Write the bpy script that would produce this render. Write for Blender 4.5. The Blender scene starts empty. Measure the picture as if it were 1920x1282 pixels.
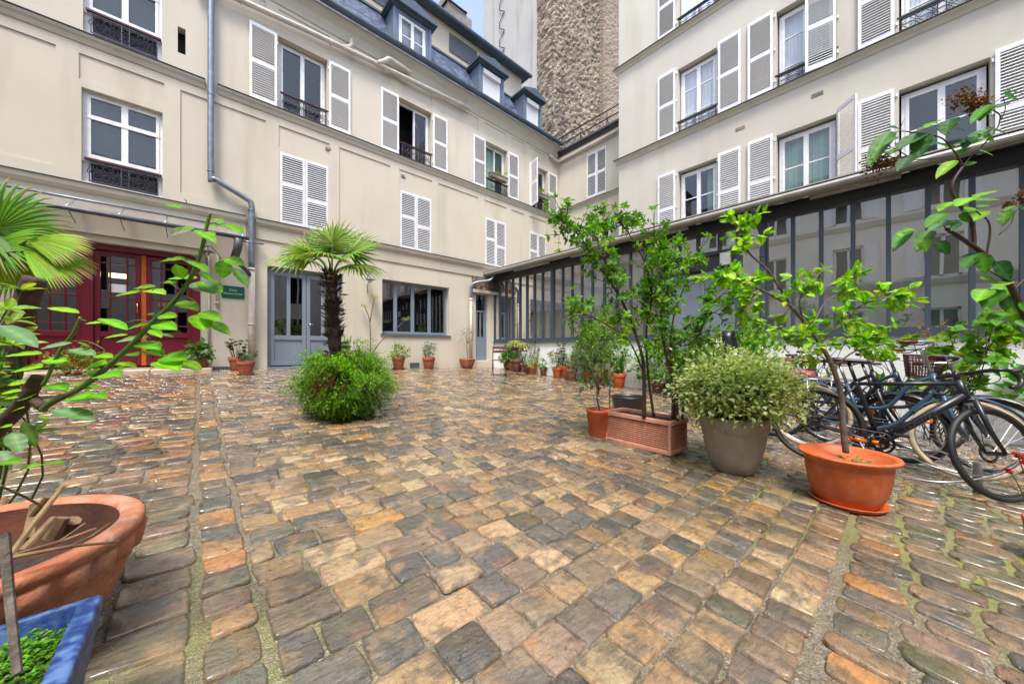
import bpy, math, random
import numpy as np
from mathutils import Vector, Matrix

random.seed(7)
rng = np.random.default_rng(11)
scene = bpy.context.scene
col = scene.collection
D = bpy.data
PI = math.pi
R = math.radians

# ------------------------------------------------------------------ camera
YAW = R(42.075)
cam_d = D.cameras.new('camera'); cam = D.objects.new('camera', cam_d); col.objects.link(cam)
cam.location = (0, 0, 1.0); cam.rotation_euler = (PI / 2, 0, -YAW)
cam_d.sensor_width = 36; cam_d.lens = 36 * 650 / 1920; cam_d.shift_y = 12 / 1920
cam_d.clip_start = 0.05; cam_d.clip_end = 400
scene.camera = cam
# ------------------------------------------------------------------ sky and sun
SUN_EL, SUN_AZ = R(64), R(222)      # azimuth measured clockwise from +Y
world = D.worlds.new('World'); scene.world = world; world.use_nodes = True
nt = world.node_tree; bg = nt.nodes['Background']
sky = nt.nodes.new('ShaderNodeTexSky'); sky.sky_type = 'NISHITA'; sky.sun_disc = False
sky.sun_elevation = SUN_EL; sky.sun_rotation = SUN_AZ; sky.air_density = 1.0; sky.dust_density = 2.5; sky.ozone_density = 1.0
hs_ = nt.nodes.new('ShaderNodeHueSaturation'); hs_.inputs['Saturation'].default_value = .8; hs_.inputs['Value'].default_value = 1.1
nt.links.new(sky.outputs[0], hs_.inputs['Color']); nt.links.new(hs_.outputs[0], bg.inputs[0]); bg.inputs[1].default_value = 0.14
sun_d = D.lights.new('sun', 'SUN'); sun = D.objects.new('sun', sun_d); col.objects.link(sun)
sun_d.energy = 1.6; sun_d.angle = R(15); sun_d.color = (1, .96, .9)
sd = Vector((math.sin(SUN_AZ) * math.cos(SUN_EL), math.cos(SUN_AZ) * math.cos(SUN_EL), math.sin(SUN_EL)))
sun.rotation_euler = sd.to_track_quat('Z', 'Y').to_euler(); sun.location = (0, 0, 30)
scene.view_settings.view_transform = 'Standard'; scene.view_settings.look = 'None'
scene.view_settings.exposure = 1.48; scene.view_settings.gamma = 1
scene.cycles.max_bounces = 8; scene.cycles.transparent_max_bounces = 12
scene.cycles.use_denoising = True
scene.cycles.sample_clamp_indirect = 6

# ------------------------------------------------------------------ measuring helpers
def at(px, py, d):
    """a point of the courtyard from its sight line (photo of 1920 px) and its real distance ahead"""
    a = math.atan((px - 960) / 650); t = a + YAW; r = d / math.cos(a)
    return Vector((r * math.sin(t), r * math.cos(t), 1 + (653 - py) * d / 650))
def gz(x, y): return 0.02 - .03 * x + .053 * y        # the courtyard falls gently away from the red door

# ------------------------------------------------------------------ materials
def lin(*c):
    return tuple((v / 255 / 12.92) if v <= 10 else ((v / 255 + .055) / 1.055) ** 2.4 for v in c)
def newmat(name):
    m = D.materials.new(name); m.use_nodes = True
    return m, m.node_tree, m.node_tree.nodes['Principled BSDF']
def noise(nt, scale, detail=4, vec=None, rough=.55):
    n = nt.nodes.new('ShaderNodeTexNoise'); n.inputs['Scale'].default_value = scale
    n.inputs['Detail'].default_value = detail; n.inputs['Roughness'].default_value = rough
    if vec is not None: nt.links.new(vec, n.inputs['Vector'])
    return n.outputs['Fac']
def ramp(nt, fac, stops):
    r = nt.nodes.new('ShaderNodeValToRGB'); e = r.color_ramp.elements
    e[0].position, e[1].position = stops[0][0], stops[-1][0]
    e[0].color, e[1].color = (*stops[0][1], 1), (*stops[-1][1], 1)
    for p, c in stops[1:-1]:
        k = e.new(p); k.color = (*c, 1)
    nt.links.new(fac, r.inputs[0]); return r.outputs[0]
def math_(nt, op, a, b=None, clamp=False):
    n = nt.nodes.new('ShaderNodeMath'); n.operation = op; n.use_clamp = clamp
    for i, v in enumerate((a, b)):
        if v is None: continue
        if isinstance(v, (int, float)): n.inputs[i].default_value = v
        else: nt.links.new(v, n.inputs[i])
    return n.outputs[0]
def mixc(nt, fac, a, b, mode='MIX'):
    n = nt.nodes.new('ShaderNodeMix'); n.data_type = 'RGBA'; n.blend_type = mode
    for i, v in ((0, fac), (6, a), (7, b)):
        if isinstance(v, (int, float)): n.inputs[i].default_value = v
        elif isinstance(v, tuple): n.inputs[i].default_value = (*v, 1) if len(v) == 3 else v
        else: nt.links.new(v, n.inputs[i])
    return n.outputs[2]
def bump(nt, bsdf, h, dist=.01, strength=.5):
    b = nt.nodes.new('ShaderNodeBump'); b.inputs['Distance'].default_value = dist; b.inputs['Strength'].default_value = strength
    nt.links.new(h, b.inputs['Height']); nt.links.new(b.outputs[0], bsdf.inputs['Normal'])
def coords(nt, scale=(1, 1, 1), rot=(0, 0, 0), kind='Object'):
    tc = nt.nodes.new('ShaderNodeTexCoord'); mp = nt.nodes.new('ShaderNodeMapping')
    mp.inputs['Scale'].default_value = scale; mp.inputs['Rotation'].default_value = rot
    nt.links.new(tc.outputs[kind], mp.inputs[0]); return mp.outputs[0]
def mat(name, c, rough=.6, metal=0, var=.12, scale=6, bmp=0, bscale=60, c2=None, spec=None, coat=0, bloom=0):
    m, nt, b = newmat(name)
    c2 = c2 or tuple(v * (1 - var * 2) for v in c)
    v = coords(nt)
    f = noise(nt, scale, 5, v)
    base = ramp(nt, f, [(.3, c2), (.7, c)])
    if bloom:      # lime bloom, scuffs and splashes of soil
        base = mixc(nt, math_(nt, 'MULTIPLY', ramp(nt, noise(nt, 11, 7, v, .7), [(.5, (0, 0, 0)), (.72, (1, 1, 1))]), bloom), base, tuple(min(.8, x * .6 + .28) for x in c))
        base = mixc(nt, math_(nt, 'MULTIPLY', ramp(nt, noise(nt, 5, 8, v, .75), [(.54, (0, 0, 0)), (.68, (1, 1, 1))]), bloom * 1.3), base, tuple(x * .38 for x in c))
    nt.links.new(base, b.inputs['Base Color'])
    b.inputs['Roughness'].default_value = rough; b.inputs['Metallic'].default_value = metal
    if spec is not None: b.inputs['Specular IOR Level'].default_value = spec
    if coat: b.inputs['Coat Weight'].default_value = coat; b.inputs['Coat Roughness'].default_value = .1
    if bmp: bump(nt, b, noise(nt, bscale, 4, v), .01, bmp)
    return m
def plaster(name, c, stain=.16):
    m, nt, b = newmat(name); v = coords(nt)
    big = noise(nt, .7, 5, v); fine = noise(nt, 7, 5, v)
    streak = noise(nt, 1, 4, coords(nt, (1.6, 1.6, .22)))
    a = ramp(nt, big, [(.3, tuple(x * .9 for x in c)), (.7, c)])
    a = mixc(nt, math_(nt, 'MULTIPLY', ramp(nt, streak, [(.52, (0, 0, 0)), (.75, (1, 1, 1))]), stain * 1.6), a, (c[0] * .62, c[1] * .58, c[2] * .5))
    a = mixc(nt, math_(nt, 'MULTIPLY', fine, .14), a, (c[0] * .75, c[1] * .72, c[2] * .66))
    # splash dirt on the plinth: grime that belongs to the wall's foot
    sx = nt.nodes.new('ShaderNodeSeparateXYZ'); nt.links.new(v, sx.inputs[0])
    foot = math_(nt, 'ADD', math_(nt, 'MULTIPLY', sx.outputs[2], -1.6), 1.0)
    foot = math_(nt, 'MULTIPLY', math_(nt, 'MULTIPLY', foot, noise(nt, 3, 6, v), True), .6, True)
    a = mixc(nt, foot, a, (.30, .24, .17))
    nt.links.new(a, b.inputs['Base Color']); b.inputs['Roughness'].default_value = .85
    bump(nt, b, noise(nt, 45, 6, v), .006, .35)
    return m
def leafmat(name, trans=.35, rough=.38):
    m, nt, b = newmat(name)
    at_ = nt.nodes.new('ShaderNodeVertexColor'); at_.layer_name = 'col'
    v = coords(nt, (1, 1, 1)); a = mixc(nt, math_(nt, 'MULTIPLY', noise(nt, 60, 3, v), .35), at_.outputs[0], (.02, .06, .01))
    nt.links.new(a, b.inputs['Base Color']); b.inputs['Roughness'].default_value = rough; b.inputs['Specular IOR Level'].default_value = .35
    tr = nt.nodes.new('ShaderNodeBsdfTranslucent')
    nt.links.new(mixc(nt, 1.0, a, (1.2, 1.35, .6), 'MULTIPLY'), tr.inputs[0])
    mx = nt.nodes.new('ShaderNodeMixShader'); mx.inputs[0].default_value = trans
    nt.links.new(b.outputs[0], mx.inputs[1]); nt.links.new(tr.outputs[0], mx.inputs[2])
    nt.links.new(mx.outputs[0], nt.nodes['Material Output'].inputs[0]); return m
def glassmat(name, refl=.12, tint=(.9, .93, .92), rough=0.0, ior=1.5):
    m, nt, b = newmat(name); nt.nodes.remove(b)
    t = nt.nodes.new('ShaderNodeBsdfTransparent'); t.inputs[0].default_value = (*tint, 1)
    g = nt.nodes.new('ShaderNodeBsdfGlossy'); g.inputs['Roughness'].default_value = rough
    f = nt.nodes.new('ShaderNodeFresnel'); f.inputs[0].default_value = ior
    v = coords(nt)
    bm = nt.nodes.new('ShaderNodeBump'); bm.inputs['Distance'].default_value = .02; bm.inputs['Strength'].default_value = .06
    nt.links.new(noise(nt, 1.6, 1, v), bm.inputs['Height']); nt.links.new(bm.outputs[0], g.inputs['Normal'])
    fac = math_(nt, 'ADD', f.outputs[0], refl, True)
    mx = nt.nodes.new('ShaderNodeMixShader'); nt.links.new(fac, mx.inputs[0])
    nt.links.new(t.outputs[0], mx.inputs[1]); nt.links.new(g.outputs[0], mx.inputs[2])
    nt.links.new(mx.outputs[0], nt.nodes['Material Output'].inputs[0]); return m
M = {}
M['wall'] = plaster('cream_plaster', (.60, .545, .445), .3)
M['wall2'] = plaster('cream_plaster_right', (.565, .53, .455), .2)
M['wall3'] = plaster('warm_plaster', (.52, .45, .36), .2)
M['wall_opp'] = plaster('pale_plaster', (.80, .77, .69), .05)  # albedo raised as if lit: brighter reflections, more bounce into the yard
M['trim'] = plaster('trim_plaster', (.52, .48, .39), .3)
M['white'] = mat('white_paint', (.82, .82, .83), .45, bloom=0, var=.09, scale=9, bmp=.08)
M['whitewall'] = mat('white_wall', (.86, .86, .86), .8, var=.06, scale=2, bmp=.25, bscale=30)
M['frame_grey'] = mat('grey_paint', lin(122, 132, 146), .4, var=.06, scale=2, bmp=.06)
M['frame_dark'] = mat('dark_grey_paint', lin(70, 80, 94), .4, var=.08, scale=2)
M['bluegrey_board'] = mat('blue_grey_board', lin(40, 46, 62), .6, var=.1)
M['beam_dark'] = mat('beam_paint', lin(58, 62, 70), .5, var=.1, scale=2)
M['zinc'] = mat('zinc', lin(135, 145, 158), .38, .55, var=.15, scale=8)
M['zinc_roof'] = mat('zinc_roof', lin(170, 168, 162), .5, .2, var=.12, scale=5)
M['lead'] = mat('lead_flashing', lin(90, 92, 98), .5, .3, var=.2, scale=10)
M['dormer'] = mat('dormer_zinc', lin(104, 118, 136), .5, .15, var=.12, scale=4)
M['gutter'] = mat('gutter_zinc', lin(78, 92, 104), .45, .3, var=.12, scale=4)
M['red'] = mat('oxblood_paint', lin(112, 22, 42), .33, var=.12, scale=3, bmp=.08, bscale=25)
M['orange_wood'] = mat('orange_wood', lin(205, 105, 30), .4, var=.15, scale=12)
M['iron'] = mat('wrought_iron', (.02, .021, .028), .45, .2, var=.1)
M['iron_lit'] = mat('highlit_cast_iron', (.10, .10, .12), .35, .5, var=.2, scale=14)  # highlights of the scrollwork put into a paler iron colour
M['rail_red'] = mat('oxblood_rail', lin(70, 18, 26), .4)
M['dark'] = mat('dark_interior', (.012, .013, .015), .9)  # near-black backing: the shade of rooms and holes put into the colour
M['inner'] = mat('pale_interior', (.24, .23, .21), .9, var=.08, scale=1)
M['curtain'] = mat('white_curtain', (.75, .77, .82), .9, var=.05, scale=5)
M['curtain_green'] = mat('green_curtain', lin(150, 178, 166), .9, var=.1, scale=4)
M['glass'] = glassmat('window_glass', .05)
M['glass_shed'] = glassmat('workshop_glass', .50, (.85, .87, .87), .01)
M['glass_far'] = glassmat('workshop_glass_far', .10, (.9, .91, .89), .02, 1.4)
M['beige_film'] = mat('beige_film', (.42, .40, .33), .8, var=.12, scale=1.5)
M['glass_dark'] = glassmat('ground_glass', .20, (.7, .72, .72))
M['dirty_glass'] = mat('dirty_wired_glass', lin(176, 168, 158), .2, var=.15, scale=3, spec=.8); M['dirty_glass'].node_tree.nodes['Principled BSDF'].inputs['Alpha'].default_value = .62
M['pane_backing'] = mat('grey_pane_backing', lin(92, 104, 110), .9, var=.15, scale=3)  # bluish-grey sheet behind the left windows, added for the tone of their panes
M['blind'] = mat('roller_blind', (.72, .72, .74), .7, var=.05, scale=10)
M['terra'] = mat('terracotta', lin(176, 98, 66), .8, bloom=.35, var=.16, scale=9, bmp=.25, bscale=40, c2=lin(130, 70, 52))
M['terra_bright'] = mat('orange_plastic_pot', lin(204, 102, 46), .5, bloom=.26, var=.1, scale=6, bmp=.08, bscale=30, c2=lin(176, 80, 38))
M['terra_dull'] = mat('weathered_terracotta', lin(140, 82, 66), .85, var=.25, scale=14, bmp=.3, c2=lin(112, 88, 76))
M['terra_big'] = mat('large_terracotta', lin(190, 130, 96), .78, bloom=.55, var=.15, scale=5, bmp=.5, bscale=50, c2=lin(164, 92, 62))
M['terra_inside'] = mat('shaded_damp_terracotta', lin(112, 62, 44), .8, var=.3, scale=7, bmp=.3, c2=lin(60, 36, 28))  # pot's inner shade and wet-soil staining both put into the colour
M['taupe'] = mat('taupe_pot', lin(160, 148, 136), .6, bloom=.2, var=.1, scale=7, bmp=.12, c2=lin(140, 126, 114))
M['planter'] = mat('ribbed_planter', lin(224, 158, 130), .75, bloom=.25, var=.15, scale=9, bmp=.2)
M['black'] = mat('black_plastic', (.015, .015, .017), .35, var=.1)
M['rubber'] = mat('black_rubber', (.018, .018, .018), .6, var=.2, scale=20)
M['cream_rubber'] = mat('cream_tyre', lin(200, 180, 150), .7, var=.15, scale=12)
M['bikeblack'] = mat('matt_black_frame', lin(38, 40, 48), .33, .1, var=.05)
M['bikeblue'] = mat('dark_blue_frame', lin(44, 66, 92), .3, .1, var=.05, coat=.4)
M['bikeblue2'] = mat('petrol_frame', lin(52, 76, 98), .3, .1, var=.05, coat=.4)
M['bikepink'] = mat('pink_plastic', lin(196, 70, 130), .4)
M['chrome'] = mat('bare_metal', (.55, .55, .57), .25, .95, var=.1)
M['brown_leather'] = mat('brown_leather', lin(92, 48, 38), .5, var=.15)
M['orange_reflector'] = mat('orange_reflector', lin(240, 110, 20), .25)
M['soil'] = mat('soil', (.05, .035, .025), .95, var=.3, scale=40, bmp=.8, bscale=60)
M['bark'] = mat('bark', lin(92, 68, 56), .85, var=.3, scale=30, bmp=.8, bscale=60, c2=lin(52, 38, 32))
M['bark_grey'] = mat('grey_bark', lin(120, 108, 98), .85, var=.25, scale=25, bmp=.6, c2=lin(70, 60, 54))
M['stem_green'] = mat('green_stem', lin(86, 112, 44), .5, var=.25, scale=12, c2=lin(60, 82, 34))
M['stem_dark'] = mat('dark_stem', lin(70, 46, 38), .6, var=.3, scale=14)
M['twig'] = mat('dry_twig', lin(150, 126, 88), .8, var=.3, scale=20, c2=lin(108, 84, 66))
M['fibre'] = mat('palm_fibre', lin(72, 56, 44), .95, var=.35, scale=30, bmp=1.0, bscale=50, c2=lin(36, 28, 22))
M['leaf'] = leafmat('leaf', .46, .5); M['leaf_gloss'] = leafmat('glossy_leaf', .32, .55)
M['sign'] = mat('green_enamel', lin(0, 88, 66), .3, var=.05)
M['signtext'] = mat('white_lettering', (.75, .8, .76), .5)
M['brass'] = mat('brass', lin(205, 170, 90), .25, .9)
M['paper'] = mat('paper', (.78, .78, .76), .8, var=.02)
M['stone_step'] = mat('limestone_step', lin(206, 190, 170), .55, var=.22, scale=5, bmp=.4, bscale=20, c2=lin(170, 150, 132))
M['cast_pipe'] = mat('cream_painted_pipe', (.60, .55, .46), .6, var=.12, scale=6)
M['wood_brown'] = mat('brown_slat', lin(98, 62, 52), .55, var=.2, scale=18)
M['chimney'] = mat('chimney_render', lin(150, 142, 136), .9, var=.3, scale=4, bmp=.5, bscale=10, c2=lin(104, 98, 94))
M['lamp'] = mat('lamp_enamel', lin(140, 145, 145), .35, .2, var=.1)
M['bulb'] = glassmat('lamp_bulb_glass', .15, (.9, .9, .85))
M['moss'] = mat('moss', (.10, .17, .02), .95, var=.4, scale=40, bmp=1.0)
M['blue'] = None

def m_blue():
    m, nt, b = newmat('weathered_blue_plastic'); v = coords(nt)
    f = noise(nt, 26, 3, v)
    nt.links.new(ramp(nt, f, [(.40, lin(26, 48, 100)), (.5, lin(44, 72, 128)), (.62, lin(84, 112, 158))]), b.inputs['Base Color'])
    b.inputs['Roughness'].default_value = .5; bump(nt, b, f, .004, .2); return m
M['blue'] = m_blue()

def m_slate():
    m, nt, b = newmat('slate_roof'); v = coords(nt)
    s = nt.nodes.new('ShaderNodeSeparateXYZ'); nt.links.new(v, s.inputs[0])
    c = nt.nodes.new('ShaderNodeCombineXYZ'); nt.links.new(s.outputs[0], c.inputs[0]); nt.links.new(s.outputs[2], c.inputs[1])
    br = nt.nodes.new('ShaderNodeTexBrick'); nt.links.new(c.outputs[0], br.inputs[0])
    br.inputs['Scale'].default_value = 1; br.inputs['Brick Width'].default_value = .17; br.inputs['Row Height'].default_value = .095
    br.inputs['Mortar Size'].default_value = .007; br.inputs['Mortar Smooth'].default_value = .2
    br.inputs['Color1'].default_value = (*lin(112, 124, 148), 1); br.inputs['Color2'].default_value = (*lin(48, 58, 80), 1)
    br.inputs['Mortar'].default_value = (.012, .014, .02, 1)
    nt.links.new(mixc(nt, .25, br.outputs[0], mixc(nt, noise(nt, 3, 5, v), lin(54, 62, 84), lin(104, 118, 142))), b.inputs['Base Color'])
    b.inputs['Roughness'].default_value = .42
    # each course overlaps the one below: saw-tooth height
    saw = math_(nt, 'FRACT', math_(nt, 'DIVIDE', s.outputs[2], .095))
    h = math_(nt, 'SUBTRACT', math_(nt, 'MULTIPLY', saw, -1.0), math_(nt, 'MULTIPLY', br.outputs['Fac'], .8))
    bump(nt, b, h, .012, .9); return m
M['slate'] = m_slate()

def m_rubble(name, c1, c2, cm, sc=(2.6, 2.6, 6.2), dist=.05):
    m, nt, b = newmat(name); v0 = coords(nt)
    wob = nt.nodes.new('ShaderNodeTexNoise'); wob.inputs['Scale'].default_value = 2.2; wob.inputs['Detail'].default_value = 3; nt.links.new(v0, wob.inputs['Vector'])
    vm = nt.nodes.new('ShaderNodeVectorMath'); vm.operation = 'MULTIPLY_ADD'
    nt.links.new(wob.outputs['Color'], vm.inputs[0]); vm.inputs[1].default_value = (.14, .14, .07); nt.links.new(v0, vm.inputs[2])
    mp = nt.nodes.new('ShaderNodeMapping'); mp.inputs['Scale'].default_value = sc; nt.links.new(vm.outputs[0], mp.inputs[0])
    vo = nt.nodes.new('ShaderNodeTexVoronoi'); vo.inputs['Scale'].default_value = 1; nt.links.new(mp.outputs[0], vo.inputs['Vector'])
    ve = nt.nodes.new('ShaderNodeTexVoronoi'); ve.feature = 'DISTANCE_TO_EDGE'; ve.inputs['Scale'].default_value = 1; nt.links.new(mp.outputs[0], ve.inputs['Vector'])
    bw = nt.nodes.new('ShaderNodeSeparateColor'); nt.links.new(vo.outputs['Color'], bw.inputs[0])
    a = ramp(nt, bw.outputs[0], [(0, c2), (.5, tuple((x + y) / 2 for x, y in zip(c1, c2))), (1, c1)])
    a = mixc(nt, math_(nt, 'MULTIPLY', ramp(nt, noise(nt, .8, 6, v0, .65), [(.42, (0, 0, 0)), (.62, (1, 1, 1))]), .5), a, tuple(x * .5 for x in c2))
    a = mixc(nt, math_(nt, 'MULTIPLY', noise(nt, 9, 6, v0), .3), a, tuple(x * .45 for x in c2))
    e = ramp(nt, ve.outputs[0], [(.02, (1, 1, 1)), (.13, (0, 0, 0))])
    a = mixc(nt, e, a, cm)
    nt.links.new(a, b.inputs['Base Color']); b.inputs['Roughness'].default_value = .95
    h = math_(nt, 'ADD', ramp(nt, ve.outputs[0], [(0, (0, 0, 0)), (.2, (1, 1, 1))]), math_(nt, 'MULTIPLY', noise(nt, 14, 5, v0), .6))
    bump(nt, b, h, dist, 1.0); return m
M['rubble'] = m_rubble('rubble_masonry', lin(190, 174, 150), lin(96, 86, 78), lin(140, 126, 108), (4.6, 4.6, 10.5), .018)
M['rubble_smooth'] = m_rubble('rendered_rubble', lin(170, 154, 138), lin(146, 130, 116), lin(136, 120, 106), dist=.02)
M['tall'] = plaster('grey_party_wall', (.44, .42, .40), .5)

def m_stone():
    m, nt, b = newmat('wet_cobble')
    at_ = nt.nodes.new('ShaderNodeVertexColor'); at_.layer_name = 'col'
    sd_ = nt.nodes.new('ShaderNodeVertexColor'); sd_.layer_name = 'seed'
    v0 = coords(nt)
    vm = nt.nodes.new('ShaderNodeVectorMath'); vm.operation = 'MULTIPLY_ADD'
    nt.links.new(sd_.outputs[0], vm.inputs[0]); vm.inputs[1].default_value = (37, 37, 37); nt.links.new(v0, vm.inputs[2])
    v = vm.outputs[0]
    f1 = noise(nt, 6.5, 5, v, .6); f2 = noise(nt, 34, 6, v, .65); f3 = noise(nt, 120, 5, v, .7)
    grey = ramp(nt, f1, [(.50, (0, 0, 0)), (.58, (1, 1, 1))])
    a = mixc(nt, math_(nt, 'MULTIPLY', grey, .66), at_.outputs[0], (.075, .068, .058))
    tan_ = ramp(nt, noise(nt, 7, 4, coords(nt)), [(.54, (0, 0, 0)), (.64, (1, 1, 1))])
    a = mixc(nt, math_(nt, 'MULTIPLY', tan_, .5), a, (.40, .26, .13))
    rust = ramp(nt, noise(nt, 5, 4, v), [(.54, (0, 0, 0)), (.72, (1, 1, 1))])
    a = mixc(nt, math_(nt, 'MULTIPLY', rust, .45), a, (.42, .19, .06))
    a = mixc(nt, math_(nt, 'MULTIPLY', ramp(nt, f2, [(.35, (1, 1, 1)), (.5, (0, 0, 0))]), .55), a, (.09, .065, .045))
    a = mixc(nt, math_(nt, 'MULTIPLY', ramp(nt, f3, [(.62, (0, 0, 0)), (.72, (1, 1, 1))]), .35), a, (.55, .46, .36))
    pit = math_(nt, 'MULTIPLY', ramp(nt, noise(nt, 42, 6, v, .75), [(.31, (1, 1, 1)), (.38, (0, 0, 0))]), ramp(nt, noise(nt, 4, 2, v), [(.42, (0, 0, 0)), (.6, (1, 1, 1))]))
    a = mixc(nt, math_(nt, 'MULTIPLY', pit, .8), a, (.03, .022, .018))
    # moss film on stones around the pots and the bicycle stand
    s = nt.nodes.new('ShaderNodeSeparateXYZ'); nt.links.new(v0, s.inputs[0])
    mz = mossmask(nt, v0, s)
    a = mixc(nt, math_(nt, 'MULTIPLY', mz, ramp(nt, f2, [(.44, (0, 0, 0)), (.62, (.6, .6, .6))])), a, (.13, .13, .02))
    nt.links.new(a, b.inputs['Base Color'])
    rr = ramp(nt, noise(nt, 11, 4, v), [(.38, (.07, .07, .07)), (.68, (.38, .38, .38))])
    nt.links.new(rr, b.inputs['Roughness']); b.inputs['Specular IOR Level'].default_value = .6
    b.inputs['Coat Weight'].default_value = .9; b.inputs['Coat Roughness'].default_value = .13
    # cleft faces: long shallow ridges left by the splitting of the stone
    rid = nt.nodes.new('ShaderNodeMapping'); rid.inputs['Scale'].default_value = (5, 19, 5); rid.inputs['Rotation'].default_value = (0, 0, .5); nt.links.new(v, rid.inputs[0])
    rg = noise(nt, 1.6, 5, rid.outputs[0], .62)
    h = math_(nt, 'ADD', math_(nt, 'MULTIPLY', noise(nt, 14, 7, v, .62), 1.1), math_(nt, 'MULTIPLY', f3, .3))
    h = math_(nt, 'ADD', h, math_(nt, 'MULTIPLY', rg, 1.5))
    h = math_(nt, 'SUBTRACT', h, math_(nt, 'MULTIPLY', pit, .35))
    bump(nt, b, h, .016, .85); return m
def mossmask(nt, v0, s):
    """moss grows in patches: along the row of big pots and in the damp corner by the bicycles"""
    def blob(cx, cy, r, k=1.0):
        dx = math_(nt, 'SUBTRACT', s.outputs[0], cx); dy = math_(nt, 'MULTIPLY', math_(nt, 'SUBTRACT', s.outputs[1], cy), k)
        d = math_(nt, 'SQRT', math_(nt, 'ADD', math_(nt, 'MULTIPLY', dx, dx), math_(nt, 'MULTIPLY', dy, dy)))
        return math_(nt, 'SUBTRACT', 1.0, math_(nt, 'DIVIDE', d, r), True)
    t = math_(nt, 'MAXIMUM', blob(2.9, .7, 1.0, .8), math_(nt, 'MAXIMUM', blob(2.9, -.3, 1.0), blob(4.2, -.1, 1.1)))
    t = math_(nt, 'MAXIMUM', t, math_(nt, 'MULTIPLY', blob(0.0, 1.4, .7), .6))
    t = math_(nt, 'MAXIMUM', t, math_(nt, 'MULTIPLY', blob(-1.4, 3.6, 1.4), .5))
    return math_(nt, 'MULTIPLY', t, ramp(nt, noise(nt, 2.6, 4, v0), [(.36, (0, 0, 0)), (.55, (1, 1, 1))]))
def m_ground():
    m, nt, b = newmat('sandy_mortar'); v = coords(nt)
    s = nt.nodes.new('ShaderNodeSeparateXYZ'); nt.links.new(v, s.inputs[0])
    vo = nt.nodes.new('ShaderNodeTexVoronoi'); vo.inputs['Scale'].default_value = 150; nt.links.new(v, vo.inputs['Vector'])
    bw = nt.nodes.new('ShaderNodeSeparateColor'); nt.links.new(vo.outputs['Color'], bw.inputs[0])
    a = ramp(nt, bw.outputs[0], [(0, (.09, .075, .055)), (.6, (.27, .22, .16)), (.9, (.36, .31, .23)), (1, (.6, .56, .48))])
    a = mixc(nt, math_(nt, 'MULTIPLY', noise(nt, 2.5, 5, v), .9), a, (.10, .08, .05))
    a = mixc(nt, math_(nt, 'MULTIPLY', ramp(nt, noise(nt, 6, 5, v), [(.52, (0, 0, 0)), (.66, (1, 1, 1))]), .28), a, (.13, .14, .035))
    mz = mossmask(nt, v, s)
    a = mixc(nt, math_(nt, 'MULTIPLY', mz, 1.25, True), a, mixc(nt, noise(nt, 30, 3, v), (.09, .12, .012), (.34, .32, .10)))
    nt.links.new(a, b.inputs['Base Color']); b.inputs['Roughness'].default_value = .45
    bump(nt, b, math_(nt, 'ADD', vo.outputs['Distance'], math_(nt, 'MULTIPLY', noise(nt, 25, 5, v), 3)), .006, .8); return m
M['stone'] = m_stone(); M['ground'] = m_ground()

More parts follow.
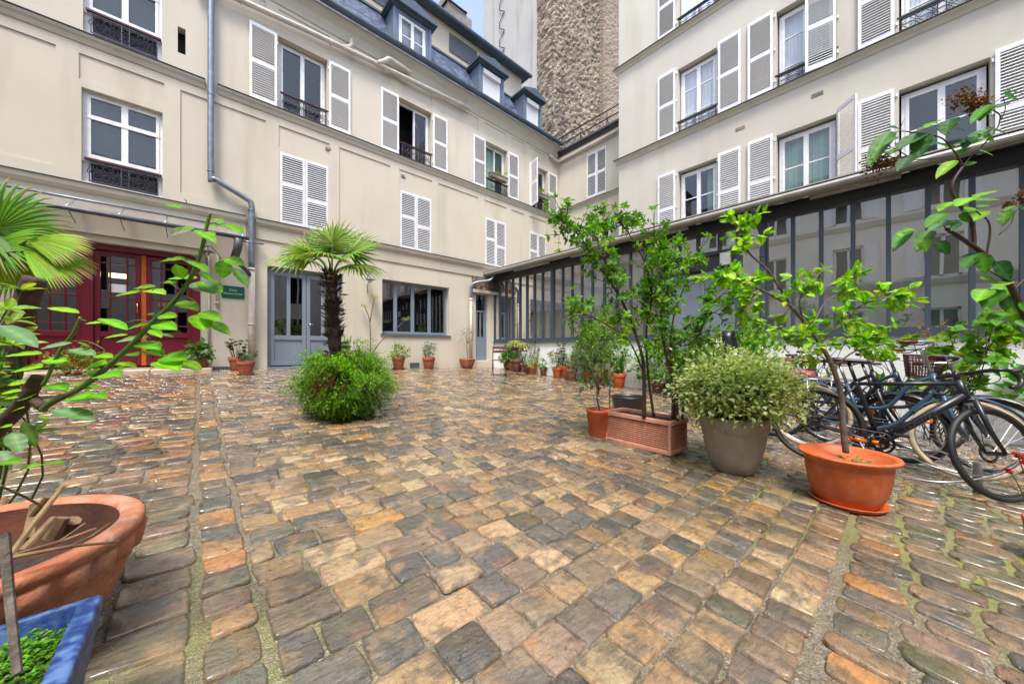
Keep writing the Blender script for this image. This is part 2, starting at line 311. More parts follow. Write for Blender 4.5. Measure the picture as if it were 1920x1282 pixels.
# ------------------------------------------------------------------ mesh helper
class MB:
    def __init__(s, T=None):
        s.v = []; s.f = []; s.c = []; s.T = T; s.cur = (1, 1, 1)
    def add(s, vs, fs):
        o = len(s.v); T = s.T
        for p in vs:
            s.v.append(tuple(T(*p)) if T else tuple(p)); s.c.append(s.cur)
        for f in fs: s.f.append(tuple(i + o for i in f))
    def box(s, a0, b0, c0, a1, b1, c1):
        s.add([(a0, b0, c0), (a1, b0, c0), (a1, b1, c0), (a0, b1, c0), (a0, b0, c1), (a1, b0, c1), (a1, b1, c1), (a0, b1, c1)],
              [(0, 3, 2, 1), (4, 5, 6, 7), (0, 1, 5, 4), (1, 2, 6, 5), (2, 3, 7, 6), (3, 0, 4, 7)])
    def quad(s, a, b, c, d): s.add([a, b, c, d], [(0, 1, 2, 3)])
    def tube(s, pts, r, n=8, cap=True):
        pts = [Vector(p) for p in pts]; k = len(pts)
        rs = r if isinstance(r, (list, tuple)) else [r] * k
        if len(rs) != k: rs = [rs[0] + (rs[-1] - rs[0]) * i / (k - 1) for i in range(k)]
        t0 = (pts[1] - pts[0]).normalized()
        up = Vector((0, 0, 1)) if abs(t0.z) < .9 else Vector((1, 0, 0))
        nrm = t0.cross(up).normalized(); vs = []
        for i, p in enumerate(pts):
            t = (pts[min(i + 1, k - 1)] - pts[max(i - 1, 0)])
            t = t.normalized() if t.length > 1e-9 else t0
            nrm = (nrm - t * nrm.dot(t)); nrm = nrm.normalized() if nrm.length > 1e-6 else t.orthogonal().normalized()
            bn = t.cross(nrm)
            for j in range(n):
                a = 2 * PI * j / n; vs.append(p + (nrm * math.cos(a) + bn * math.sin(a)) * rs[i])
        fs = [(i * n + j, i * n + (j + 1) % n, (i + 1) * n + (j + 1) % n, (i + 1) * n + j) for i in range(k - 1) for j in range(n)]
        if cap: fs += [tuple(range(n))[::-1], tuple((k - 1) * n + j for j in range(n))]
        s.add(vs, fs)
    def lathe(s, prof, n=32, c=(0, 0, 0), wob=None):
        vs = []; fs = []
        for i, (r, z) in enumerate(prof):
            for j in range(n):
                a = 2 * PI * j / n; rr = r * (1 + (wob(a, i) if wob else 0)); vs.append((c[0] + rr * math.cos(a), c[1] + rr * math.sin(a), c[2] + z))
        for i in range(len(prof) - 1):
            for j in range(n): fs.append((i * n + j, i * n + (j + 1) % n, (i + 1) * n + (j + 1) % n, (i + 1) * n + j))
        s.add(vs, fs)
    def torus(s, c, ax, R_, r, n=48, m=8, sq=1.0):
        c = Vector(c); ax = Vector(ax).normalized(); u = ax.orthogonal().normalized(); w = ax.cross(u); vs = []; fs = []
        for i in range(n):
            a = 2 * PI * i / n; d = u * math.cos(a) + w * math.sin(a)
            for j in range(m):
                b = 2 * PI * j / m; vs.append(c + d * (R_ + r * math.cos(b)) + ax * (r * sq * math.sin(b)))
        for i in range(n):
            for j in range(m): fs.append((i * m + j, ((i + 1) % n) * m + j, ((i + 1) % n) * m + (j + 1) % m, i * m + (j + 1) % m))
        s.add(vs, fs)
    def leaf(s, p, d, nrm, L, W, c, droop=.15, fine=False, tip=.5):
        """one leaf blade: from p along d, folded along its rib and drooping to the tip"""
        p = Vector(p); d = Vector(d).normalized(); nrm = Vector(nrm); sd_ = d.cross(nrm)
        if sd_.length < 1e-4: sd_ = d.orthogonal()
        sd_.normalize(); nn = sd_.cross(d).normalized()
        s.cur = c
        if not fine:
            s.add([p, p + d * L * tip + sd_ * W * .5 + nn * W * .12, p + d * L - nn * L * droop, p + d * L * tip - sd_ * W * .5 + nn * W * .12, p + d * L * tip - nn * W * .03],
                  [(0, 1, 4), (1, 2, 4), (2, 3, 4), (3, 0, 4)])
        else:
            k = 8; vs = []; fs = []; cc_ = []
            for i in range(k + 1):
                t = i / k; w = W * .5 * (math.sin(PI * min(1, t ** (.62 if tip < .45 else .85))) ** .75 if 0 < t < 1 else .02)
                q = p + d * L * t - nn * L * droop * t * t
                wv = nn * (w * .22 + .03 * W * math.sin(t * 19 + L * 500))
                vs += [q + sd_ * w + wv, q + sd_ * w * .5 + wv * .35, q, q - sd_ * w * .5 + wv * .35, q - sd_ * w + wv]
                vn = .90 if i % 2 else 1.08; ye = 1 + .18 * max(0, math.sin(p.x * 91 + p.y * 57)) * t
                cc_ += [(c[0] * kk * vn * ye, c[1] * kk * vn, c[2] * kk) for kk in (.86, 1.02, 1.42, .95, .8)]
            for i in range(k):
                for j in range(4):
                    a = i * 5 + j; fs.append((a, a + 1, a + 6, a + 5))
            s.add(vs, fs); s.c[-len(vs):] = cc_
        s.cur = (1, 1, 1)
    def build(s, name, m, parent=None, smooth=False, color=False):
        me = D.meshes.new(name); me.from_pydata(s.v, [], s.f)
        if m is not None: me.materials.append(M[m] if isinstance(m, str) else m)
        if smooth: me.polygons.foreach_set('use_smooth', [True] * len(me.polygons))
        if color:
            ca = me.color_attributes.new('col', 'FLOAT_COLOR', 'POINT')
            arr = np.ones((len(s.v), 4), 'f'); arr[:, :3] = np.array(s.c, 'f'); ca.data.foreach_set('color', arr.ravel())
        me.update()
        o = D.objects.new(name, me); col.objects.link(o)
        if parent is not None: o.parent = parent
        return o
def thing(name, label, cat, loc=(0, 0, 0), rz=0, group=None):
    o = D.objects.new(name, None); col.objects.link(o); o.location = loc; o.rotation_euler = (0, 0, rz)
    o.empty_display_size = .1; o['label'] = label; o['category'] = cat
    if group: o['group'] = group
    return o
def struct(o, kind='structure'):
    o['kind'] = kind; return o
def bez(pts, n=6):
    """smooth line through the points"""
    P_ = [Vector(p) for p in pts]; out = []
    for i in range(len(P_) - 1):
        p0 = P_[max(i - 1, 0)]; p1 = P_[i]; p2 = P_[i + 1]; p3 = P_[min(i + 2, len(P_) - 1)]
        for k in range(n):
            t = k / n
            out.append(.5 * ((2 * p1) + (p2 - p0) * t + (2 * p0 - 5 * p1 + 4 * p2 - p3) * t * t + (3 * p1 - p0 - 3 * p2 + p3) * t ** 3))
    out.append(P_[-1]); return out
def cube_bevel(o, w=.006, seg=2):
    b = o.modifiers.new('bevel', 'BEVEL'); b.width = w; b.segments = seg; b.limit_method = 'ANGLE'; return o

# facade frames: u along the wall, v height, w out of the wall towards the courtyard
def FL(u, v, w): return (u, 10 - w, v)
def FR(u, v, w): return (10 - w, u, v)
def FW(u, v, w): return (11.8 - w, u, v)
def FS(u, v, w): return (8.1 - w, u, v)

def wall_mesh(T, u0, u1, v0, v1, holes, panels, m, name, parent, depth=.26):
    """holes: openings with reveals; panels: shallow recessed fields (pd deep)"""
    us = sorted(set([u0, u1] + [q for h in holes + panels for q in h[:2]])); vs_ = sorted(set([v0, v1] + [q for h in holes + panels for q in h[2:4]]))
    us = [u for u in us if u0 <= u <= u1]; vs_ = [v for v in vs_ if v0 <= v <= v1]
    def lev(cu, cv):
        for h in holes:
            if h[0] < cu < h[1] and h[2] < cv < h[3]: return None
        for h in panels:
            if h[0] < cu < h[1] and h[2] < cv < h[3]: return -(h[4] if len(h) > 4 else .022)
        return 0.0
    mb = MB(T); nu = len(us) - 1; nv = len(vs_) - 1
    L_ = [[lev((us[i] + us[i + 1]) / 2, (vs_[j] + vs_[j + 1]) / 2) for j in range(nv)] for i in range(nu)]
    for i in range(nu):
        for j in range(nv):
            l = L_[i][j]
            if l is not None: mb.quad((us[i], vs_[j], l), (us[i + 1], vs_[j], l), (us[i + 1], vs_[j + 1], l), (us[i], vs_[j + 1], l))
            if i + 1 < nu and L_[i + 1][j] != l:
                a = -depth if l is None else l; b = -depth if L_[i + 1][j] is None else L_[i + 1][j]
                mb.quad((us[i + 1], vs_[j], a), (us[i + 1], vs_[j + 1], a), (us[i + 1], vs_[j + 1], b), (us[i + 1], vs_[j], b))
            if j + 1 < nv and L_[i][j + 1] != l:
                a = -depth if l is None else l; b = -depth if L_[i][j + 1] is None else L_[i][j + 1]
                mb.quad((us[i], vs_[j + 1], a), (us[i + 1], vs_[j + 1], a), (us[i + 1], vs_[j + 1], b), (us[i], vs_[j + 1], b))
    return mb.build(name, m, parent)

def cornice(T, u0, u1, prof, m, name, parent):
    """prof: list of (v, w) swept along the wall"""
    mb = MB(T); k = len(prof)
    vs = [(u0, v, w) for v, w in prof] + [(u1, v, w) for v, w in prof]
    fs = [(i, i + 1, k + i + 1, k + i) for i in range(k - 1)] + [tuple(range(k)), tuple(range(2 * k - 1, k - 1, -1))]
    mb.add(vs, fs); return mb.build(name, m, parent)

def casement(T, parent, u0, u1, v0, v1, w=-.2, sash=2, bars=(), fm='white', gm='glass', curtain=None, fw=.055, mid=.09, open_leaf=None, name='window', cover=1.0, low=0):
    """a window: fixed frame, sashes, glazing bars, panes and what hangs behind them"""
    mb = MB(T); du = (u1 - u0)
    mb.box(u0, v0, w - .05, u0 + fw, v1, w + .02); mb.box(u1 - fw, v0, w - .05, u1, v1, w + .02)
    mb.box(u0 + fw, v1 - fw, w - .05, u1 - fw, v1, w + .02); mb.box(u0 + fw, v0, w - .05, u1 - fw, v0 + fw, w + .02)
    cw = (du - 2 * fw) / sash; panes = []
    for k in range(sash):
        a = u0 + fw + k * cw; b = a + cw; s_ = mid / 2 if sash > 1 else .03
        if open_leaf == k: continue
        mb.box(a, v0 + fw, w - .03, a + s_, v1 - fw, w + .035); mb.box(b - s_, v0 + fw, w - .03, b, v1 - fw, w + .035)
        mb.box(a + s_, v1 - fw - s_, w - .03, b - s_, v1 - fw, w + .035); mb.box(a + s_, v0 + fw, w - .03, b - s_, v0 + fw + s_ * 1.4 + low, w + .035)
        for t in bars:
            vv = v0 + (v1 - v0) * t; mb.box(a + s_, vv - .012, w - .02, b - s_, vv + .012, w + .022)
        panes.append((a + s_, b - s_))
    fr = mb.build(name, fm, parent)
    g = MB(T)
    for a, b in panes: g.quad((a, v0 + fw, w), (b, v0 + fw, w), (b, v1 - fw, w), (a, v1 - fw, w))
    if panes: g.build('pane', gm, fr)
    if curtain:
        c = MB(T); n = 60; vs = []; fs = []; ww = w - .12
        for i in range(n + 1):
            u = u0 + .03 + (du - .06) * cover * i / n; q = ww + .018 * math.sin(i * 1.7) + .01 * math.sin(i * .6)
            vs += [(u, v0 + .02, q), (u, v1 - .02, q)]
        fs = [(2 * i, 2 * i + 2, 2 * i + 3, 2 * i + 1) for i in range(n)]
        c.add(vs, fs); c.build('curtain', curtain, fr, True)
    return fr

def shutter_leaf(T, parent, u0, u1, v0, v1, w=.012, rot=None, midv=None, gap=False):
    """one louvred leaf; rot=(hinge u, angle) swings it out of the wall plane"""
    def TT(u, v, ww):
        if rot:
            h, a = rot; du = u - h
            u2 = h + du * math.cos(a) - (ww) * math.sin(a) * (1 if du >= 0 else -1); w2 = abs(du) * math.sin(a) + ww * math.cos(a)
            return T(u2, v, w2)
        return T(u, v, ww)
    mb = MB(TT); st = .05; th = .034
    mb.box(u0, v0, w, u0 + st, v1, w + th); mb.box(u1 - st, v0, w, u1, v1, w + th)
    mv = midv if midv is not None else v0 + (v1 - v0) * .5
    for a, b in ((v0, v0 + .09), (mv - .045, mv + .045), (v1 - .075, v1)): mb.box(u0 + st, a, w, u1 - st, b, w + th)
    pitch = .0525
    for a, b in ((v0 + .09, mv - .045), (mv + .045, v1 - .075)):
        n = int((b - a) / pitch); 
        for i in range(n):
            v = a + (b - a) * (i + .5) / n; h = .019; d = .017
            mb.add([(u0 + st, v - h, w + th / 2 + d), (u1 - st, v - h, w + th / 2 + d), (u1 - st, v + h - .006, w + th / 2 - d), (u0 + st, v + h - .006, w + th / 2 - d),
                    (u0 + st, v - h + .007, w + th / 2 + d), (u1 - st, v - h + .007, w + th / 2 + d), (u1 - st, v + h + .001, w + th / 2 - d), (u0 + st, v + h + .001, w + th / 2 - d)],
                   [(0, 1, 2, 3), (4, 5, 6, 7), (0, 1, 5, 4), (2, 3, 7, 6)])
    # hinge pins
    hu = u0 if (rot and rot[0] <= u0 + 1e-6) else u1
    o = mb.build('shutter', 'white', parent)
    return o
def hinges(T, parent, us, vs_):
    for u in us:
        for v in vs_: mb = MB(T); mb.box(u - .012, v - .03, .003, u + .012, v + .03, .04); mb.build('shutter_stay', 'white', parent)

def scroll(mb, cu, cv, r, w, rad, hand=1, turns=1.4, start=0.0):
    pts = []
    for i in range(17):
        t = i / 16; a = start + hand * turns * 2 * PI * t; q = r * (1 - .8 * t); pts.append((cu + q * math.cos(a), cv + q * math.sin(a), w))
    mb.tube([Vector(p) for p in pts], rad, 4, False)
def guard(T, parent, u0, u1, v0, v1, w=-.03, style=0, rail='rail_red'):
    """small cast-iron window guard with a hand rail"""
    class TMB(MB): pass
    mb = MB(lambda a, b, c: T(a, b, c))
    um = (u0 + u1) / 2
    for v in (v0 + .015, v1 - .03): mb.box(u0, v - .009, w - .009, u1, v + .009, w + .009)
    for u in (u0 + .01, um - .05, um + .05, u1 - .01): mb.box(u - .008, v0, w - .008, u + .008, v1, w + .008)
    H = v1 - v0; hw = (u1 - u0) / 2 - .06
    if style == 0:      # dense scrollwork
        for sx in (-1, 1):
            c0 = um + sx * (.05 + hw * .5)
            for k, (fu, fv, rr) in enumerate([(-.62, .70, .2), (-.62, .27, .2), (-.1, .72, .22), (-.1, .28, .22), (.42, .7, .2), (.42, .3, .2), (.16, .5, .14), (-.36, .5, .14), (.78, .5, .17), (-.86, .5, .12)]):
                scroll(mb, c0 + fu * hw * .5 * sx, v0 + H * fv, rr * H * 1.15, w + .004, .0065, 1 if k % 2 else -1, 1.5, k * 1.3)
        for v in (.2, .4, .6, .8):
            scroll(mb, um - .025, v0 + H * v, .032, w + .006, .006, 1, 1.2); scroll(mb, um + .025, v0 + H * v, .032, w + .006, .006, -1, 1.2, PI)
    else:               # open geometric loops
        n = 5; st = (u1 - u0) / n
        for i in range(n):
            c = u0 + st * (i + .5)
            for k, vv in enumerate((.3, .68)):
                pts = [Vector((c + st * .48 * math.cos(a), v0 + H * (vv + .24 * math.sin(a)), w)) for a in [2 * PI * q / 12 for q in range(13)]]
                mb.tube(pts, .006, 4, False)
            mb.tube([Vector((c - st * .5, v0 + H * .5, w)), Vector((c, v0 + H * .9, w)), Vector((c + st * .5, v0 + H * .5, w)), Vector((c, v0 + H * .08, w)), Vector((c - st * .5, v0 + H * .5, w))], .006, 4, False)
    g = mb.build('guard_rail', 'iron_lit' if style == 0 else 'iron', parent)
    hr = MB(T); hr.box(u0 - .05, v1, w - .022, u1 + .05, v1 + .035, w + .028); hr.build('hand_rail', rail, g)
    return g

# ================================================================== GROUND
def build_ground():
    mb = MB(); nx, ny = 30, 30; x0, x1, y0, y1 = -60, 60, -60, 60
    for j in range(ny + 1):
        for i in range(nx + 1):
            x = x0 + (x1 - x0) * i / nx; y = y0 + (y1 - y0) * j / ny
            xc = min(max(x, -12), 14); yc = min(max(y, -12), 12); mb.v.append((x, y, gz(xc, yc) - .0075)); mb.c.append((1, 1, 1))
    # same plane inside the yard, levelled off far away
    for j in range(ny):
        for i in range(nx):
            a = j * (nx + 1) + i; mb.f.append((a, a + 1, a + nx + 2, a + nx + 1))
    struct(mb.build('ground', 'ground'))
build_ground()

def build_cobbles():
    st = []   # cx, cy, hw, hd, kind
    r = random.Random(3)
    def rows(xa, xb, ya, yb, pitch, wmin, wmax, gap, kind, along='x', keep=None, wig=.006):
        a0, a1, b0, b1 = (xa, xb, ya, yb) if along == 'x' else (ya, yb, xa, xb)
        b = b0
        while b < b1:
            p = pitch * r.uniform(.93, 1.07); a = a0 - r.uniform(0, wmax)
            while a < a1:
                w = r.uniform(wmin, wmax); ca, cb = a + w / 2, b + p / 2 + r.uniform(-wig, wig)
                g = gap * r.uniform(.6, 1.5); g2 = gap * r.uniform(.6, 1.4)
                c = (ca, cb, (w - g) / 2, (p - g2) / 2) if along == 'x' else (cb, ca, (p - g2) / 2, (w - g) / 2)
                if (keep is None or keep(c[0], c[1])): st.append((*c, kind))
                a += w
            b += p
    bx = lambda y: 3.05 + .25 * math.sin(y * 2.1)      # right limit of the main field beside the pots
    def main_l(x, y): return .17 < x - .0 and x < 1.15 and y > .2 + .02 * math.sin(x * 7)
    def main_r(x, y): return 1.15 <= x and y > .2 + .02 * math.sin(x * 7) and (x < bx(y) or y > 2.1)
    # one continuous set of courses: stones get narrower to the right
    b = .2
    while b < 10.05:
        p = .157 * r.uniform(.94, 1.06); a = .158 + r.uniform(-.012, .012) + .010 * math.sin(b * 1.3)
        first = True
        while a < 8.2:
            w = r.uniform(.15, .25) if a < .7 else (r.uniform(.13, .2) if a < 1.3 or b > 3 else r.uniform(.11, .165))
            if first: w *= r.uniform(.5, 1.1); first = False
            g = .009 * r.uniform(.5, 1.6)
            ca = a + w / 2; cb = b + p / 2 + r.uniform(-.004, .004) + .01 * math.sin(ca * 1.7 + b)
            if ca < bx(cb) or cb > 2.1: st.append((ca, cb, (w - g) / 2, (p - g) / 2, 0))
            a += w
        b += p
    b = -.5
    while b < 9.2:                                     # the single file of stones between the two straight joints
        p = .15 * r.uniform(.74, 1.3); st.append((.072 + r.uniform(-.008, .008) + .010 * math.sin(b * 1.3), b + p / 2, .069 * r.uniform(.86, 1.06), (p - .014) / 2, 1)); b += p
    b = -1.5
    while b < 9.25:                                    # left of the double joint: courses run away from it
        p = .155 * r.uniform(.92, 1.08); a = -.014 + r.uniform(-.022, .006) + .010 * math.sin(b * 1.3)
        if b > 9.0 - p: p = .15
        while a > -7:
            w = r.uniform(.15, .26); g = .014 * r.uniform(.6, 1.7); st.append((a - w / 2, b + p / 2 + r.uniform(-.006, .006), (w - g) / 2, (p - g) / 2, 1)); a -= w
        b += p
    a = .02
    while a < 8.2:                                     # nearer than the straight joint: stones turned a quarter
        p = .135 * r.uniform(.82, 1.16); b = .185 - r.uniform(0, .03) 
        while b > -4.5:
            w = r.uniform(.16, .24); g = .022 * r.uniform(.6, 1.6); st.append((a + p / 2 + r.uniform(-.005, .005), b - w / 2, (p - g * .8) / 2, (w - g) / 2, 2)); b -= w
        a += p
    a = 3.08
    while a < 8.2:
        p = .13 * r.uniform(.82, 1.16); b = .21
        while b < 2.0:
            w = r.uniform(.16, .23); g = .020 * r.uniform(.6, 1.6)
            if a > bx(b + w / 2) - .02: st.append((a + p / 2, b + w / 2, (p - g) / 2, (w - g) / 2, 2))
            b += w
        a += p
    st2 = []; seen = set()
    for s_ in st:
        x, y = s_[0], s_[1]
        if x > 8.05 or y > 9.93: continue
        if math.cos(math.atan2(x, y) - YAW) * math.hypot(x, y) < -1.2: continue      # well behind the viewer
        st2.append(s_)
    # the strip rule: one column only
    arr = np.array([s_[:4] for s_ in st2]); kind = np.array([s_[4] for s_ in st2]); N = len(arr)
    g = np.array([-1, -.97, -.88, -.5, 0, .5, .88, .97, 1.0]); n = len(g)
    S, Tt = np.meshgrid(g, g, indexing='ij'); S = S.ravel(); Tt = Tt.ravel(); K = len(S)
    cr = rng.uniform(.02, .10, (N, 1)); cr = np.where(kind[:, None] == 2, rng.uniform(.06, .30, (N, 1)), np.where(kind[:, None] == 1, rng.uniform(.04, .18, (N, 1)), cr))
    s = S[None, :]; t = Tt[None, :]
    # squircle-like corner rounding
    k = 1 - cr * (np.abs(s) ** 5) * (np.abs(t) ** 5)
    px = s * k; py = t * k
    # irregular quadrilateral: shear corners, wobble edges
    q = rng.normal(0, .032, (N, 8))
    px = px + q[:, 0:1] * t * .9 + q[:, 1:2] * s * t + q[:, 2:3] * np.sin(3.1 * t + q[:, 3:4] * 60) * np.sign(s) * (np.abs(s) ** 4)
    py = py + q[:, 4:5] * s * .9 + q[:, 5:6] * s * t + q[:, 6:7] * np.sin(3.1 * s + q[:, 7:8] * 60) * np.sign(t) * (np.abs(t) ** 4)
    X = arr[:, 0:1] + px * arr[:, 2:3]; Y = arr[:, 1:2] + py * arr[:, 3:4]
    m_ = np.maximum(np.abs(s), np.abs(t))
    prof = np.interp(m_, [0, .5, .88, .97, 1.0], [.0060, .0056, .0042, .0012, -.014])
    dome = np.where(kind[:, None] == 0, rng.uniform(.2, .8, (N, 1)), rng.uniform(.25, .8, (N, 1)))
    tilt = rng.normal(0, .0022, (N, 2)); up = rng.normal(.004, .0022, (N, 1))
    loc = rng.normal(0, .0017, (N, K)) * (m_ < .9)
    Z = .02 - .03 * X + .053 * Y + prof * dome * np.where(prof > 0, 1, 1 / dome) + up + tilt[:, 0:1] * s + tilt[:, 1:2] * t + loc - np.where(kind[:, None] == 2, .002, 0)
    co = np.stack([X, Y, Z], -1).reshape(-1, 3).astype('f')
    fi = []
    for i in range(n - 1):
        for j in range(n - 1): a = i * n + j; fi.append((a, a + n, a + n + 1, a + 1))
    fi = np.array(fi); F_ = (fi[None] + (np.arange(N) * K)[:, None, None]).reshape(-1, 4)
    me = D.meshes.new('cobblestones'); me.vertices.add(len(co)); me.vertices.foreach_set('co', co.ravel())
    me.loops.add(F_.size); me.loops.foreach_set('vertex_index', F_.ravel().astype('i'))
    me.polygons.add(len(F_)); me.polygons.foreach_set('loop_start', np.arange(0, F_.size, 4, dtype='i')); me.polygons.foreach_set('loop_total', np.full(len(F_), 4, 'i'))
    me.polygons.foreach_set('use_smooth', np.ones(len(F_), bool))
    pal = {0: [((.36, .235, .120), 6), ((.41, .28, .150), 4), ((.29, .18, .085), 5), ((.085, .078, .068), 4), ((.115, .098, .078), 4), ((.15, .11, .075), 5), ((.22, .15, .095), 5), ((.42, .22, .055), 1), ((.095, .085, .055), 2)],
           1: [((.42, .19, .055), 4), ((.36, .20, .085), 4), ((.14, .11, .07), 5), ((.095, .092, .072), 5), ((.26, .11, .06), 2), ((.17, .15, .08), 3), ((.20, .14, .09), 3)],
           2: [((.18, .12, .075), 5), ((.24, .155, .09), 4), ((.075, .07, .06), 4), ((.36, .16, .05), 2), ((.13, .105, .07), 4), ((.30, .20, .11), 2), ((.10, .098, .05), 3)]}
    cols = np.ones((N, 4), 'f'); seeds = np.ones((N, 4), 'f')
    for i in range(N):
        cs, ws = zip(*pal[int(kind[i])]); c = r.choices(cs, ws)[0]; b_ = r.uniform(.85, 1.36) * (1.0, 1.05, 1.1)[int(kind[i])]
        cols[i, :3] = [v * b_ * r.uniform(.95, 1.05) for v in c]; cols[i, 0] *= .97; seeds[i, :3] = [r.random() for _ in range(3)]
    for nm, a_ in (('col', cols), ('seed', seeds)):
        ca = me.color_attributes.new(nm, 'FLOAT_COLOR', 'POINT'); ca.data.foreach_set('color', np.repeat(a_, K, 0).ravel())
    me.materials.append(M['stone']); me.update(); me.validate()
    o = D.objects.new('paving', me); col.objects.link(o); struct(o)
build_cobbles()

# ================================================================== LEFT BUILDING (wall at Y = 10)
LB = thing('apartment_building', 'cream stuccoed building with oxblood entrance door, slate mansard roof and blue-grey dormers', 'building', (0, 0, 0))
S1 = [(1.45, 2.53, 4.02, 5.78), (4.49, 5.54, 4.02, 5.78), (7.72, 8.71, 4.02, 5.78), (9.99, 10.99, 4.02, 5.78)]   # closed shutters, first floor
S2 = [(1.42, 2.50, 6.80, 8.55), (4.46, 5.55, 6.80, 8.55), (7.73, 8.78, 6.80, 8.55), (10.06, 11.07, 6.80, 8.55)]
WLh = [(-1.6, -.55, 4.07, 5.79), (-1.58, -.56, 6.83, 8.55)]
GRh = [(-2.31, .02, .30, 2.96), (1.20, 2.88, .46, 2.97), (3.95, 6.2, 1.42, 3.02), (7.29, 7.82, .30, 2.93), (-.33, -.21, 7.15, 7.69)]
pan = []
for a, b in ((-6.5, -5.1), (-4.9, -3.4), (-3.2, -1.89), (-.29, 1.17), (2.79, 4.19), (5.79, 7.39), (9.0, 9.70)):
    pan.append((a, b, 4.25, 6.39)); 
    if not (a < -.3 and b > -2): pan.append((a, b, 7.35, 9.2)) if a in (-6.5, -4.9, -3.2) else pan.append((a, b, 8.75, 9.2))
for a, b, c, d in S1: pan.append((a - .02, b + .02, 5.86, 6.39)); pan.append((a - .02, b + .02, 8.72, 9.2))
pan += [(-1.63, -.53, 5.93, 6.40), (-1.63, -.53, 8.75, 9.2), (11.3, 11.75, 4.25, 6.3)]
wall_mesh(FL, -8, 11.8, -.6, 9.75, S1 + S2 + WLh + GRh, pan, 'wall', 'wall', LB)
mb = MB()
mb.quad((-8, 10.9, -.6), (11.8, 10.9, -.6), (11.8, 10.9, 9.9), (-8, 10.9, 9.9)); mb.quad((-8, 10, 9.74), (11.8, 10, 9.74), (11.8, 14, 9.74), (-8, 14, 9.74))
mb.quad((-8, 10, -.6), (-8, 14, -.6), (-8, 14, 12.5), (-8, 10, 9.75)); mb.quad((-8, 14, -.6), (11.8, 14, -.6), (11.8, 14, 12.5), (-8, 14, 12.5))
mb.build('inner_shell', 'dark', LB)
band = [(3.55, 0), (3.555, .03), (3.84, .035), (3.86, .06), (3.92, .10), (3.965, .11), (4.0, .115), (4.012, 0)]
cornice(FL, -8, .80, band, 'trim', 'string_course', LB); cornice(FL, .98, 8.1, band, 'trim', 'string_course', LB)
cornice(FL, 8.1, 11.8, band, 'trim', 'string_course', LB)
for a, b in ((-8, .80), (.98, 11.8)): cornice(FL, a, b, [(4.002, .005), (4.004, .13), (4.016, .132), (4.032, .0)], 'lead', 'lead_flashing', LB)
c1 = [(6.58, 0), (6.585, .02), (6.66, .045), (6.70, .075), (6.75, .085), (6.755, 0)]
for a, b in ((-8, .10), (.30, 11.8)):
    cornice(FL, a, b, c1, 'trim', 'string_course', LB); cornice(FL, a, b, [(6.757, .003), (6.758, .105), (6.768, .106), (6.79, 0)], 'lead', 'lead_flashing', LB)
cornice(FL, -8, 11.7, [(9.28, 0), (9.30, .03), (9.38, .045), (9.52, .09), (9.66, .20), (9.72, .24), (9.74, .24), (9.745, 0)], 'trim', 'eaves_cornice', LB)
mb = MB(); mb.tube([(-8, 9.66, 9.80), (11.65, 9.66, 9.80)], .085, 12); mb.build('gutter', 'gutter', LB, True)
# windows
for i, (a, b, c, d) in enumerate(S1):
    mv = c + .02 + (d - c) * .47
    shutter_leaf(FL, LB, a + .005, (a + b) / 2 - .004, c - .01, d - .005, -.03, None, c + (d - c) * .56); shutter_leaf(FL, LB, (a + b) / 2 + .004, b - .005, c - .01, d - .005, -.03, None, c + (d - c) * .42 if i == 0 else c + (d - c) * .45)
for i, (a, b, c, d) in enumerate(S2):
    if i == 0: casement(FL, LB, a + .02, b - .02, c, d - .02, -.2, 2, ())
    elif i == 1:
        fr = casement(FL, LB, a + .02, b - .02, c, d - .02, -.2, 2, (), open_leaf=0)
        # the left sash stands open into the room; its twin hangs ajar
        m2 = MB(lambda u, v, w: FL(a + .55 + (u) * .5, v, w - .22 - u * .55))
        for (x0, y0, x1, y1) in ((0, c + .1, .06, d - .25), (.82, c + .1, .88, d - .25), (.06, c + .1, .82, c + .2), (.06, d - .33, .82, d - .25)): m2.box(x0, y0, -.03, x1, y1, .02)
        o = m2.build('open_sash', 'white', LB); g2 = MB(lambda u, v, w: FL(a + .55 + (u) * .5, v, w - .22 - u * .55)); g2.quad((.06, c + .2, 0), (.82, c + .2, 0), (.82, d - .33, 0), (.06, d - .33, 0)); g2.build('pane', 'glass', o)
    elif i == 2: casement(FL, LB, a + .02, b - .02, c, d - .02, -.2, 2, (), open_leaf=0, curtain='curtain_green', cover=.98)
    else: casement(FL, LB, a + .02, b - .02, c, d - .02, -.2, 2, (), open_leaf=0)
    w_ = .53
    shutter_leaf(FL, LB, a - w_ - .03, a - .03, c - .02, d, .02, (a - .03, R(74)) if i == 3 else None); shutter_leaf(FL, LB, b + .03, b + w_ + .03, c - .02, d, .02)
    hinges(FL, LB, (a - .02, b + .02), (c + .2, d - .2))
    guard(FL, LB, a + .1, b - .02, c + .02, c + .40, -.02, 0)
for i, (a, b, c, d) in enumerate(WLh):
    casement(FL, LB, a + .0, b - .0, c + .44, d, -.12, 2, (), curtain='pane_backing', low=0)
    t = MB(FL); vv = c + .46 + (d - c - .5) * .62; t.box(a + .055, vv, -.14, b - .055, vv + .075, -.075); t.build('transom', 'white', LB); t = MB(FL); t.box(a, c + .40, -.2, b, c + .44, -.06); t.box(a, c, -.2, a + .1, c + .4, -.10); t.box(b - .07, c, -.2, b, c + .4, -.10); t.box(a, c - .02, -.2, b, c + .02, -.04); t.build('window_apron', 'white', LB)
    bk = MB(FL); bk.box(a + .1, c, -.17, b - .1, c + .42, -.12); bk.build('guard_backing', 'bluegrey_board', LB)
    guard(FL, LB, a + .08, b - .06, c + .03, c + .42, -.03, 0)
mb = MB(FL); mb.box(-.33, 7.15, -.3, -.21, 7.69, -.2); mb.build('vent_louvre', 'dark', LB)
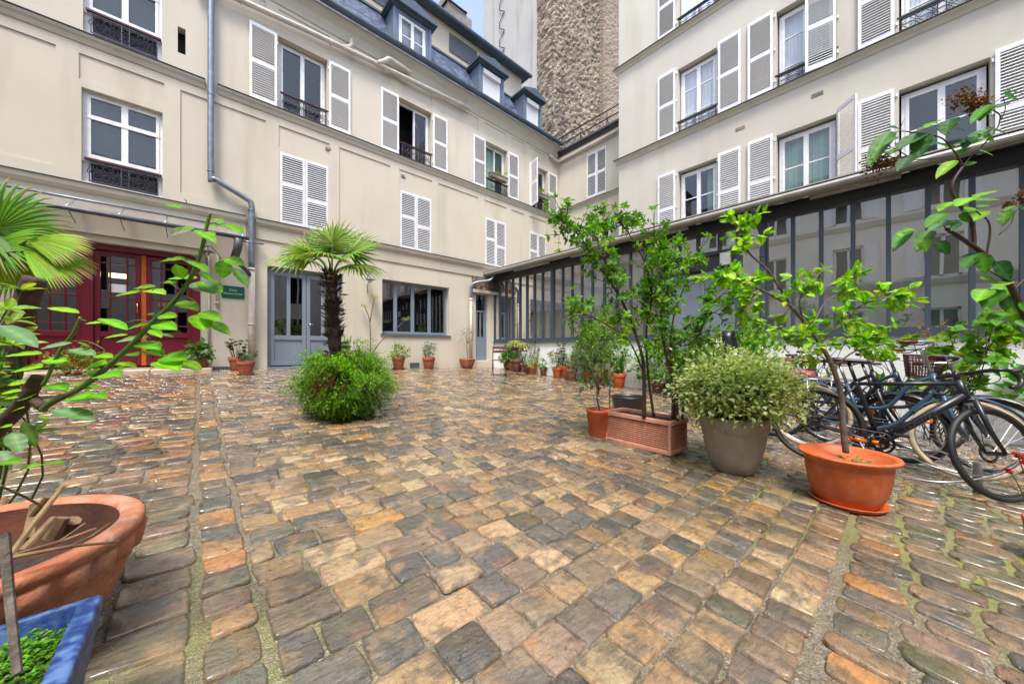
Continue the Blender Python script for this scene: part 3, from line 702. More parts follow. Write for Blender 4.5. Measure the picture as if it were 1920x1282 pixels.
# small ventilation bricks
for u, v in ((2.46, 6.20), (4.53, 6.18), (10.40, 8.82)):
    mb = MB(FL); mb.box(u, v, -.024, u + .13, v + .08, .002)
    for k in range(3): mb.box(u + .012 + k * .04, v + .015, .003, u + .03 + k * .04, v + .065, .006)
    mb.build('vent_brick', 'chimney', LB)
# ---- entrance: oxblood double door with side light, orange leaf edge
door = MB(FL); W_ = -.10
door.box(-2.31, .62, W_ - .06, -2.19, 2.96, .02); door.box(-.11, .62, W_ - .06, .02, 2.96, .02); door.box(-2.19, 2.86, W_ - .06, -.11, 2.96, .02)
door.box(-1.60, .62, W_ - .06, -1.46, 2.86, -.01)
de = door.build('entrance_door', 'red', LB); cube_bevel(de, .008)
def glazed_leaf(a, b, name, nb):
    m_ = MB(FL); f = .075; z0, z1 = .66, 2.84; gl = 1.32
    m_.box(a, z0, W_ - .02, a + f, z1, W_ + .045); m_.box(b - f, z0, W_ - .02, b, z1, W_ + .045); m_.box(a + f, z1 - .07, W_ - .02, b - f, z1, W_ + .045)
    m_.box(a + f, gl - .1, W_ - .02, b - f, gl, W_ + .045); m_.box(a + f, z0, W_ - .02, b - f, z0 + .14, W_ + .045); m_.box(a + f, z0 + .14, W_ - .015, b - f, gl - .1, W_ + .015)
    for t in nb:
        u = a + f + (b - a - 2 * f) * t; m_.box(u - .012, gl, W_ - .01, u + .012, z1 - .07, W_ + .03)
    for v in (gl + .14, 1.98, z1 - .21): m_.box(a + f, v - .012, W_ - .012, b - f, v + .012, W_ + .028)
    o = m_.build(name, 'red', LB); cube_bevel(o, .004)
    g = MB(FL); g.quad((a + f, gl, W_), (b - f, gl, W_), (b - f, z1 - .07, W_), (a + f, z1 - .07, W_)); g.build('pane', 'glass_dark', o); return o
glazed_leaf(-2.19, -1.60, 'side_light', (.32, .72)); glazed_leaf(-1.46, -.86, 'door_leaf', (.27, .76)); lf = glazed_leaf(-.78, -.11, 'door_leaf', (.25, .70))
mb = MB(FL); mb.box(-.855, .66, W_ - .02, -.785, 2.85, W_ + .03); mb.build('leaf_edge', 'orange_wood', LB)
mb = MB(FL); mb.tube([FL(-.90, 1.70, W_ + .04), FL(-.90, 1.70, W_ + .10), FL(-.90, 1.88, W_ + .10), FL(-.90, 1.88, W_ + .04)], .012, 8); mb.T = None; o_ = MB(); o_.v = mb.v
hm = MB(); hm.tube([FL(-.90, 1.70, W_ + .04), FL(-.90, 1.70, W_ + .10), FL(-.90, 1.88, W_ + .10), FL(-.90, 1.88, W_ + .04)], .012, 8); hm.build('door_handle', 'brass', LB, True)
mb = MB(FL); mb.box(-1.28, 2.08, W_ + .004, -1.03, 2.24, W_ + .008); mb.build('door_notice', 'paper', LB)
mb = MB(FL); mb.box(-.62, 1.86, W_ + .004, -.50, 1.93, W_ + .008); mb.build('door_sticker', 'brass', LB)
mb = MB(FL); mb.box(-2.2, 2.97, 0, .04, 3.10, .10); mb.box(-2.25, 3.10, 0, .07, 3.13, .13); cube_bevel(mb.build('door_lintel', 'trim', LB), .01)
mb = MB(FL); mb.box(-2.31, .30, -.3, .02, .62, .05); mb.build('door_threshold', 'stone_step', LB)
m_, nt_, b_ = newmat('lit_lamp'); b_.inputs['Emission Color'].default_value = (1, .75, .4, 1); b_.inputs['Emission Strength'].default_value = 2.2; M['lit'] = m_
mb = MB(); mb.box(-1.33, 10.45, 2.42, -1.10, 10.55, 2.50); mb.build('hall_lamp', 'lit', LB)
# ---- glass canopy over the entrance
mb = MB(); Zi, Zo, Yi, Yo = 3.70, 3.38, 9.96, 9.28

g = MB(); g.add([(-3.6, Yi, Zi), (.72, Yi, Zi), (.72, Yo, Zo), (-3.6, Yo, Zo)], [(0, 1, 2, 3)])
cn = MB()
for k in range(8):
    x = -3.4 + k * .585; cn.tube([(x, Yi, Zi - .02), (x, Yo - .02, Zo - .02)], .022, 6); cn.tube([(x, Yo, Zo - .02), (x, 9.9, 3.25)], .008, 5)
cn.tube([(-3.6, Yo - .02, Zo - .03), (.74, Yo - .02, Zo - .03)], .022, 8); cn.tube([(-3.6, Yi - .02, Zi + .01), (.72, Yi - .02, Zi + .01)], .022, 6)
co_ = cn.build('canopy', 'zinc', LB, True); g.build('canopy_glass', 'dirty_glass', co_)
gm = MB(); gm.tube([(-3.6, Yo - .09, Zo - .06), (.78, Yo - .09, Zo - .06)], .042, 12); gm.build('canopy_gutter', 'lead', LB, True)
gm = MB(); gm.tube([(.62, Yo - .09, Zo - .08), (.60, Yo - .02, Zo - .30), (.55, 9.55, Zo - .50)], .075, 12); gm.tube([(.56, 9.52, 2.92), (.80, 9.8, 2.74), (.89, 9.88, 2.62)], .045, 10); gm.build('canopy_outlet', 'lead', LB, True)
# ---- rain pipe that steps across the wall, and its cast-iron foot
mb = MB(); mb.tube(bez([(.19, 9.88, 9.72), (.19, 9.88, 7), (.19, 9.88, 4.78), (.26, 9.88, 4.66), (.78, 9.88, 4.40), (.89, 9.88, 4.28), (.89, 9.88, 3.9), (.89, 9.88, 2.82)], 5), .058, 14)
for z in (8.6, 6.45, 4.80): mb.torus((.19, 9.88, z), (0, 0, 1), .058, .010, 20, 6)
for z in (4.15, 3.42): mb.torus((.89, 9.88, z), (0, 0, 1), .058, .010, 20, 6)
mb.box(.70, 9.86, 3.41, 1.12, 9.9, 3.44)
mb.build('rain_pipe', 'zinc', LB, True)
mb = MB(); mb.tube([(.89, 9.88, 2.84), (.89, 9.88, .48)], .068, 14); mb.torus((.89, 9.88, 2.80), (0, 0, 1), .066, .022, 20, 8); mb.torus((.89, 9.88, 1.55), (0, 0, 1), .066, .018, 20, 8); mb.build('pipe_foot', 'cast_pipe', LB, True)
# ---- painted waste pipe under the eaves
mb = MB(); L1 = [(-.1, 9.86, 8.72), (.6, 9.86, 8.80), (1.9, 9.86, 8.93), (3.4, 9.86, 9.04), (5.2, 9.86, 9.15), (6.9, 9.86, 9.27)]
mb.tube(L1, .062, 12)
for x in (-.2 + .9, 2.55, 3.95, 5.3, 6.5): 
    zz = 8.74 + (x + .1) * .0765; mb.torus((x, 9.86, zz), (1, 0, .07), .062, .014, 18, 6)
mb.tube(bez([(2.85, 9.85, 9.0), (3.0, 9.86, 9.10), (3.06, 9.88, 9.22), (3.06, 9.9, 9.36)], 4), .055, 10)
mb.tube(bez([(3.75, 9.84, 9.07), (3.95, 9.8, 9.22), (4.05, 9.78, 9.32), (4.25, 9.8, 9.34), (4.75, 9.86, 9.34)], 4), .062, 10)
mb.build('waste_pipe', 'cast_pipe', LB, True)
# ---- wall lamps
def wall_lamp(u, v, parent=LB):
    m_ = MB(); m_.lathe([(.03, .12), (.035, .07), (.13, .03), (.135, .02), (.03, .05)], 24, (u, 9.76, v)); m_.tube(bez([(u, 9.76, v + .1), (u, 9.8, v + .19), (u, 9.93, v + .16), (u, 9.99, v + .05)], 4), .012, 6); m_.tube([(u, 9.98, v - .3), (u, 9.98, v + .05)], .01, 6)
    o = m_.build('wall_lamp', 'lamp', parent, True); b_ = MB(); b_.lathe([(.0, -.07), (.035, -.06), (.05, -.02), (.04, .03), (.02, .05)], 16, (u, 9.76, v)); b_.build('bulb', 'bulb', o, True)
wall_lamp(.12, 3.02); wall_lamp(3.52, 2.88)
mb = MB(); mb.tube([(.16, 9.97, .7), (.16, 9.97, 3.0)], .02, 8); mb.tube([(.30, 9.97, 1.9), (.30, 9.97, 3.1)], .025, 8); mb.torus((.30, 9.96, 2.0), (0, 0, 1), .02, .02, 12, 6); mb.build('conduit', 'cast_pipe', LB, True)
# ---- enamel sign
sg = thing('court_sign', 'green enamel sign with white lettering on the wall between the red and the grey door', 'sign', (.37, 9.985, 2.125))
mb = MB(); mb.box(0, -.008, 0, .40, .006, .27); so = mb.build('plate', 'sign', sg); cube_bevel(so, .004)
def text(body, size, loc, rot, m_, parent, ext=.001, align='CENTER', name='lettering'):
    c_ = D.curves.new(name, 'FONT'); c_.body = body; c_.size = size; c_.align_x = align; c_.extrude = ext
    o = D.objects.new(name, c_); col.objects.link(o); o.location = loc; o.rotation_euler = rot; c_.materials.append(M[m_]); me_ = D.meshes.new_from_object(o); D.objects.remove(o); D.curves.remove(c_)
    o = D.objects.new(name, me_); col.objects.link(o); o.location = loc; o.rotation_euler = rot; o.parent = parent; return o
text('Cour', .062, (.2, -.0105, .165), (PI / 2, 0, 0), 'signtext', sg); text('Plotisson Hochet', .047, (.2, -.0105, .085), (PI / 2, 0, 0), 'signtext', sg)
# ---- grey double door
gd = MB(FL); W_ = -.16
gd.box(1.20, .46, W_ - .05, 1.27, 2.97, W_ + .04); gd.box(2.81, .46, W_ - .05, 2.88, 2.97, W_ + .04); gd.box(1.27, 2.89, W_ - .05, 2.81, 2.97, W_ + .04); gd.box(1.20, .46, -.24, 2.88, .55, .02)
gdo = gd.build('grey_door', 'frame_grey', LB); cube_bevel(gdo, .006)
for a, b in ((1.275, 2.035), (2.045, 2.805)):
    m_ = MB(FL); f = .085; z0, z1, gl = .58, 2.88, 1.32
    m_.box(a, z0, W_ - .02, a + f, z1, W_ + .035); m_.box(b - f, z0, W_ - .02, b, z1, W_ + .035); m_.box(a + f, z1 - .1, W_ - .02, b - f, z1, W_ + .035); m_.box(a + f, gl - .11, W_ - .02, b - f, gl, W_ + .035)
    m_.box(a + f, z0, W_ - .02, b - f, z0 + .09, W_ + .035); m_.box(a + f, z0 + .09, W_ - .015, b - f, gl - .11, W_ + .01); u = (a + b) / 2; m_.box(u - .04, gl, W_ - .018, u + .04, z1 - .1, W_ + .03)
    o = m_.build('door_leaf', 'frame_grey', LB); cube_bevel(o, .005); g = MB(FL); g.quad((a + f, gl, W_), (b - f, gl, W_), (b - f, z1 - .1, W_), (a + f, z1 - .1, W_)); g.build('pane', 'glass_dark', o)
mb = MB(); mb.tube([FL(2.09, 1.62, W_ + .03), FL(2.09, 1.62, W_ + .08), FL(2.21, 1.62, W_ + .08)], .011, 8); mb.build('door_handle', 'chrome', LB, True)
# ---- wide grey workshop window
def strip_window(a, b, c, d, w, cuts, parent, fm, gm, name='window', fw=.07, mw=.055):
    m_ = MB(FL); m_.box(a, c, w - .05, a + fw, d, w + .03); m_.box(b - fw, c, w - .05, b, d, w + .03); m_.box(a + fw, d - fw, w - .05, b - fw, d, w + .03); m_.box(a + fw, c, w - .05, b - fw, c + fw, w + .04)
    for u in cuts: m_.box(u - mw, c + fw, w - .04, u + mw, d - fw, w + .025)
    o = m_.build(name, fm, parent); cube_bevel(o, .005); g = MB(FL); e = [a + fw] + [q for u in cuts for q in (u - mw, u + mw)] + [b - fw]
    for i in range(0, len(e), 2): g.quad((e[i], c + fw, w), (e[i + 1], c + fw, w), (e[i + 1], d - fw, w), (e[i], d - fw, w))
    g.build('pane', gm, o); return o
strip_window(3.95, 6.2, 1.44, 3.02, -.2, (4.42, 4.98, 5.56), LB, 'frame_grey', 'glass_dark')
mb = MB(FL); mb.box(3.9, 1.385, -.2, 6.25, 1.425, .05); mb.build('window_sill', 'zinc', LB)
# ---- little corner door
mb = MB(FL); mb.box(7.29, .56, -.12, 7.36, 2.92, -.06); mb.box(7.75, .56, -.12, 7.82, 2.92, -.06); mb.box(7.36, 2.30, -.12, 7.75, 2.36, -.06); mb.box(7.36, .56, -.13, 7.75, 1.42, -.08); mb.box(7.36, 1.42, -.12, 7.41, 2.3, -.07); mb.box(7.70, 1.42, -.12, 7.75, 2.3, -.07); mb.box(7.53, 1.42, -.12, 7.575, 2.3, -.07)
cd = mb.build('corner_door', 'frame_grey', LB); g = MB(FL); g.quad((7.36, 1.42, -.1), (7.75, 1.42, -.1), (7.75, 2.92, -.1), (7.36, 2.92, -.1)); g.build('pane', 'glass_dark', cd)
mb = MB(FL); mb.box(7.08, 2.96, .0, 8.12, 3.07, .16); mb.box(7.10, -.5, .0, 7.27, 2.96, .03); mb.box(7.84, -.5, 0, 8.1, 2.96, .06); mb.box(7.29, -.2, -.1, 7.84, .56, .09); cube_bevel(mb.build('corner_door_surround', 'wall', LB), .008)
mb = MB(); r_ = random.Random(5)
for k in range(10):
    x = 7.14 + k * .095; mb.tube(bez([(x, 9.93, 3.09), (x + r_.uniform(-.06, .06), 9.86, 3.2), (x + r_.uniform(-.08, .08), 9.88, 3.36), (x + r_.uniform(-.1, .1), 9.9, 3.54)], 4), r_.uniform(.008, .02), 6)
mb.build('bundled_cable', 'terra_dull', LB, True)
mb = MB(FL); mb.box(7.12, 3.08, -.02, 8.1, 3.54, .02); mb.build('rough_patch', M['rubble'], LB)
mb = MB(); mb.tube(bez([(7.78, 9.55, 3.58), (7.62, 9.62, 3.40), (7.2, 9.78, 3.30), (7.04, 9.86, 3.2), (7.0, 9.88, 3.05), (7.0, 9.88, 2.72)], 5), .048, 12); mb.build('rain_pipe', 'zinc', LB, True)
mb = MB(); mb.tube([(7.0, 9.88, 2.74), (7.0, 9.88, .35)], .05, 12); mb.torus((7.0, 9.88, 2.68), (0, 0, 1), .05, .018, 20, 8); mb.torus((7.0, 9.88, 1.6), (0, 0, 1), .05, .015, 20, 8); mb.build('pipe_foot', 'cast_pipe', LB, True)
# ---- air grilles near the ground
def grille(a, b, c, d, n=9, mm=5):
    m_ = MB(FL); m_.box(a, c, -.01, b, d, .008)
    o = m_.build('air_grille', 'frame_grey', LB); h = MB(FL)
    for i in range(n):
        for j in range(mm):
            u = a + (b - a) * (i + .18) / n; v = c + (d - c) * (j + .18) / mm; h.box(u, v, .009, u + (b - a) / n * .64, v + (d - c) / mm * .64, .011)
    h.build('grille_holes', 'dark', o)
grille(4.80, 5.12, .40, .56); grille(.22, .70, .47, .60, 12, 4)
# ---- mansard roof
mb = MB(); zb, zt = 9.76, 11.3
mb.add([(-8, 9.95, zb), (11.15, 9.95, zb), (11.15, 10.65, zt), (-8, 10.65, zt), (11.15, 12.5, zb), (11.15, 12.5, zt)], [(0, 1, 2, 3), (1, 4, 5, 2)])
mb.build('slate_slope', 'slate', LB)
mb = MB(); mb.box(-8, 10.64, zt, 10.15, 13.9, 12.42); mb.build('attic_wall', 'wall3', LB)
mb = MB(); mb.box(-8, 10.60, zt - .02, 10.4, 10.67, zt + .05); mb.build('roof_break', 'gutter', LB)
mb = MB(); mb.box(-8, 10.34, 12.42, 10.38, 14.1, 12.50); mb.tube([(-8, 10.32, 12.46), (10.42, 10.32, 12.46)], .07, 10); mb.add([(-8, 10.4, 12.5), (10.3, 10.4, 12.5), (10.3, 12.2, 13.0), (-8, 12.2, 13.0), (-8, 14, 12.5), (10.3, 14, 12.5)], [(0, 1, 2, 3), (3, 2, 5, 4)]); mb.build('upper_roof', 'gutter', LB)
for u in (3.9, 6.6): 
    mb = MB(); mb.box(u, 10.61, 11.55, u + 1.2, 10.645, 12.2); a_ = mb.build('attic_window', 'lead', LB)
for (u0, u1, kind) in ((4.27, 5.50, 0), (7.42, 8.55, 1), (9.62, 10.62, 1), (.55, 1.75, 0)):
    fy = 9.97; b_ = MB(); wv = .17; z0, z1 = 9.86, 11.16
    b_.box(u0, fy, z0, u0 + wv, 10.9, z1); b_.box(u1 - wv, fy, z0, u1, 10.9, z1); b_.box(u0 + wv, fy, z1 - .10, u1 - wv, 10.9, z1); b_.box(u0 + wv, fy, z0, u1 - wv, fy + .1, z0 + .14)
    b_.box(u0 - .01, fy - .03, z0, u0 + .07, fy, z1); b_.box(u1 - .07, fy - .03, z0, u1 + .01, fy, z1)
    dm = b_.build('dormer', 'dormer', LB)
    cp = MB(); k0, k1 = u0 - .14, u1 + .14; um = (u0 + u1) / 2
    prof = [(z1, fy - .05), (z1 + .06, fy - .12), (z1 + .10, fy - .19), (z1 + .16, fy - .21)]
    cp.box(k0 + .06, fy - .10, z1, k1 - .06, 10.95, z1 + .06); cp.box(k0, fy - .2, z1 + .06, k1, 10.95, z1 + .12)
    cp.add([(k0, fy - .2, z1 + .12), (k1, fy - .2, z1 + .12), (um, fy - .2, z1 + .36), (k0, 10.95, z1 + .12), (k1, 10.95, z1 + .12), (um, 10.95, z1 + .36)], [(0, 1, 2), (0, 2, 5, 3), (1, 4, 5, 2)])
    cp.build('dormer_cap', 'gutter', dm)
    TD = lambda u, v, w, fy=fy: (u, fy - w, v)
    if kind == 0: casement(TD, dm, u0 + wv, u1 - wv, z0 + .14, z1 - .1, -.05, 2, (.45,), curtain='curtain', name='dormer_window')
    else:
        bl = MB(TD); a, b = u0 + wv, u1 - wv; bl.box(a, z1 - .26, -.06, b, z1 - .1, .06); n = 22
        bl.box(a, z0 + .14, -.1, a + .05, z1 - .26, -.01); bl.box(b - .05, z0 + .14, -.1, b, z1 - .26, -.01)
        for q in range(n):
            v = z0 + .14 + (z1 - z0 - .40) * q / n; bl.box(a + .05, v, -.07, b - .05, v + .034, -.045)
        bl.box(a + .05, z0 + .14, -.09, b - .05, z1 - .26, -.072); bl.build('roller_shutter', 'blind', dm)
CZ = 14.45; mb = MB(); mb.box(7.15, 11.6, 12.6, 7.95, 12.6, CZ); mb.box(7.95, 11.8, 12.6, 8.4, 12.5, CZ + .15); mb.add([(7.07, 11.52, CZ), (8.0, 11.52, CZ), (8.0, 12.7, CZ), (7.07, 12.7, CZ), (7.07, 12.1, CZ + .3), (8.0, 12.1, CZ + .3)], [(0, 1, 5, 4), (3, 2, 5, 4), (0, 4, 3), (1, 2, 5)])
for k in range(3): mb.lathe([(.09, 0), (.08, .26), (.09, .28)], 10, (8.17, 11.95 + k * .2, CZ + .15))
mb.build('chimney', 'chimney', LB)

# ---- stone steps in front of the entrance
st_ = thing('entrance_steps', 'two low limestone steps below the oxblood entrance door', 'steps', (0, 0, 0))
for k, (y0, y1, z0, z1, x1) in enumerate(((9.36, 9.9, -.1, .60, .20), (9.02, 9.44, -.1, .475, .24))):
    for i in range(5):
        a = -4.4 + i * .93; b = a + .92 if i < 4 else x1; m_ = MB(); m_.box(a, y0, z0, b, y1, z1); cube_bevel(m_.build('step_block', 'stone_step', st_), .018, 3)

# ================================================================== RIGHT BUILDING (wall at X = 10)
RB = thing('apartment_building', 'tall cream building with white louvred shutters rising above the glazed workshop', 'building')
wF1 = [(3.12, 4.11), (.84, 1.87), (-1.08, -.04), (-3.6, -2.6)]
hs = [(a, b, 3.95, 5.96) for a, b in wF1] + [(a, b, 7.06, 8.83) for a, b in wF1] + [(a, b, 9.97, 11.7) for a, b in wF1]
wall_mesh(FR, -7, 5.96, -.6, 13.4, hs, [], 'wall2', 'wall', RB)
mb = MB(); mb.quad((10, 5.96, -.6), (14, 5.96, -.6), (14, 5.96, 13.4), (10, 5.96, 13.4)); mb.quad((14, 5.96, -.6), (14, -7, -.6), (14, -7, 13.4), (14, 5.96, 13.4)); mb.quad((10, -7, -.6), (14, -7, -.6), (14, -7, 13.4), (10, -7, 13.4)); mb.quad((10, -7, 13.4), (14, -7, 13.4), (14, 5.96, 13.4), (10, 5.96, 13.4)); mb.build('side_wall', 'wall2', RB)
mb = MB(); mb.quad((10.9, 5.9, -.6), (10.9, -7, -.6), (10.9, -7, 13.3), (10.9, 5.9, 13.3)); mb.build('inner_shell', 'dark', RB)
for z in (6.99, 9.90):
    cornice(FR, -7, 6.06, [(z - .13, 0), (z - .125, .02), (z - .06, .05), (z - .02, .10), (z, .11), (z + .005, 0)], 'trim', 'string_course', RB)
    cornice(FR, -7, 6.09, [(z + .006, .002), (z + .007, .135), (z + .018, .137), (z + .035, 0)], 'lead', 'lead_flashing', RB)
SW = .50
for i, (a, b) in enumerate(wF1):
    # first floor: clear windows with two bars; second floor: lower guard and curtains
    casement(FR, RB, a + .03, b - .03, 3.95, 5.9, -.17, 2, (.62, .34, .1), curtain=('curtain_green', 'curtain_green', None, None)[i], cover=(1.0, 1.0, 1, 1)[i] * (.99 if i else .30))
    casement(FR, RB, a + .03, b - .03, 7.06, 8.77, -.17, 2, (.66, .27), curtain='curtain')
    casement(FR, RB, a + .03, b - .03, 9.97, 11.6, -.17, 2, (.66, .27), curtain='curtain')
    for z in (7.07, 9.98): guard(FR, RB, a + .02, b - .02, z, z + .26, -.02, 1, 'iron')
    for (z0, z1) in ((3.95, 6.02), (7.04, 8.90), (9.96, 11.75)):
        hi = b + .06; lo = a - .04       # hi side = further from the viewer
        shutter_leaf(FR, RB, hi, hi + SW, z0, z1, .02)
        if i == 1 and z0 < 5: shutter_leaf(FR, RB, lo - SW + .03, lo + .03, z0, z1, .02, (lo + .03, R(48)))
        elif i == 1 and 6 < z0 < 8: shutter_leaf(FR, RB, a + .01, a + .01 + SW, z0, z1, .03, (a, R(8)))
        else: shutter_leaf(FR, RB, lo - SW, lo, z0, z1, .02)
        hinges(FR, RB, (a - .02, b + .03), (z0 + .2, (z0 + z1) / 2, z1 - .15))
for u, v in ((2.5, 6.42), (1.05, 6.48)):
    mb = MB(FR); mb.box(u, v, .0, u + .2, v + .09, .006)
    for k in range(5): mb.box(u + .015 + k * .037, v + .015, .007, u + .035 + k * .037, v + .075, .010)
    mb.build('vent_brick', 'chimney', RB)

# ================================================================== LINK WING (wall at X = 11.8)
LW = thing('link_wing', 'narrow cream wing with railed roof terrace in the inner corner of the courtyard', 'building')
wall_mesh(FW, 5.9, 10.0, -.6, 9.5, [(7.56, 8.5, 7.1, 8.93), (7.45, 8.5, 4.3, 6.08)], [], 'wall', 'wall', LW)
mb = MB(); mb.box(11.9, 6.0, 9.3, 16, 11.2, 9.55); mb.build('terrace_slab', 'lead', LW)
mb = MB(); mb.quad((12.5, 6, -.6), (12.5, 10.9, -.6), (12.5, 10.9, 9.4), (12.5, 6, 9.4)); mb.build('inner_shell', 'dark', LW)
mb = MB(FW); mb.box(6.0, 9.42, 0, 10.0, 9.50, .10); mb.box(6.0, 9.50, .02, 10.0, 9.57, .2); mb.build('gutter', 'lead', LW)
cornice(FW, 5.97, 10, [(9.12, 0), (9.13, .03), (9.2, .05), (9.24, .10), (9.30, .10), (9.31, 0)], 'trim', 'eaves_cornice', LW)
mb = MB(); mb.tube([(11.66, 6.0, 9.18), (11.66, 9.86, 9.12), (11.3, 9.9, 9.18), (11.1, 9.9, 9.22)], .055, 10); mb.build('waste_pipe', 'cast_pipe', LW, True)
cornice(FW, 5.97, 10, [(6.86, 0), (6.865, .02), (6.93, .045), (6.97, .10), (7.0, .11), (7.01, 0)], 'trim', 'string_course', LW); cornice(FW, 5.97, 10, [(7.012, .002), (7.013, .12), (7.022, .122), (7.04, 0)], 'lead', 'lead_flashing', LW)
shutter_leaf(FW, LW, 7.57, 8.025, 7.1, 8.92, -.02); shutter_leaf(FW, LW, 8.035, 8.49, 7.1, 8.92, -.02)
casement(FW, LW, 7.47, 8.48, 4.3, 6.05, -.17, 2, (.5,)); shutter_leaf(FW, LW, 8.55, 9.05, 4.3, 6.05, .02); shutter_leaf(FW, LW, 6.9, 7.4, 4.3, 6.05, .02)
for u, v in ((8.5, 6.46), (7.55, 6.5)): mb = MB(FW); mb.box(u, v, 0, u + .2, v + .08, .006); mb.build('vent_brick', 'chimney', LW)
mb = MB()
for z in (10.18, 9.88): mb.tube([(11.72, 10.0, z), (11.72, 6.0, z)], .022, 6)
for y in (10.0, 8.75, 7.5, 6.3): mb.tube([(11.72, y, 9.5), (11.72, y, 10.18)], .02, 6); mb.tube([(11.72, y, 9.88), (12.1, y, 9.56)], .012, 5)
mb.build('terrace_railing', 'iron', LW, True)

# ================================================================== NEIGHBOUR'S PARTY WALLS
NB = thing('party_wall_building', 'very tall neighbouring building with bare rubble and rendered party walls', 'building')
mb = MB(); mb.quad((13, 17.1, 5), (13, 12.62, 5), (13, 12.62, 34), (13, 17.0, 34)); mb.quad((13, 17.1, 5), (19, 17.1, 5), (19, 17.1, 34), (13, 17.0, 34)); mb.build('rendered_wall', 'tall', NB)
mb = MB(); mb.box(12.93, 12.45, 5, 13.2, 12.78, 34); mb.build('quoin', 'tall', NB)
# rubble faces have real relief
def relief_wall(p0, p1, z0, z1, m_, name, amp=.03, step=.14):
    m2 = MB(); p0 = Vector(p0); p1 = Vector(p1); Ln = (p1 - p0).length; n = int(Ln / step); k = int((z1 - z0) / step); nn = Vector((-(p1 - p0).y, (p1 - p0).x)).normalized()
    rr = random.Random(9)
    for j in range(k + 1):
        for i in range(n + 1):
            q = p0 + (p1 - p0) * (i / n); o = rr.uniform(-amp, amp); m2.v.append((q.x + nn.x * o, q.y + nn.y * o, z0 + (z1 - z0) * j / k)); m2.c.append((1, 1, 1))
    for j in range(k):
        for i in range(n): a = j * (n + 1) + i; m2.f.append((a, a + 1, a + n + 2, a + n + 1))
    return m2.build(name, m_, NB)
relief_wall((13, 12.5), (13, 11.35), 5, 30, 'rubble', 'rubble_wall', .05)
relief_wall((12.98, 11.35), (17.0, 11.35), 5, 30, 'rubble', 'rubble_wall', .05)
relief_wall((16.98, 11.2), (23.5, 10.6), 5, 30, 'rubble_smooth', 'rubble_wall', .02)
mb = MB(); mb.quad((16.98, 11.5, 5), (16.98, 11.1, 5), (16.98, 11.1, 30), (16.98, 11.5, 30)); mb.build('rubble_wall', 'rubble_smooth', NB)
mb = MB()
def zig(x, y, z0, n, s=.3):
    pts = [(x, y, z0)]; z = z0
    for i in range(n):
        pts += [(x - .01, y + s, z + s * .8), (x - .01, y + s, z + s * 1.6), (x, y, z + s * 2.4), (x, y, z + s * 2.5)]; z += s * 2.5
    mb.tube([Vector(p) for p in pts], .022, 5, False)
zig(12.95, 15.0, 15, 10, .42)
mb.build('flue_scar', 'iron', NB)
mb = MB()
for k in range(9):
    x = 13.45 + (k % 2) * .12; z = 10.4 + k * .55; mb.tube([(x - .25, 11.26, z + .1), (x, 11.26, z + .35), (x + .3, 11.26, z + .2), (x + .25, 11.26, z - .05)], .02, 5)
mb.build('flue_scar', 'iron', NB)

# ================================================================== GLAZED WORKSHOP (front at X = 8.1)
SH = thing('glazed_workshop', 'low workshop with grey metal glazing over a white wall and a shallow zinc roof', 'workshop')
mb = MB(FS); mb.box(3.62, -.6, -.2, 10.0, 1.24, 0); mb.box(-6, -.6, -.2, 2.10, 1.24, 0); mb.build('white_plinth_wall', 'whitewall', SH)
mb = MB(FS)
for u, w_, o in ((9.98, .05, 0), (7.105, .055, 0), (3.66, .06, .0), (2.13, .05, 0), (1.71, .06, 0), (-6, .06, 0)): mb.box(u - w_, 1.24, -.07, u + w_, 3.46, .035)
mb.box(3.72, 1.24, -.07, 9.93, 1.33, .04); mb.box(-5.94, 1.24, -.07, 2.08, 1.33, .04)
mb.box(-5.9, 1.20, 0, 2.08, 1.24, .06); mb.box(3.7, 1.20, 0, 9.95, 1.24, .06)
for u in (9.64, 9.29, 8.94, 8.57, 8.23, 7.88, 7.52, 6.70, 6.35, 6.0, 5.64, 5.26, 4.88, 4.50, 4.12): mb.box(u - .024, 1.33, -.05, u + .024, 3.42, .03)
for u in (1.27, .88, .48, .08, -.32, -.72, -1.13, -1.6, -2.1, -2.6, -3.1, -3.6, -4.2, -4.8, -5.4): mb.box(u - .028, 1.33, -.05, u + .028, 3.44, .03)
gfr = mb.build('glazing_frame', 'frame_dark', SH)
g = MB(FS); g.quad((3.7, 1.3, -.02), (9.95, 1.3, -.02), (9.95, 3.5, -.02), (3.7, 3.5, -.02)); g.build('pane', 'glass_far', gfr)
g = MB(FS); g.quad((-5.95, 1.3, -.02), (2.1, 1.3, -.02), (2.1, 3.5, -.02), (-5.95, 3.5, -.02)); g.build('pane', 'glass_shed', gfr)
mb = MB(FS); mb.box(-6, 3.43, -.1, 10.0, 3.64, .06); mb.box(-6, 3.64, -.12, 10.0, 3.70, .03); mb.build('header_beam', 'beam_dark', SH)
# transom lights and sliding doors
mb = MB(FS); mb.box(2.18, 2.98, -.05, 3.60, 3.05, .03); mb.box(2.18, 2.62, -.06, 3.60, 2.98, -.02)
for u in (3.30, 2.90, 2.48): mb.box(u - .03, 3.05, -.05, u + .03, 3.43, .03)
to = mb.build('transom_frame', 'beam_dark', SH); g = MB(FS); g.quad((2.18, 3.05, -.02), (3.6, 3.05, -.02), (3.6, 3.45, -.02), (2.18, 3.45, -.02)); g.build('pane', 'glass_shed', to)
for a, b in ((2.77, 3.60), (2.18, 2.755)):
    m_ = MB(FS); m_.box(a, -.5, -.06, b, 2.64, -.01); m_.box(a, 2.50, -.01, b, 2.62, .012); m_.box(a, -.5, -.01, a + .07, 2.5, .012); m_.box(b - .07, -.5, -.01, b, 2.5, .012); cube_bevel(m_.build('grey_door_panel', 'frame_grey', SH), .005)
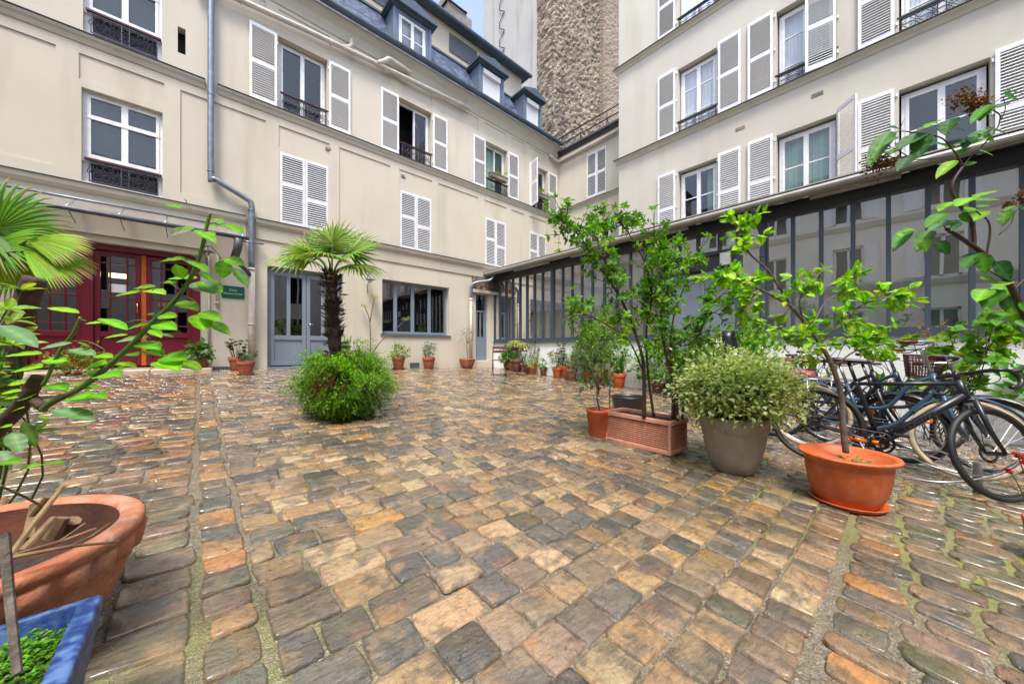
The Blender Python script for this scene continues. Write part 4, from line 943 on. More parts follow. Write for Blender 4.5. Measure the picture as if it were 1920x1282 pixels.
mb = MB(FS); mb.box(2.42, 1.12, .013, 2.66, 1.21, .018); mb.build('name_plate', 'paper', SH)
mb = MB(FS); mb.box(2.26, 2.72, -.02, 2.46, 2.98, .06); cube_bevel(mb.build('light_box', 'white', SH), .01)
mb = MB(FS); mb.box(2.85, 2.66, -.02, 3.2, 2.69, .05); mb.build('door_rail', 'iron', SH)
mb = MB(FS); mb.box(1.77, -.6, -.2, 2.10, 1.22, .002); mb.build('low_wall', 'whitewall', SH)
# roof: zinc sheet with standing seams, gutter fascia, soffit
mb = MB(); x0, z0, x1, z1 = 7.72, 3.72, 9.99, 4.28
zz_ = lambda x: z0 + (z1 - z0) * (x - x0) / (x1 - x0)
for xa, xb in ((x0, 8.45), (9.75, x1)): mb.add([(xa, -6, zz_(xa)), (xb, -6, zz_(xb)), (xb, 9.98, zz_(xb)), (xa, 9.98, zz_(xa))], [(0, 1, 2, 3)])
sk_ = MB(); sk_.add([(8.45, -6, zz_(8.45)), (9.75, -6, zz_(9.75)), (9.75, 9.98, zz_(9.75)), (8.45, 9.98, zz_(8.45))], [(0, 1, 2, 3)]); sk_.build('added_skylight', 'glass', SH)  # glazed strip added to the roof to brighten the workshop inside
for k in range(20):
    y = -5.8 + k * .8; mb.add([(x0, y, z0), (x1, y, z1), (x1, y, z1 + .04), (x0, y, z0 + .04), (x0, y + .02, z0), (x1, y + .02, z1), (x1, y + .02, z1 + .04), (x0, y + .02, z0 + .04)], [(0, 1, 2, 3), (4, 5, 6, 7), (2, 3, 7, 6)])
mb.build('roof', 'zinc_roof', SH)
mb = MB(); mb.box(7.68, -6, 3.60, 7.72, 9.98, 3.745); mb.box(7.60, -6, 3.735, 7.73, 9.98, 3.755); mb.tube([(7.64, -6, 3.67), (7.64, 9.98, 3.67)], .055, 10); mb.build('gutter', 'zinc_roof', SH, False)
mb = MB(); mb.quad((7.72, -6, 3.70), (8.2, -6, 3.80), (8.2, 9.98, 3.80), (7.72, 9.98, 3.70)); mb.build('soffit', 'wood_brown', SH)
for a, b in ((3.0, 4.2), (-.05, 1.0), (7.0, 8.6), (5.0, 6.2)):
    mb = MB(); mb.tube([(7.86, a, 3.62), (7.86, b, 3.62)], .05, 10); mb.box(7.82, a, 3.575, 7.90, b, 3.62); mb.build('rolled_blind', 'zinc_roof', SH, True)
mb = MB(); mb.tube(bez([(7.66, 1.78, 3.60), (7.72, 1.76, 3.46), (7.94, 1.72, 3.24), (8.0, 1.71, 3.1), (8.0, 1.71, 2.2), (8.0, 1.71, 1.22)], 5), .052, 12)
for z in (2.75, 1.9): mb.torus((8.0, 1.71, z), (0, 0, 1), .052, .01, 18, 6)
mb.build('rain_pipe', 'frame_dark', SH, True)
mb = MB(); mb.tube([(7.98, 1.71, 1.24), (7.98, 1.71, -.1)], .045, 10); mb.build('pipe_foot', 'white', SH, True)
# interior of the workshop
mb = MB(); mb.quad((9.9, -6, -.3), (9.9, 9.9, -.3), (9.9, 9.9, 4.2), (9.9, -6, 4.2)); mb.quad((8.3, -6, -.1), (9.9, -6, -.1), (9.9, 9.95, -.1), (8.3, 9.95, -.1)); mb.quad((8.2, 9.96, -.3), (9.9, 9.96, -.3), (9.9, 9.96, 4.2), (8.2, 9.96, 3.7)); mb.quad((8.2, -6, -.3), (9.9, -6, -.3), (9.9, -6, 4.2), (8.2, -6, 3.7)); mb.quad((8.2, 3.9, -.3), (9.9, 3.9, -.3), (9.9, 3.9, 4.2), (8.2, 3.9, 3.7))
mb.build('interior_wall', 'inner', SH)
mb = MB()
for a, b, c, d in ((4.0, 5.6, 1.3, 2.3), (6.4, 9.6, 1.25, 2.05), (-3, 1.5, 1.2, 2.1)): mb.box(9.1, a, .2, 9.6, b, d - .3)
mb.build('interior_shelf', 'curtain', SH)
mb = MB()
for a, b in ((1.0, 1.65), (.52, .98), (-.02, .42)): mb.box(8.30, a, 1.35, 8.31, b, 1.85 if a > .9 else 2.1)
mb.build('interior_blind', 'blind', SH)
mb = MB()
mb.quad((8.22, -5.9, 1.3), (8.22, .8, 1.3), (8.22, .8, 2.1), (8.22, -5.9, 2.1)); mb.build('frosted_film', 'curtain_green', SH)
mb = MB(); mb.quad((8.26, 3.75, 1.3), (8.26, 9.93, 1.3), (8.26, 9.93, 2.2), (8.26, 3.75, 2.2)); mb.build('frosted_film', 'beige_film', SH)
mb = MB(); mb.quad((8.5, 3.95, 2.1), (8.5, 9.93, 2.1), (8.5, 9.93, 3.3), (8.5, 3.95, 3.3)); mb.build('interior_curtain', 'curtain', SH)
mb = MB(); r_ = random.Random(4)
for cy, cz, k_ in ((8.55, 2.0, 10), (8.2, 2.15, 9), (8.9, 1.75, 8), (5.9, 1.6, 8)):
    for _ in range(k_):
        a_ = r_.uniform(0, 6.28); mb.leaf((8.2, cy, cz), (.15 * math.cos(a_ * 2), math.cos(a_), math.sin(a_) * .8 + .3), (1, 0, .2), r_.uniform(.2, .42), .06, (.04, .09, .04), .3)
mb.build('indoor_plant', 'leaf', SH, color=True)

# ================================================================== BUILDINGS BEHIND THE VIEWER (seen in the panes)
OB = thing('apartment_building', 'cream shuttered building facing the glazed workshop, reflected in its panes', 'building')
def FO(u, v, w): return (-6.5 + w, u, v)
hs = [(y, y + 1.05, z, z + 1.75) for y in (-4.6, -1.8, 1.0, 3.8, 6.6) for z in (4.0, 6.9)] + [(y, y + 1.05, 1.2, 2.7) for y in (-4.6, -1.8, 1.0, 3.8)]
wall_mesh(FO, -8, 10, -.6, 9.6, hs, [], 'wall_opp', 'wall', OB)
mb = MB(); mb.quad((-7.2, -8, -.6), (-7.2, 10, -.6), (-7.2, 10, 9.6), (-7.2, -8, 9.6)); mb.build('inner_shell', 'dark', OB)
cornice(FO, -8, 10, [(3.6, 0), (3.61, .06), (3.9, .1), (3.91, 0)], 'trim', 'string_course', OB); cornice(FO, -8, 10, [(6.5, 0), (6.51, .06), (6.75, .1), (6.76, 0)], 'trim', 'string_course', OB)
mb = MB(); mb.add([(-6.45, -8, 9.6), (-6.45, 10, 9.6), (-8.2, 10, 11.6), (-8.2, -8, 11.6)], [(0, 1, 2, 3)]); mb.build('roof', 'gutter', OB)
mb = MB(FO)
for a, b, c, d in hs:
    for s_ in (a - .5, b + .03):
        if c > 3: mb.box(s_, c, .01, s_ + .47, d, .05)
mb.build('shutter', 'white', OB)
mb = MB(FO)
for a, b, c, d in hs:
    mb.box(a, c, -.2, a + .08, d, -.14); mb.box(b - .08, c, -.2, b, d, -.14); mb.box(a, d - .08, -.2, b, d, -.14); mb.box((a + b) / 2 - .05, c, -.2, (a + b) / 2 + .05, d, -.14); mb.box(a, c, -.2, b, c + .1, -.14)
mb.build('window', 'white', OB)
BB = thing('apartment_building', 'cream building closing the courtyard behind the viewer', 'building')
def FB(u, v, w): return (u, -7 + w, v)
hs = [(x, x + 1.05, z, z + 1.75) for x in (-4.5, -1.5, 1.5, 4.5, 7.2) for z in (1.3, 4.0, 6.9)]
wall_mesh(FB, -6.5, 10, -.9, 9.6, hs, [], 'wall_opp', 'wall', BB)
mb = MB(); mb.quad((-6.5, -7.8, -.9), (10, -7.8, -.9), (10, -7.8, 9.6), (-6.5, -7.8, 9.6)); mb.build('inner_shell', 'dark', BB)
mb = MB(FB)
for a, b, c, d in hs:
    for s_ in (a - .5, b + .03): mb.box(s_, c, .01, s_ + .47, d, .05)
    mb.box(a, c, -.2, a + .08, d, -.14); mb.box(b - .08, c, -.2, b, d, -.14); mb.box((a + b) / 2 - .05, c, -.2, (a + b) / 2 + .05, d, -.14)
mb.build('window', 'white', BB)
mb = MB(); mb.add([(-6.5, -7, 9.6), (10, -7, 9.6), (10, -8.8, 11.6), (-6.5, -8.8, 11.6)], [(0, 1, 2, 3)]); mb.build('roof', 'gutter', BB)

# ================================================================== PLANTS AND POTS
VIEW = Vector((math.sin(YAW), math.cos(YAW), 0))
def gpt(px, py):
    """where the sight line meets the sloping courtyard"""
    a = math.atan((px - 960) / 650); t = a + YAW; sx = math.sin(t) / math.cos(a); sy = math.cos(t) / math.cos(a)
    d = (1 - .02) / ((py - 653) / 650 - .03 * sx + .053 * sy)
    return Vector((d * sx, d * sy, gz(d * sx, d * sy))), d, a
G_MID = [(.085, .24, .015), (.12, .30, .018), (.06, .17, .012), (.16, .36, .025)]
G_BRIGHT = [(.17, .38, .015), (.24, .46, .02), (.13, .31, .012), (.32, .50, .03)]
G_YEL = [(.36, .46, .04), (.45, .50, .06), (.24, .38, .03), (.16, .28, .02)]
G_DARK = [(.02, .06, .012), (.03, .08, .015), (.04, .10, .02)]
G_SILVER = [(.20, .26, .16), (.12, .18, .09), (.30, .34, .24), (.07, .11, .05)]
G_VARIEG = [(.58, .62, .30), (.70, .72, .44), (.42, .52, .16), (.18, .28, .06), (.52, .60, .24)]
G_RED = [(.25, .03, .03), (.16, .03, .02), (.20, .08, .03)]
def rv(r, s=1.0): return Vector((r.gauss(0, s), r.gauss(0, s), r.gauss(0, s)))
def blob(mb, c, rad, n, L, W, cols, r, clumps=0, up=.35, droop=.2, shell=.45, fine=False, weights=None):
    """leaves through a crown's volume, gathered in clumps so light and dark gaps show"""
    c = Vector(c); rad = Vector(rad); k = clumps or max(6, n // 14); cc = []
    for _ in range(k):
        d = rv(r).normalized(); q = r.uniform(shell, 1.0); cc.append((Vector((d.x * rad.x, d.y * rad.y, d.z * rad.z)) * q, d, r.uniform(.75, 1.2)))
    cs = sum(rad) / 3 * .34
    for _ in range(n):
        p, d, b = r.choice(cc); off = rv(r, cs * .55); q = p + off
        dr = (Vector((q.x / rad.x, q.y / rad.y, q.z / rad.z)).normalized() + rv(r, .55) + Vector((0, 0, up))).normalized()
        cl = r.choices(cols, weights)[0] if weights else r.choice(cols); b2 = b * r.uniform(.85, 1.15)
        s = r.uniform(.7, 1.25)
        mb.leaf(c + q, dr, rv(r).normalized() * .6 + Vector((0, 0, 1)), L * s, W * s, tuple(v * b2 for v in cl), droop, fine)
def whorl(mb, p, ax, k, L, W, cols, r, spread=.9, droop=.25, fine=False, tip=.55):
    ax = Vector(ax).normalized(); u = ax.orthogonal().normalized(); w = ax.cross(u); a0 = r.uniform(0, 6.28)
    for i in range(k):
        a = a0 + 2 * PI * i / k + r.uniform(-.3, .3); d = (ax * r.uniform(.25, .8) + (u * math.cos(a) + w * math.sin(a)) * spread).normalized(); s = r.uniform(.75, 1.15)
        mb.leaf(Vector(p), d, ax + rv(r, .2), L * s, W * s, tuple(v * r.uniform(.8, 1.2) for v in r.choice(cols)), droop, fine, tip)
def twigs(mbb, mbl, line, r, n, l0, l1, leafer, start=.35, r0=.006, up=.5, sub=1):
    k = len(line)
    for _ in range(n):
        i = min(k - 2, int(k * (start + (1 - start) * r.random()))); p = line[i]; t = (line[i + 1] - p).normalized()
        d = (t * r.uniform(.2, .9) + rv(r, .75) + Vector((0, 0, up))).normalized(); L_ = r.uniform(l0, l1)
        q = [p, p + d * L_ * .5 + rv(r, L_ * .06), p + d * L_ + Vector((0, 0, L_ * .12)) + rv(r, L_ * .08)]
        mbb.tube(q, [r0, r0 * .75, r0 * .45], 5, False); leafer(q, d)
        for s_ in range(sub):
            dd = (d + rv(r, .8)).normalized(); q2 = [q[1], q[1] + dd * L_ * .5]; mbb.tube(q2, [r0 * .6, r0 * .35], 4, False); leafer([q2[0], (q2[0] + q2[1]) / 2, q2[1]], dd)
def pot_mesh(kind, r, h, n=36):
    mb = MB()
    if kind == 'std': p = [(0, 0), (r * .66, 0), (r * .68, .004), (r * .88, h * .70), (r * .885, h * .72), (r * .97, h * .725), (r, h * .75), (r, h * .98), (r * .985, h), (r * .90, h), (r * .88, h * .98), (r * .82, h * .80), (0, h * .80)]
    elif kind == 'plain': p = [(0, 0), (r * .78, 0), (r * .80, .006), (r * .96, h * .88), (r, h * .89), (r, h), (r * .92, h), (r * .90, h * .84), (0, h * .84)]
    elif kind == 'bowl': p = [(0, 0), (r * .52, 0), (r * .72, h * .18), (r * .90, h * .5), (r * .97, h * .85), (r, h * .9), (r, h), (r * .92, h), (r * .88, h * .85), (0, h * .85)]
    elif kind == 'flare': p = [(0, .02), (r * .60, .02), (r * .63, .03), (r * .78, h * .35), (r * .855, h * .76), (r * .86, h * .78), (r * .845, h * .79), (r * .87, h * .89), (r * .96, h * .93), (r * 1.0, h * .965), (r * .985, h * .995), (r * .94, h), (r * .84, h * .97), (r * .82, h * .90), (0, h * .86)]
    elif kind == 'taupe': p = [(0, 0), (r * .56, 0), (r * .60, .008), (r * .78, h * .26), (r * .90, h * .55), (r * .93, h * .70), (r * .95, h * .74), (r * 1.0, h * .765), (r * 1.0, h * .965), (r * .985, h), (r * .93, h), (r * .91, h * .97), (r * .88, h * .8), (0, h * .8)]
    mb.lathe(p, n); return mb
def saucer(r):
    mb = MB(); mb.lathe([(0, .0), (r * .86, 0), (r, .028), (r * 1.01, .034), (r * .97, .034), (r * .86, .012), (0, .012)], 32); return mb
def potted(name, label, cx, base_y, wpx, hpx, kind, m, fol, group=None, cat='potted plant', sauc=False, pos=None, seed=1, dy=0):
    r = random.Random(seed)
    p, d, a = gpt(cx, base_y); rad = wpx * d * math.cos(a) / 650 / 2; h = hpx * d / 650
    ray = Vector((p.x, p.y, 0)).normalized(); c = p + ray * rad * .7
    if pos is not None: c = Vector(pos); d = c.dot(VIEW); rad = wpx * d * math.cos(a) / 650 / 2; h = hpx * d / 650
    if c.y > 9.9 - rad: c.y = 9.9 - rad
    if c.x > 8.05 - rad: c.x = 8.05 - rad
    if pos is None: c.z = gz(c.x, c.y)
    c.z += .004
    t = thing(name, label, cat, c, 0, group); sc = d / 650
    pm = pot_mesh(kind, rad, h); pm.build('pot', m, t, True)
    if sauc: saucer(rad * 1.0).build('saucer', m, t, True)
    s_ = MB(); s_.lathe([(0, h * .84), (rad * .5, h * .845), (rad * .84, h * .83)], 20); s_.build('soil', 'soil', t)
    fol(t, h, rad, sc, r); return t
# foliage recipes: w,hh in photo pixels at the pot's distance
def f_bush(w, hh, n, L, W, cols, lift=.5, clumps=0, flowers=None, stem=True, mat_='leaf', shell=.45, up=.35):
    def f(t, h, rad, sc, r):
        mb = MB(); H = hh * sc; blob(mb, (0, 0, h * .9 + H * lift), (w * sc / 2, w * sc / 2, H / 2), int(n * 1.6), L * 1.15, W * 1.2, cols, r, clumps, up=up, shell=shell)
        mb.build('foliage', mat_, t, color=True)
        if stem:
            b = MB()
            for _ in range(7): b.tube([(r.uniform(-.3, .3) * rad, r.uniform(-.3, .3) * rad, h * .8), (r.gauss(0, .2) * w * sc, r.gauss(0, .2) * w * sc, h * .9 + H * lift * 1.2)], [.006, .003], 5, False)
            b.build('stem', 'stem_green', t)
        if flowers:
            b = MB()
            for _ in range(flowers[1]):
                d = rv(r).normalized(); d.z = abs(d.z); q = Vector((d.x * w * sc / 2, d.y * w * sc / 2, h * .9 + H * lift + d.z * H / 2))
                for k in range(6): b.leaf(q, rv(r).normalized(), (0, 0, 1), flowers[2], flowers[2] * .8, flowers[0])
            b.build('flower', 'leaf', t, color=True)
    return f
def f_tree(w, hh, trunk, n, L, W, cols, bark='bark_grey', lean=(0, 0), tr=.012):
    """thin bare stem with a crown on top; trunk, w and hh in photo pixels"""
    def f(t, h, rad, sc, r):
        T_ = trunk * sc; top = Vector((lean[0], lean[1], h * .85 + T_)); b = MB()
        line = bez([(0, 0, h * .8), (lean[0] * .2 + .01, -.01, h * .85 + T_ * .35), (lean[0] * .7 - .01, lean[1] * .6, h * .85 + T_ * .7), top], 4); b.tube(line, [tr, tr * .6], 7)
        mb = MB(); R_ = w * sc / 2; H = hh * sc
        for _ in range(9):
            d = (rv(r, .7) + Vector((0, 0, .9))).normalized(); e = top + Vector((d.x * R_ * .8, d.y * R_ * .8, d.z * H * .55)); b.tube([top - Vector((0, 0, T_ * .12)), (top + e) / 2 + rv(r, R_ * .08), e], [tr * .5, tr * .2], 5, False)
        b.build('stem', bark, t, True)
        blob(mb, top + Vector((0, 0, H * .38)), (R_, R_, H / 2), n, L, W, cols, r, max(8, n // 16), up=.5, shell=.35); mb.build('foliage', 'leaf', t, color=True)
    return f
def f_lance(n, L, W, cols, spread=.55, w=.0):
    def f(t, h, rad, sc, r):
        mb = MB()
        for _ in range(n):
            a = r.uniform(0, 6.28); q = Vector((math.cos(a), math.sin(a), 0)); s = r.uniform(.55, 1.1)
            d = (q * r.uniform(.05, spread) + Vector((0, 0, 1))).normalized(); mb.leaf(q * rad * r.uniform(0, .4) + Vector((0, 0, h * .85)), d, q, L * s, W * s, tuple(v * r.uniform(.8, 1.2) for v in r.choice(cols)), .35)
        mb.build('foliage', 'leaf', t, color=True)
    return f
def f_stems(k, H, whl, L, W, cols, spread=.35, r0=.006, bark='stem_green', leafy=.45, n=5):
    def f(t, h, rad, sc, r):
        b = MB(); mb = MB()
        for _ in range(k):
            a = r.uniform(0, 6.28); s = r.uniform(.6, 1.05); p0 = Vector((math.cos(a) * rad * .4, math.sin(a) * rad * .4, h * .8)); e = p0 + Vector((math.cos(a) * H * spread * s, math.sin(a) * H * spread * s, H * s))
            line = bez([p0, p0 * .5 + e * .5 + rv(r, H * .05), e], 4); b.tube(line, [r0, r0 * .5], 5, False)
            for q in range(whl):
                tt = leafy + (1 - leafy) * (q + 1) / whl; pp = line[min(len(line) - 1, int(tt * (len(line) - 1)))]; whorl(mb, pp, (e - p0), n, L, W, cols, r)
        b.build('stem', bark, t); mb.build('foliage', 'leaf', t, color=True)
    return f

# ---- pots along the left building
potted('potted_plant', 'terracotta pot with golden variegated euonymus under the left end of the wide window', 747, 693, 26, 23, 'std', 'terra', f_bush(44, 28, 260, .055, .035, G_YEL + [(.05, .10, .02)], .45), 'pots along the left building', sauc=True, seed=2)
potted('potted_plant', 'terracotta pot with silvery upright shrub beside the air grille under the wide window', 804, 692, 25, 22, 'std', 'terra', f_stems(16, .50, 4, .09, .026, G_SILVER, .30, leafy=.25), 'pots along the left building', seed=3)
potted('potted_plant', 'shallow terracotta bowl with a small olive tree on a bare stem', 862, 689, 30, 18, 'bowl', 'terra', f_tree(44, 26, 34, 330, .05, .016, G_SILVER), 'pots along the left building', seed=4)
potted('potted_plant', 'small terracotta pot standing on the cobbles between the entrance steps and the rain pipe', 461, 704, 36, 26, 'std', 'terra', f_stems(9, .26, 3, .06, .04, [(.10, .19, .06), (.06, .13, .05), (.16, .24, .12)], .5), 'pots by the entrance', sauc=True, seed=5)
potted('potted_plant', 'terracotta pot with reddish bare geranium stems on the step corner', 438, 686, 36, 27, 'std', 'terra', f_stems(10, .40, 2, .07, .06, [(.05, .10, .03), (.10, .03, .03), (.03, .05, .03)], .35, .008, 'stem_dark', .5), 'pots by the entrance', pos=(.62, 9.62, .50), seed=6)
potted('potted_plant', 'dull terracotta pot with large soft green leaves against the red door frame', 388, 686, 30, 24, 'plain', 'terra_dull', f_bush(58, 24, 90, .10, .085, [(.10, .22, .06), (.06, .16, .04), (.14, .28, .09)], .35), 'pots by the entrance', pos=(.05, 9.62, .602), seed=7)
potted('potted_plant', 'trough of golden mossy foliage on the entrance step seen behind the rose leaves', 130, 690, 46, 14, 'bowl', 'terra', f_bush(100, 42, 420, .05, .035, [(.30, .30, .03), (.38, .34, .04), (.16, .20, .03), (.12, .12, .02)], .4), 'pots by the entrance', pos=(-1.55, 9.35, .48), seed=8)

# tall branching dracaena-like plant behind the palm
def tall_branch(t, h, rad, sc, r):
    b = MB(); mb = MB()
    L1 = bez([(0, 0, h * .8), (.01, .02, .75), (-.02, 0, 1.35), (-.16, .03, 1.75)], 5); L2 = bez([(-.01, 0, 1.3), (.07, 0, 1.75), (.11, 0, 2.0)], 5); L3 = bez([(0, 0, .35), (.25, -.1, .75), (.62, -.2, 1.1), (.92, -.3, 1.42)], 5)
    for l in (L1, L2, L3): b.tube(l, [.016, .009], 6)
    b.build('stem', 'bark_grey', t, True)
    for p, k, L_ in ((L1[-1], 26, .2), (L2[-1], 30, .22), (L3[-1], 26, .2), (L1[6] + Vector((0, 0, -.1)), 24, .26), (Vector((-.08, 0, .65)), 20, .25), (Vector((.12, 0, .6)), 18, .22)):
        for q in range(2): whorl(mb, p + Vector((0, 0, -.05 * q)), (r.gauss(0, .2), r.gauss(0, .2), 1), k // 2, L_ * .8, .018, [(.32, .42, .12), (.22, .34, .07), (.42, .50, .2)], r, 1.1, .35)
    mb.build('foliage', 'leaf', t, color=True)
potted('potted_plant', 'tall thin branching plant with tufts of strap leaves, in a pot behind the palm', 686, 690, 22, 14, 'std', 'terra_dull', tall_branch, 'pots along the left building', seed=9)

# ---- palm with its skirt of ferns in the middle of the yard
PC = Vector((1.28, 4.34, gz(1.28, 4.34)))
palm = thing('fan_palm', 'fan palm with shaggy trunk rising from a round mound of ferns in mid courtyard', 'palm tree', PC)
r_ = random.Random(21)
pm = pot_mesh('std', .22, .24); pm.build('pot', 'terra_dull', palm, True)
tb = MB(); zt = 1.86 - PC.z; k = 40; vs = []
line = bez([(-.03, 0, .1), (-.10, .02, .7), (-.135, .02, 1.3), (-.15, .02, zt)], 12)
tb.tube(line, [.078 + .015 * math.sin(i * 2.3) * (i % 2) - .02 * i / len(line) for i in range(len(line))], 14)
for i in range(620):
    q = line[min(len(line) - 1, int(r_.random() * len(line)))]; a = r_.uniform(0, 6.28); d = Vector((math.cos(a), math.sin(a), 0)); up = 1 if q.z > zt * .55 else -.2
    tb.leaf(q + d * .07, (d * .55 + Vector((0, 0, up * r_.uniform(.4, 1))) + rv(r_, .25)), d, r_.uniform(.05, .12), r_.uniform(.012, .035), (1, 1, 1), -.1)
tb.build('trunk', 'fibre', palm)
top = line[-1]
def fan(mb, st, hub, d, nrm, Rr, nseg, cols, r, spread=2.1, droop=.25, tipcol=(.30, .30, .10)):
    """one palmate leaf: pleated blades radiating from the hub, free at their tips"""
    d = Vector(d).normalized(); nrm = Vector(nrm); sd_ = d.cross(nrm).normalized(); nn = sd_.cross(d).normalized()
    for i in range(nseg):
        a = (i / (nseg - 1) - .5) * 2 * spread; q = (d * math.cos(a) + sd_ * math.sin(a)).normalized(); L_ = Rr * (1 - .22 * abs(a / spread) ** 2) * r.uniform(.93, 1.05); w = Rr * .062
        side = q.cross(nn).normalized(); f_ = tuple(v * r.uniform(.8, 1.25) for v in r.choice(cols)); lift = nn * (.0 if i % 2 else .010)
        P = []; nseg2 = 5
        for j in range(nseg2 + 1):
            t = j / nseg2; ww = w * (.35 + .65 * min(1, t * 2.6)) * (1 if t < .62 else max(.05, (1 - t) / .38))
            c = hub + q * L_ * t - Vector((0, 0, 1)) * (L_ * droop * t ** 3) - nn * L_ * .10 * t * t
            P.append((c + side * ww * .5, c + nn * w * .35 * (1 - t), c - side * ww * .5))
        for j in range(nseg2):
            mb.cur = f_ if j < nseg2 - 1 or r.random() < .5 else tipcol; A, B = P[j], P[j + 1]
            mb.add([A[0], A[1], A[2], B[0], B[1], B[2]], [(0, 1, 4, 3), (1, 2, 5, 4)])
    mb.cur = (1, 1, 1)
palmcols = [(.17, .30, .03), (.22, .36, .04), (.12, .24, .02), (.28, .42, .06)]
RT = Vector((math.cos(YAW), -math.sin(YAW), 0)); FW_ = VIEW
fb = MB(); ps = MB()
# (sideways, away, up) of the hub from the crown; direction of the leaf; radius
fr_ = [((-.02, .10, .30), (-.15, .15, 1), (.1, -1, .4), .50), ((.16, .10, .26), (.55, .2, .85), (-.3, -1, .5), .46), ((.24, -.08, .20), (.95, -.1, .45), (-.2, -.5, 1), .42), ((-.22, .05, .22), (-.75, .1, .75), (.3, -1, .5), .44),
       ((-.26, -.10, .14), (-1, -.2, .16), (0, -.3, 1), .46), ((.10, -.26, .12), (.35, -.9, .12), (0, .2, 1), .38), ((.26, .0, .10), (1, .1, .08), (0, -.2, 1), .42), ((.12, .28, .14), (.5, .9, .3), (0, -.5, 1), .42), ((-.10, -.24, .16), (-.4, -.8, .25), (0, .3, 1), .36), ((.02, .0, .34), (.15, -.1, 1), (0, -1, .3), .34)]
for k, (h_, d_, n_, R_) in enumerate(fr_):
    V = lambda q: RT * q[0] + FW_ * q[1] + Vector((0, 0, q[2]))
    hub = top + V(h_); ps.tube(bez([top - Vector((0, 0, .08)), top + V((h_[0] * .4, h_[1] * .4, h_[2] * .6)), hub], 4), [.012, .007], 6)
    fan(fb, None, hub, V(d_), V(n_), R_, 25, palmcols, r_, 1.9 if k not in (5, 9) else 1.6, .10 if k < 4 else .28)
ps.build('leaf_stalk', 'stem_green', palm, True); fb.build('crown', 'leaf_gloss', palm, color=True)
fm = MB(); fs_ = MB()
FC = [(.17, .42, .01), (.22, .52, .012), (.30, .60, .02), (.11, .30, .01), (.38, .66, .03)]
blob(fm, (0, 0, .34), (.40, .40, .30), 1500, .05, .02, [(.05, .14, .01), (.08, .20, .012)], r_, 120, shell=.2)
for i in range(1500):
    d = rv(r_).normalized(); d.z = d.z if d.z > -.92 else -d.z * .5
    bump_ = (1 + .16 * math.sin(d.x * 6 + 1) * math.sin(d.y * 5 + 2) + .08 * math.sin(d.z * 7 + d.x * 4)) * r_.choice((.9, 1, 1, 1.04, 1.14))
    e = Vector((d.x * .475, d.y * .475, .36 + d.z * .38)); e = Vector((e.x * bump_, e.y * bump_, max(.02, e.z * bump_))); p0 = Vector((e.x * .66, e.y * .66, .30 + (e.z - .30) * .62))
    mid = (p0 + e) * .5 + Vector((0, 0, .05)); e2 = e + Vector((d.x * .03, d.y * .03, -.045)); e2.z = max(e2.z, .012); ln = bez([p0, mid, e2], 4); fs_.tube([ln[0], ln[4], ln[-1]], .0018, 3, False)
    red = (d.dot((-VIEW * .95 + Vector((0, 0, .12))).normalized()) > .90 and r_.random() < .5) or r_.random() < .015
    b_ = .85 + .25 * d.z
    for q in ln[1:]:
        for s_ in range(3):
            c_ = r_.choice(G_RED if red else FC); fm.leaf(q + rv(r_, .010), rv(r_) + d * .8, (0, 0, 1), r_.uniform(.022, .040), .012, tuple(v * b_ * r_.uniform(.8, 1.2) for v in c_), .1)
fs_.build('fern_stem', 'stem_green', palm); fm.build('fern_skirt', 'leaf', palm, color=True)

# ---- the row of pots in front of the white wall
gp = 'pots along the white workshop wall'
potted('potted_plant', 'small terracotta pot standing behind the folding table, bushy green plant', 961, 696, 20, 14, 'std', 'terra', f_bush(34, 42, 200, .07, .05, G_MID, .45), gp, seed=31)
potted('potted_plant', 'little whitish-based pot hidden under a spreading bright green geranium', 996, 702, 15, 14, 'std', 'terra', f_bush(26, 30, 90, .06, .045, G_BRIGHT, .4), gp, seed=32)
potted('potted_plant', 'low geranium with round lobed leaves spilling beside the folding table', 984, 694, 20, 10, 'bowl', 'terra_dull', f_bush(34, 36, 280, .085, .075, [(.12, .34, .02), (.16, .42, .03), (.08, .26, .02)], .45), gp, seed=33)
potted('potted_plant', 'dark reddish pot with wide rim and a feathery upright plant', 1013, 696, 24, 22, 'std', 'terra_dull', f_bush(26, 30, 260, .05, .012, G_MID + G_BRIGHT[:2], .5, up=1.2), gp, seed=34)
potted('potted_plant', 'small pale pink weathered pot with trailing leaves in front of the dark reddish pot', 1019, 705, 16, 16, 'std', 'terra_dull', f_bush(22, 20, 80, .05, .03, G_MID, .3), gp, seed=35)
potted('potted_plant', 'bright orange pot with a dense grey-green variegated bush', 1045, 709, 20, 19, 'std', 'terra_bright', f_bush(32, 38, 420, .05, .028, G_SILVER + G_VARIEG[:2], .45), gp, seed=36)
potted('potted_plant', 'bright orange pot half hidden behind the variegated bush', 1037, 700, 16, 18, 'std', 'terra_bright', f_stems(5, .75, 3, .07, .04, [(.04, .07, .04), (.08, .12, .07)], .15, .005, 'stem_dark', .3), gp, seed=37)
potted('potted_plant', 'brownish pot behind the variegated bush with a dark thin-stemmed shrub', 1063, 697, 18, 16, 'std', 'terra_dull', f_stems(8, .95, 4, .06, .035, [(.03, .06, .04), (.10, .13, .09), (.06, .09, .05)], .32, .006, 'stem_dark', .3), gp, seed=38)
potted('potted_plant', 'stained two-tone terracotta pot with pale striped upright leaves', 1071, 714, 24, 22, 'std', 'terra_dull', f_stems(12, .55, 4, .10, .022, G_SILVER + [(.5, .52, .4)], .32, .005, 'stem_green', .15), gp, sauc=True, seed=39)
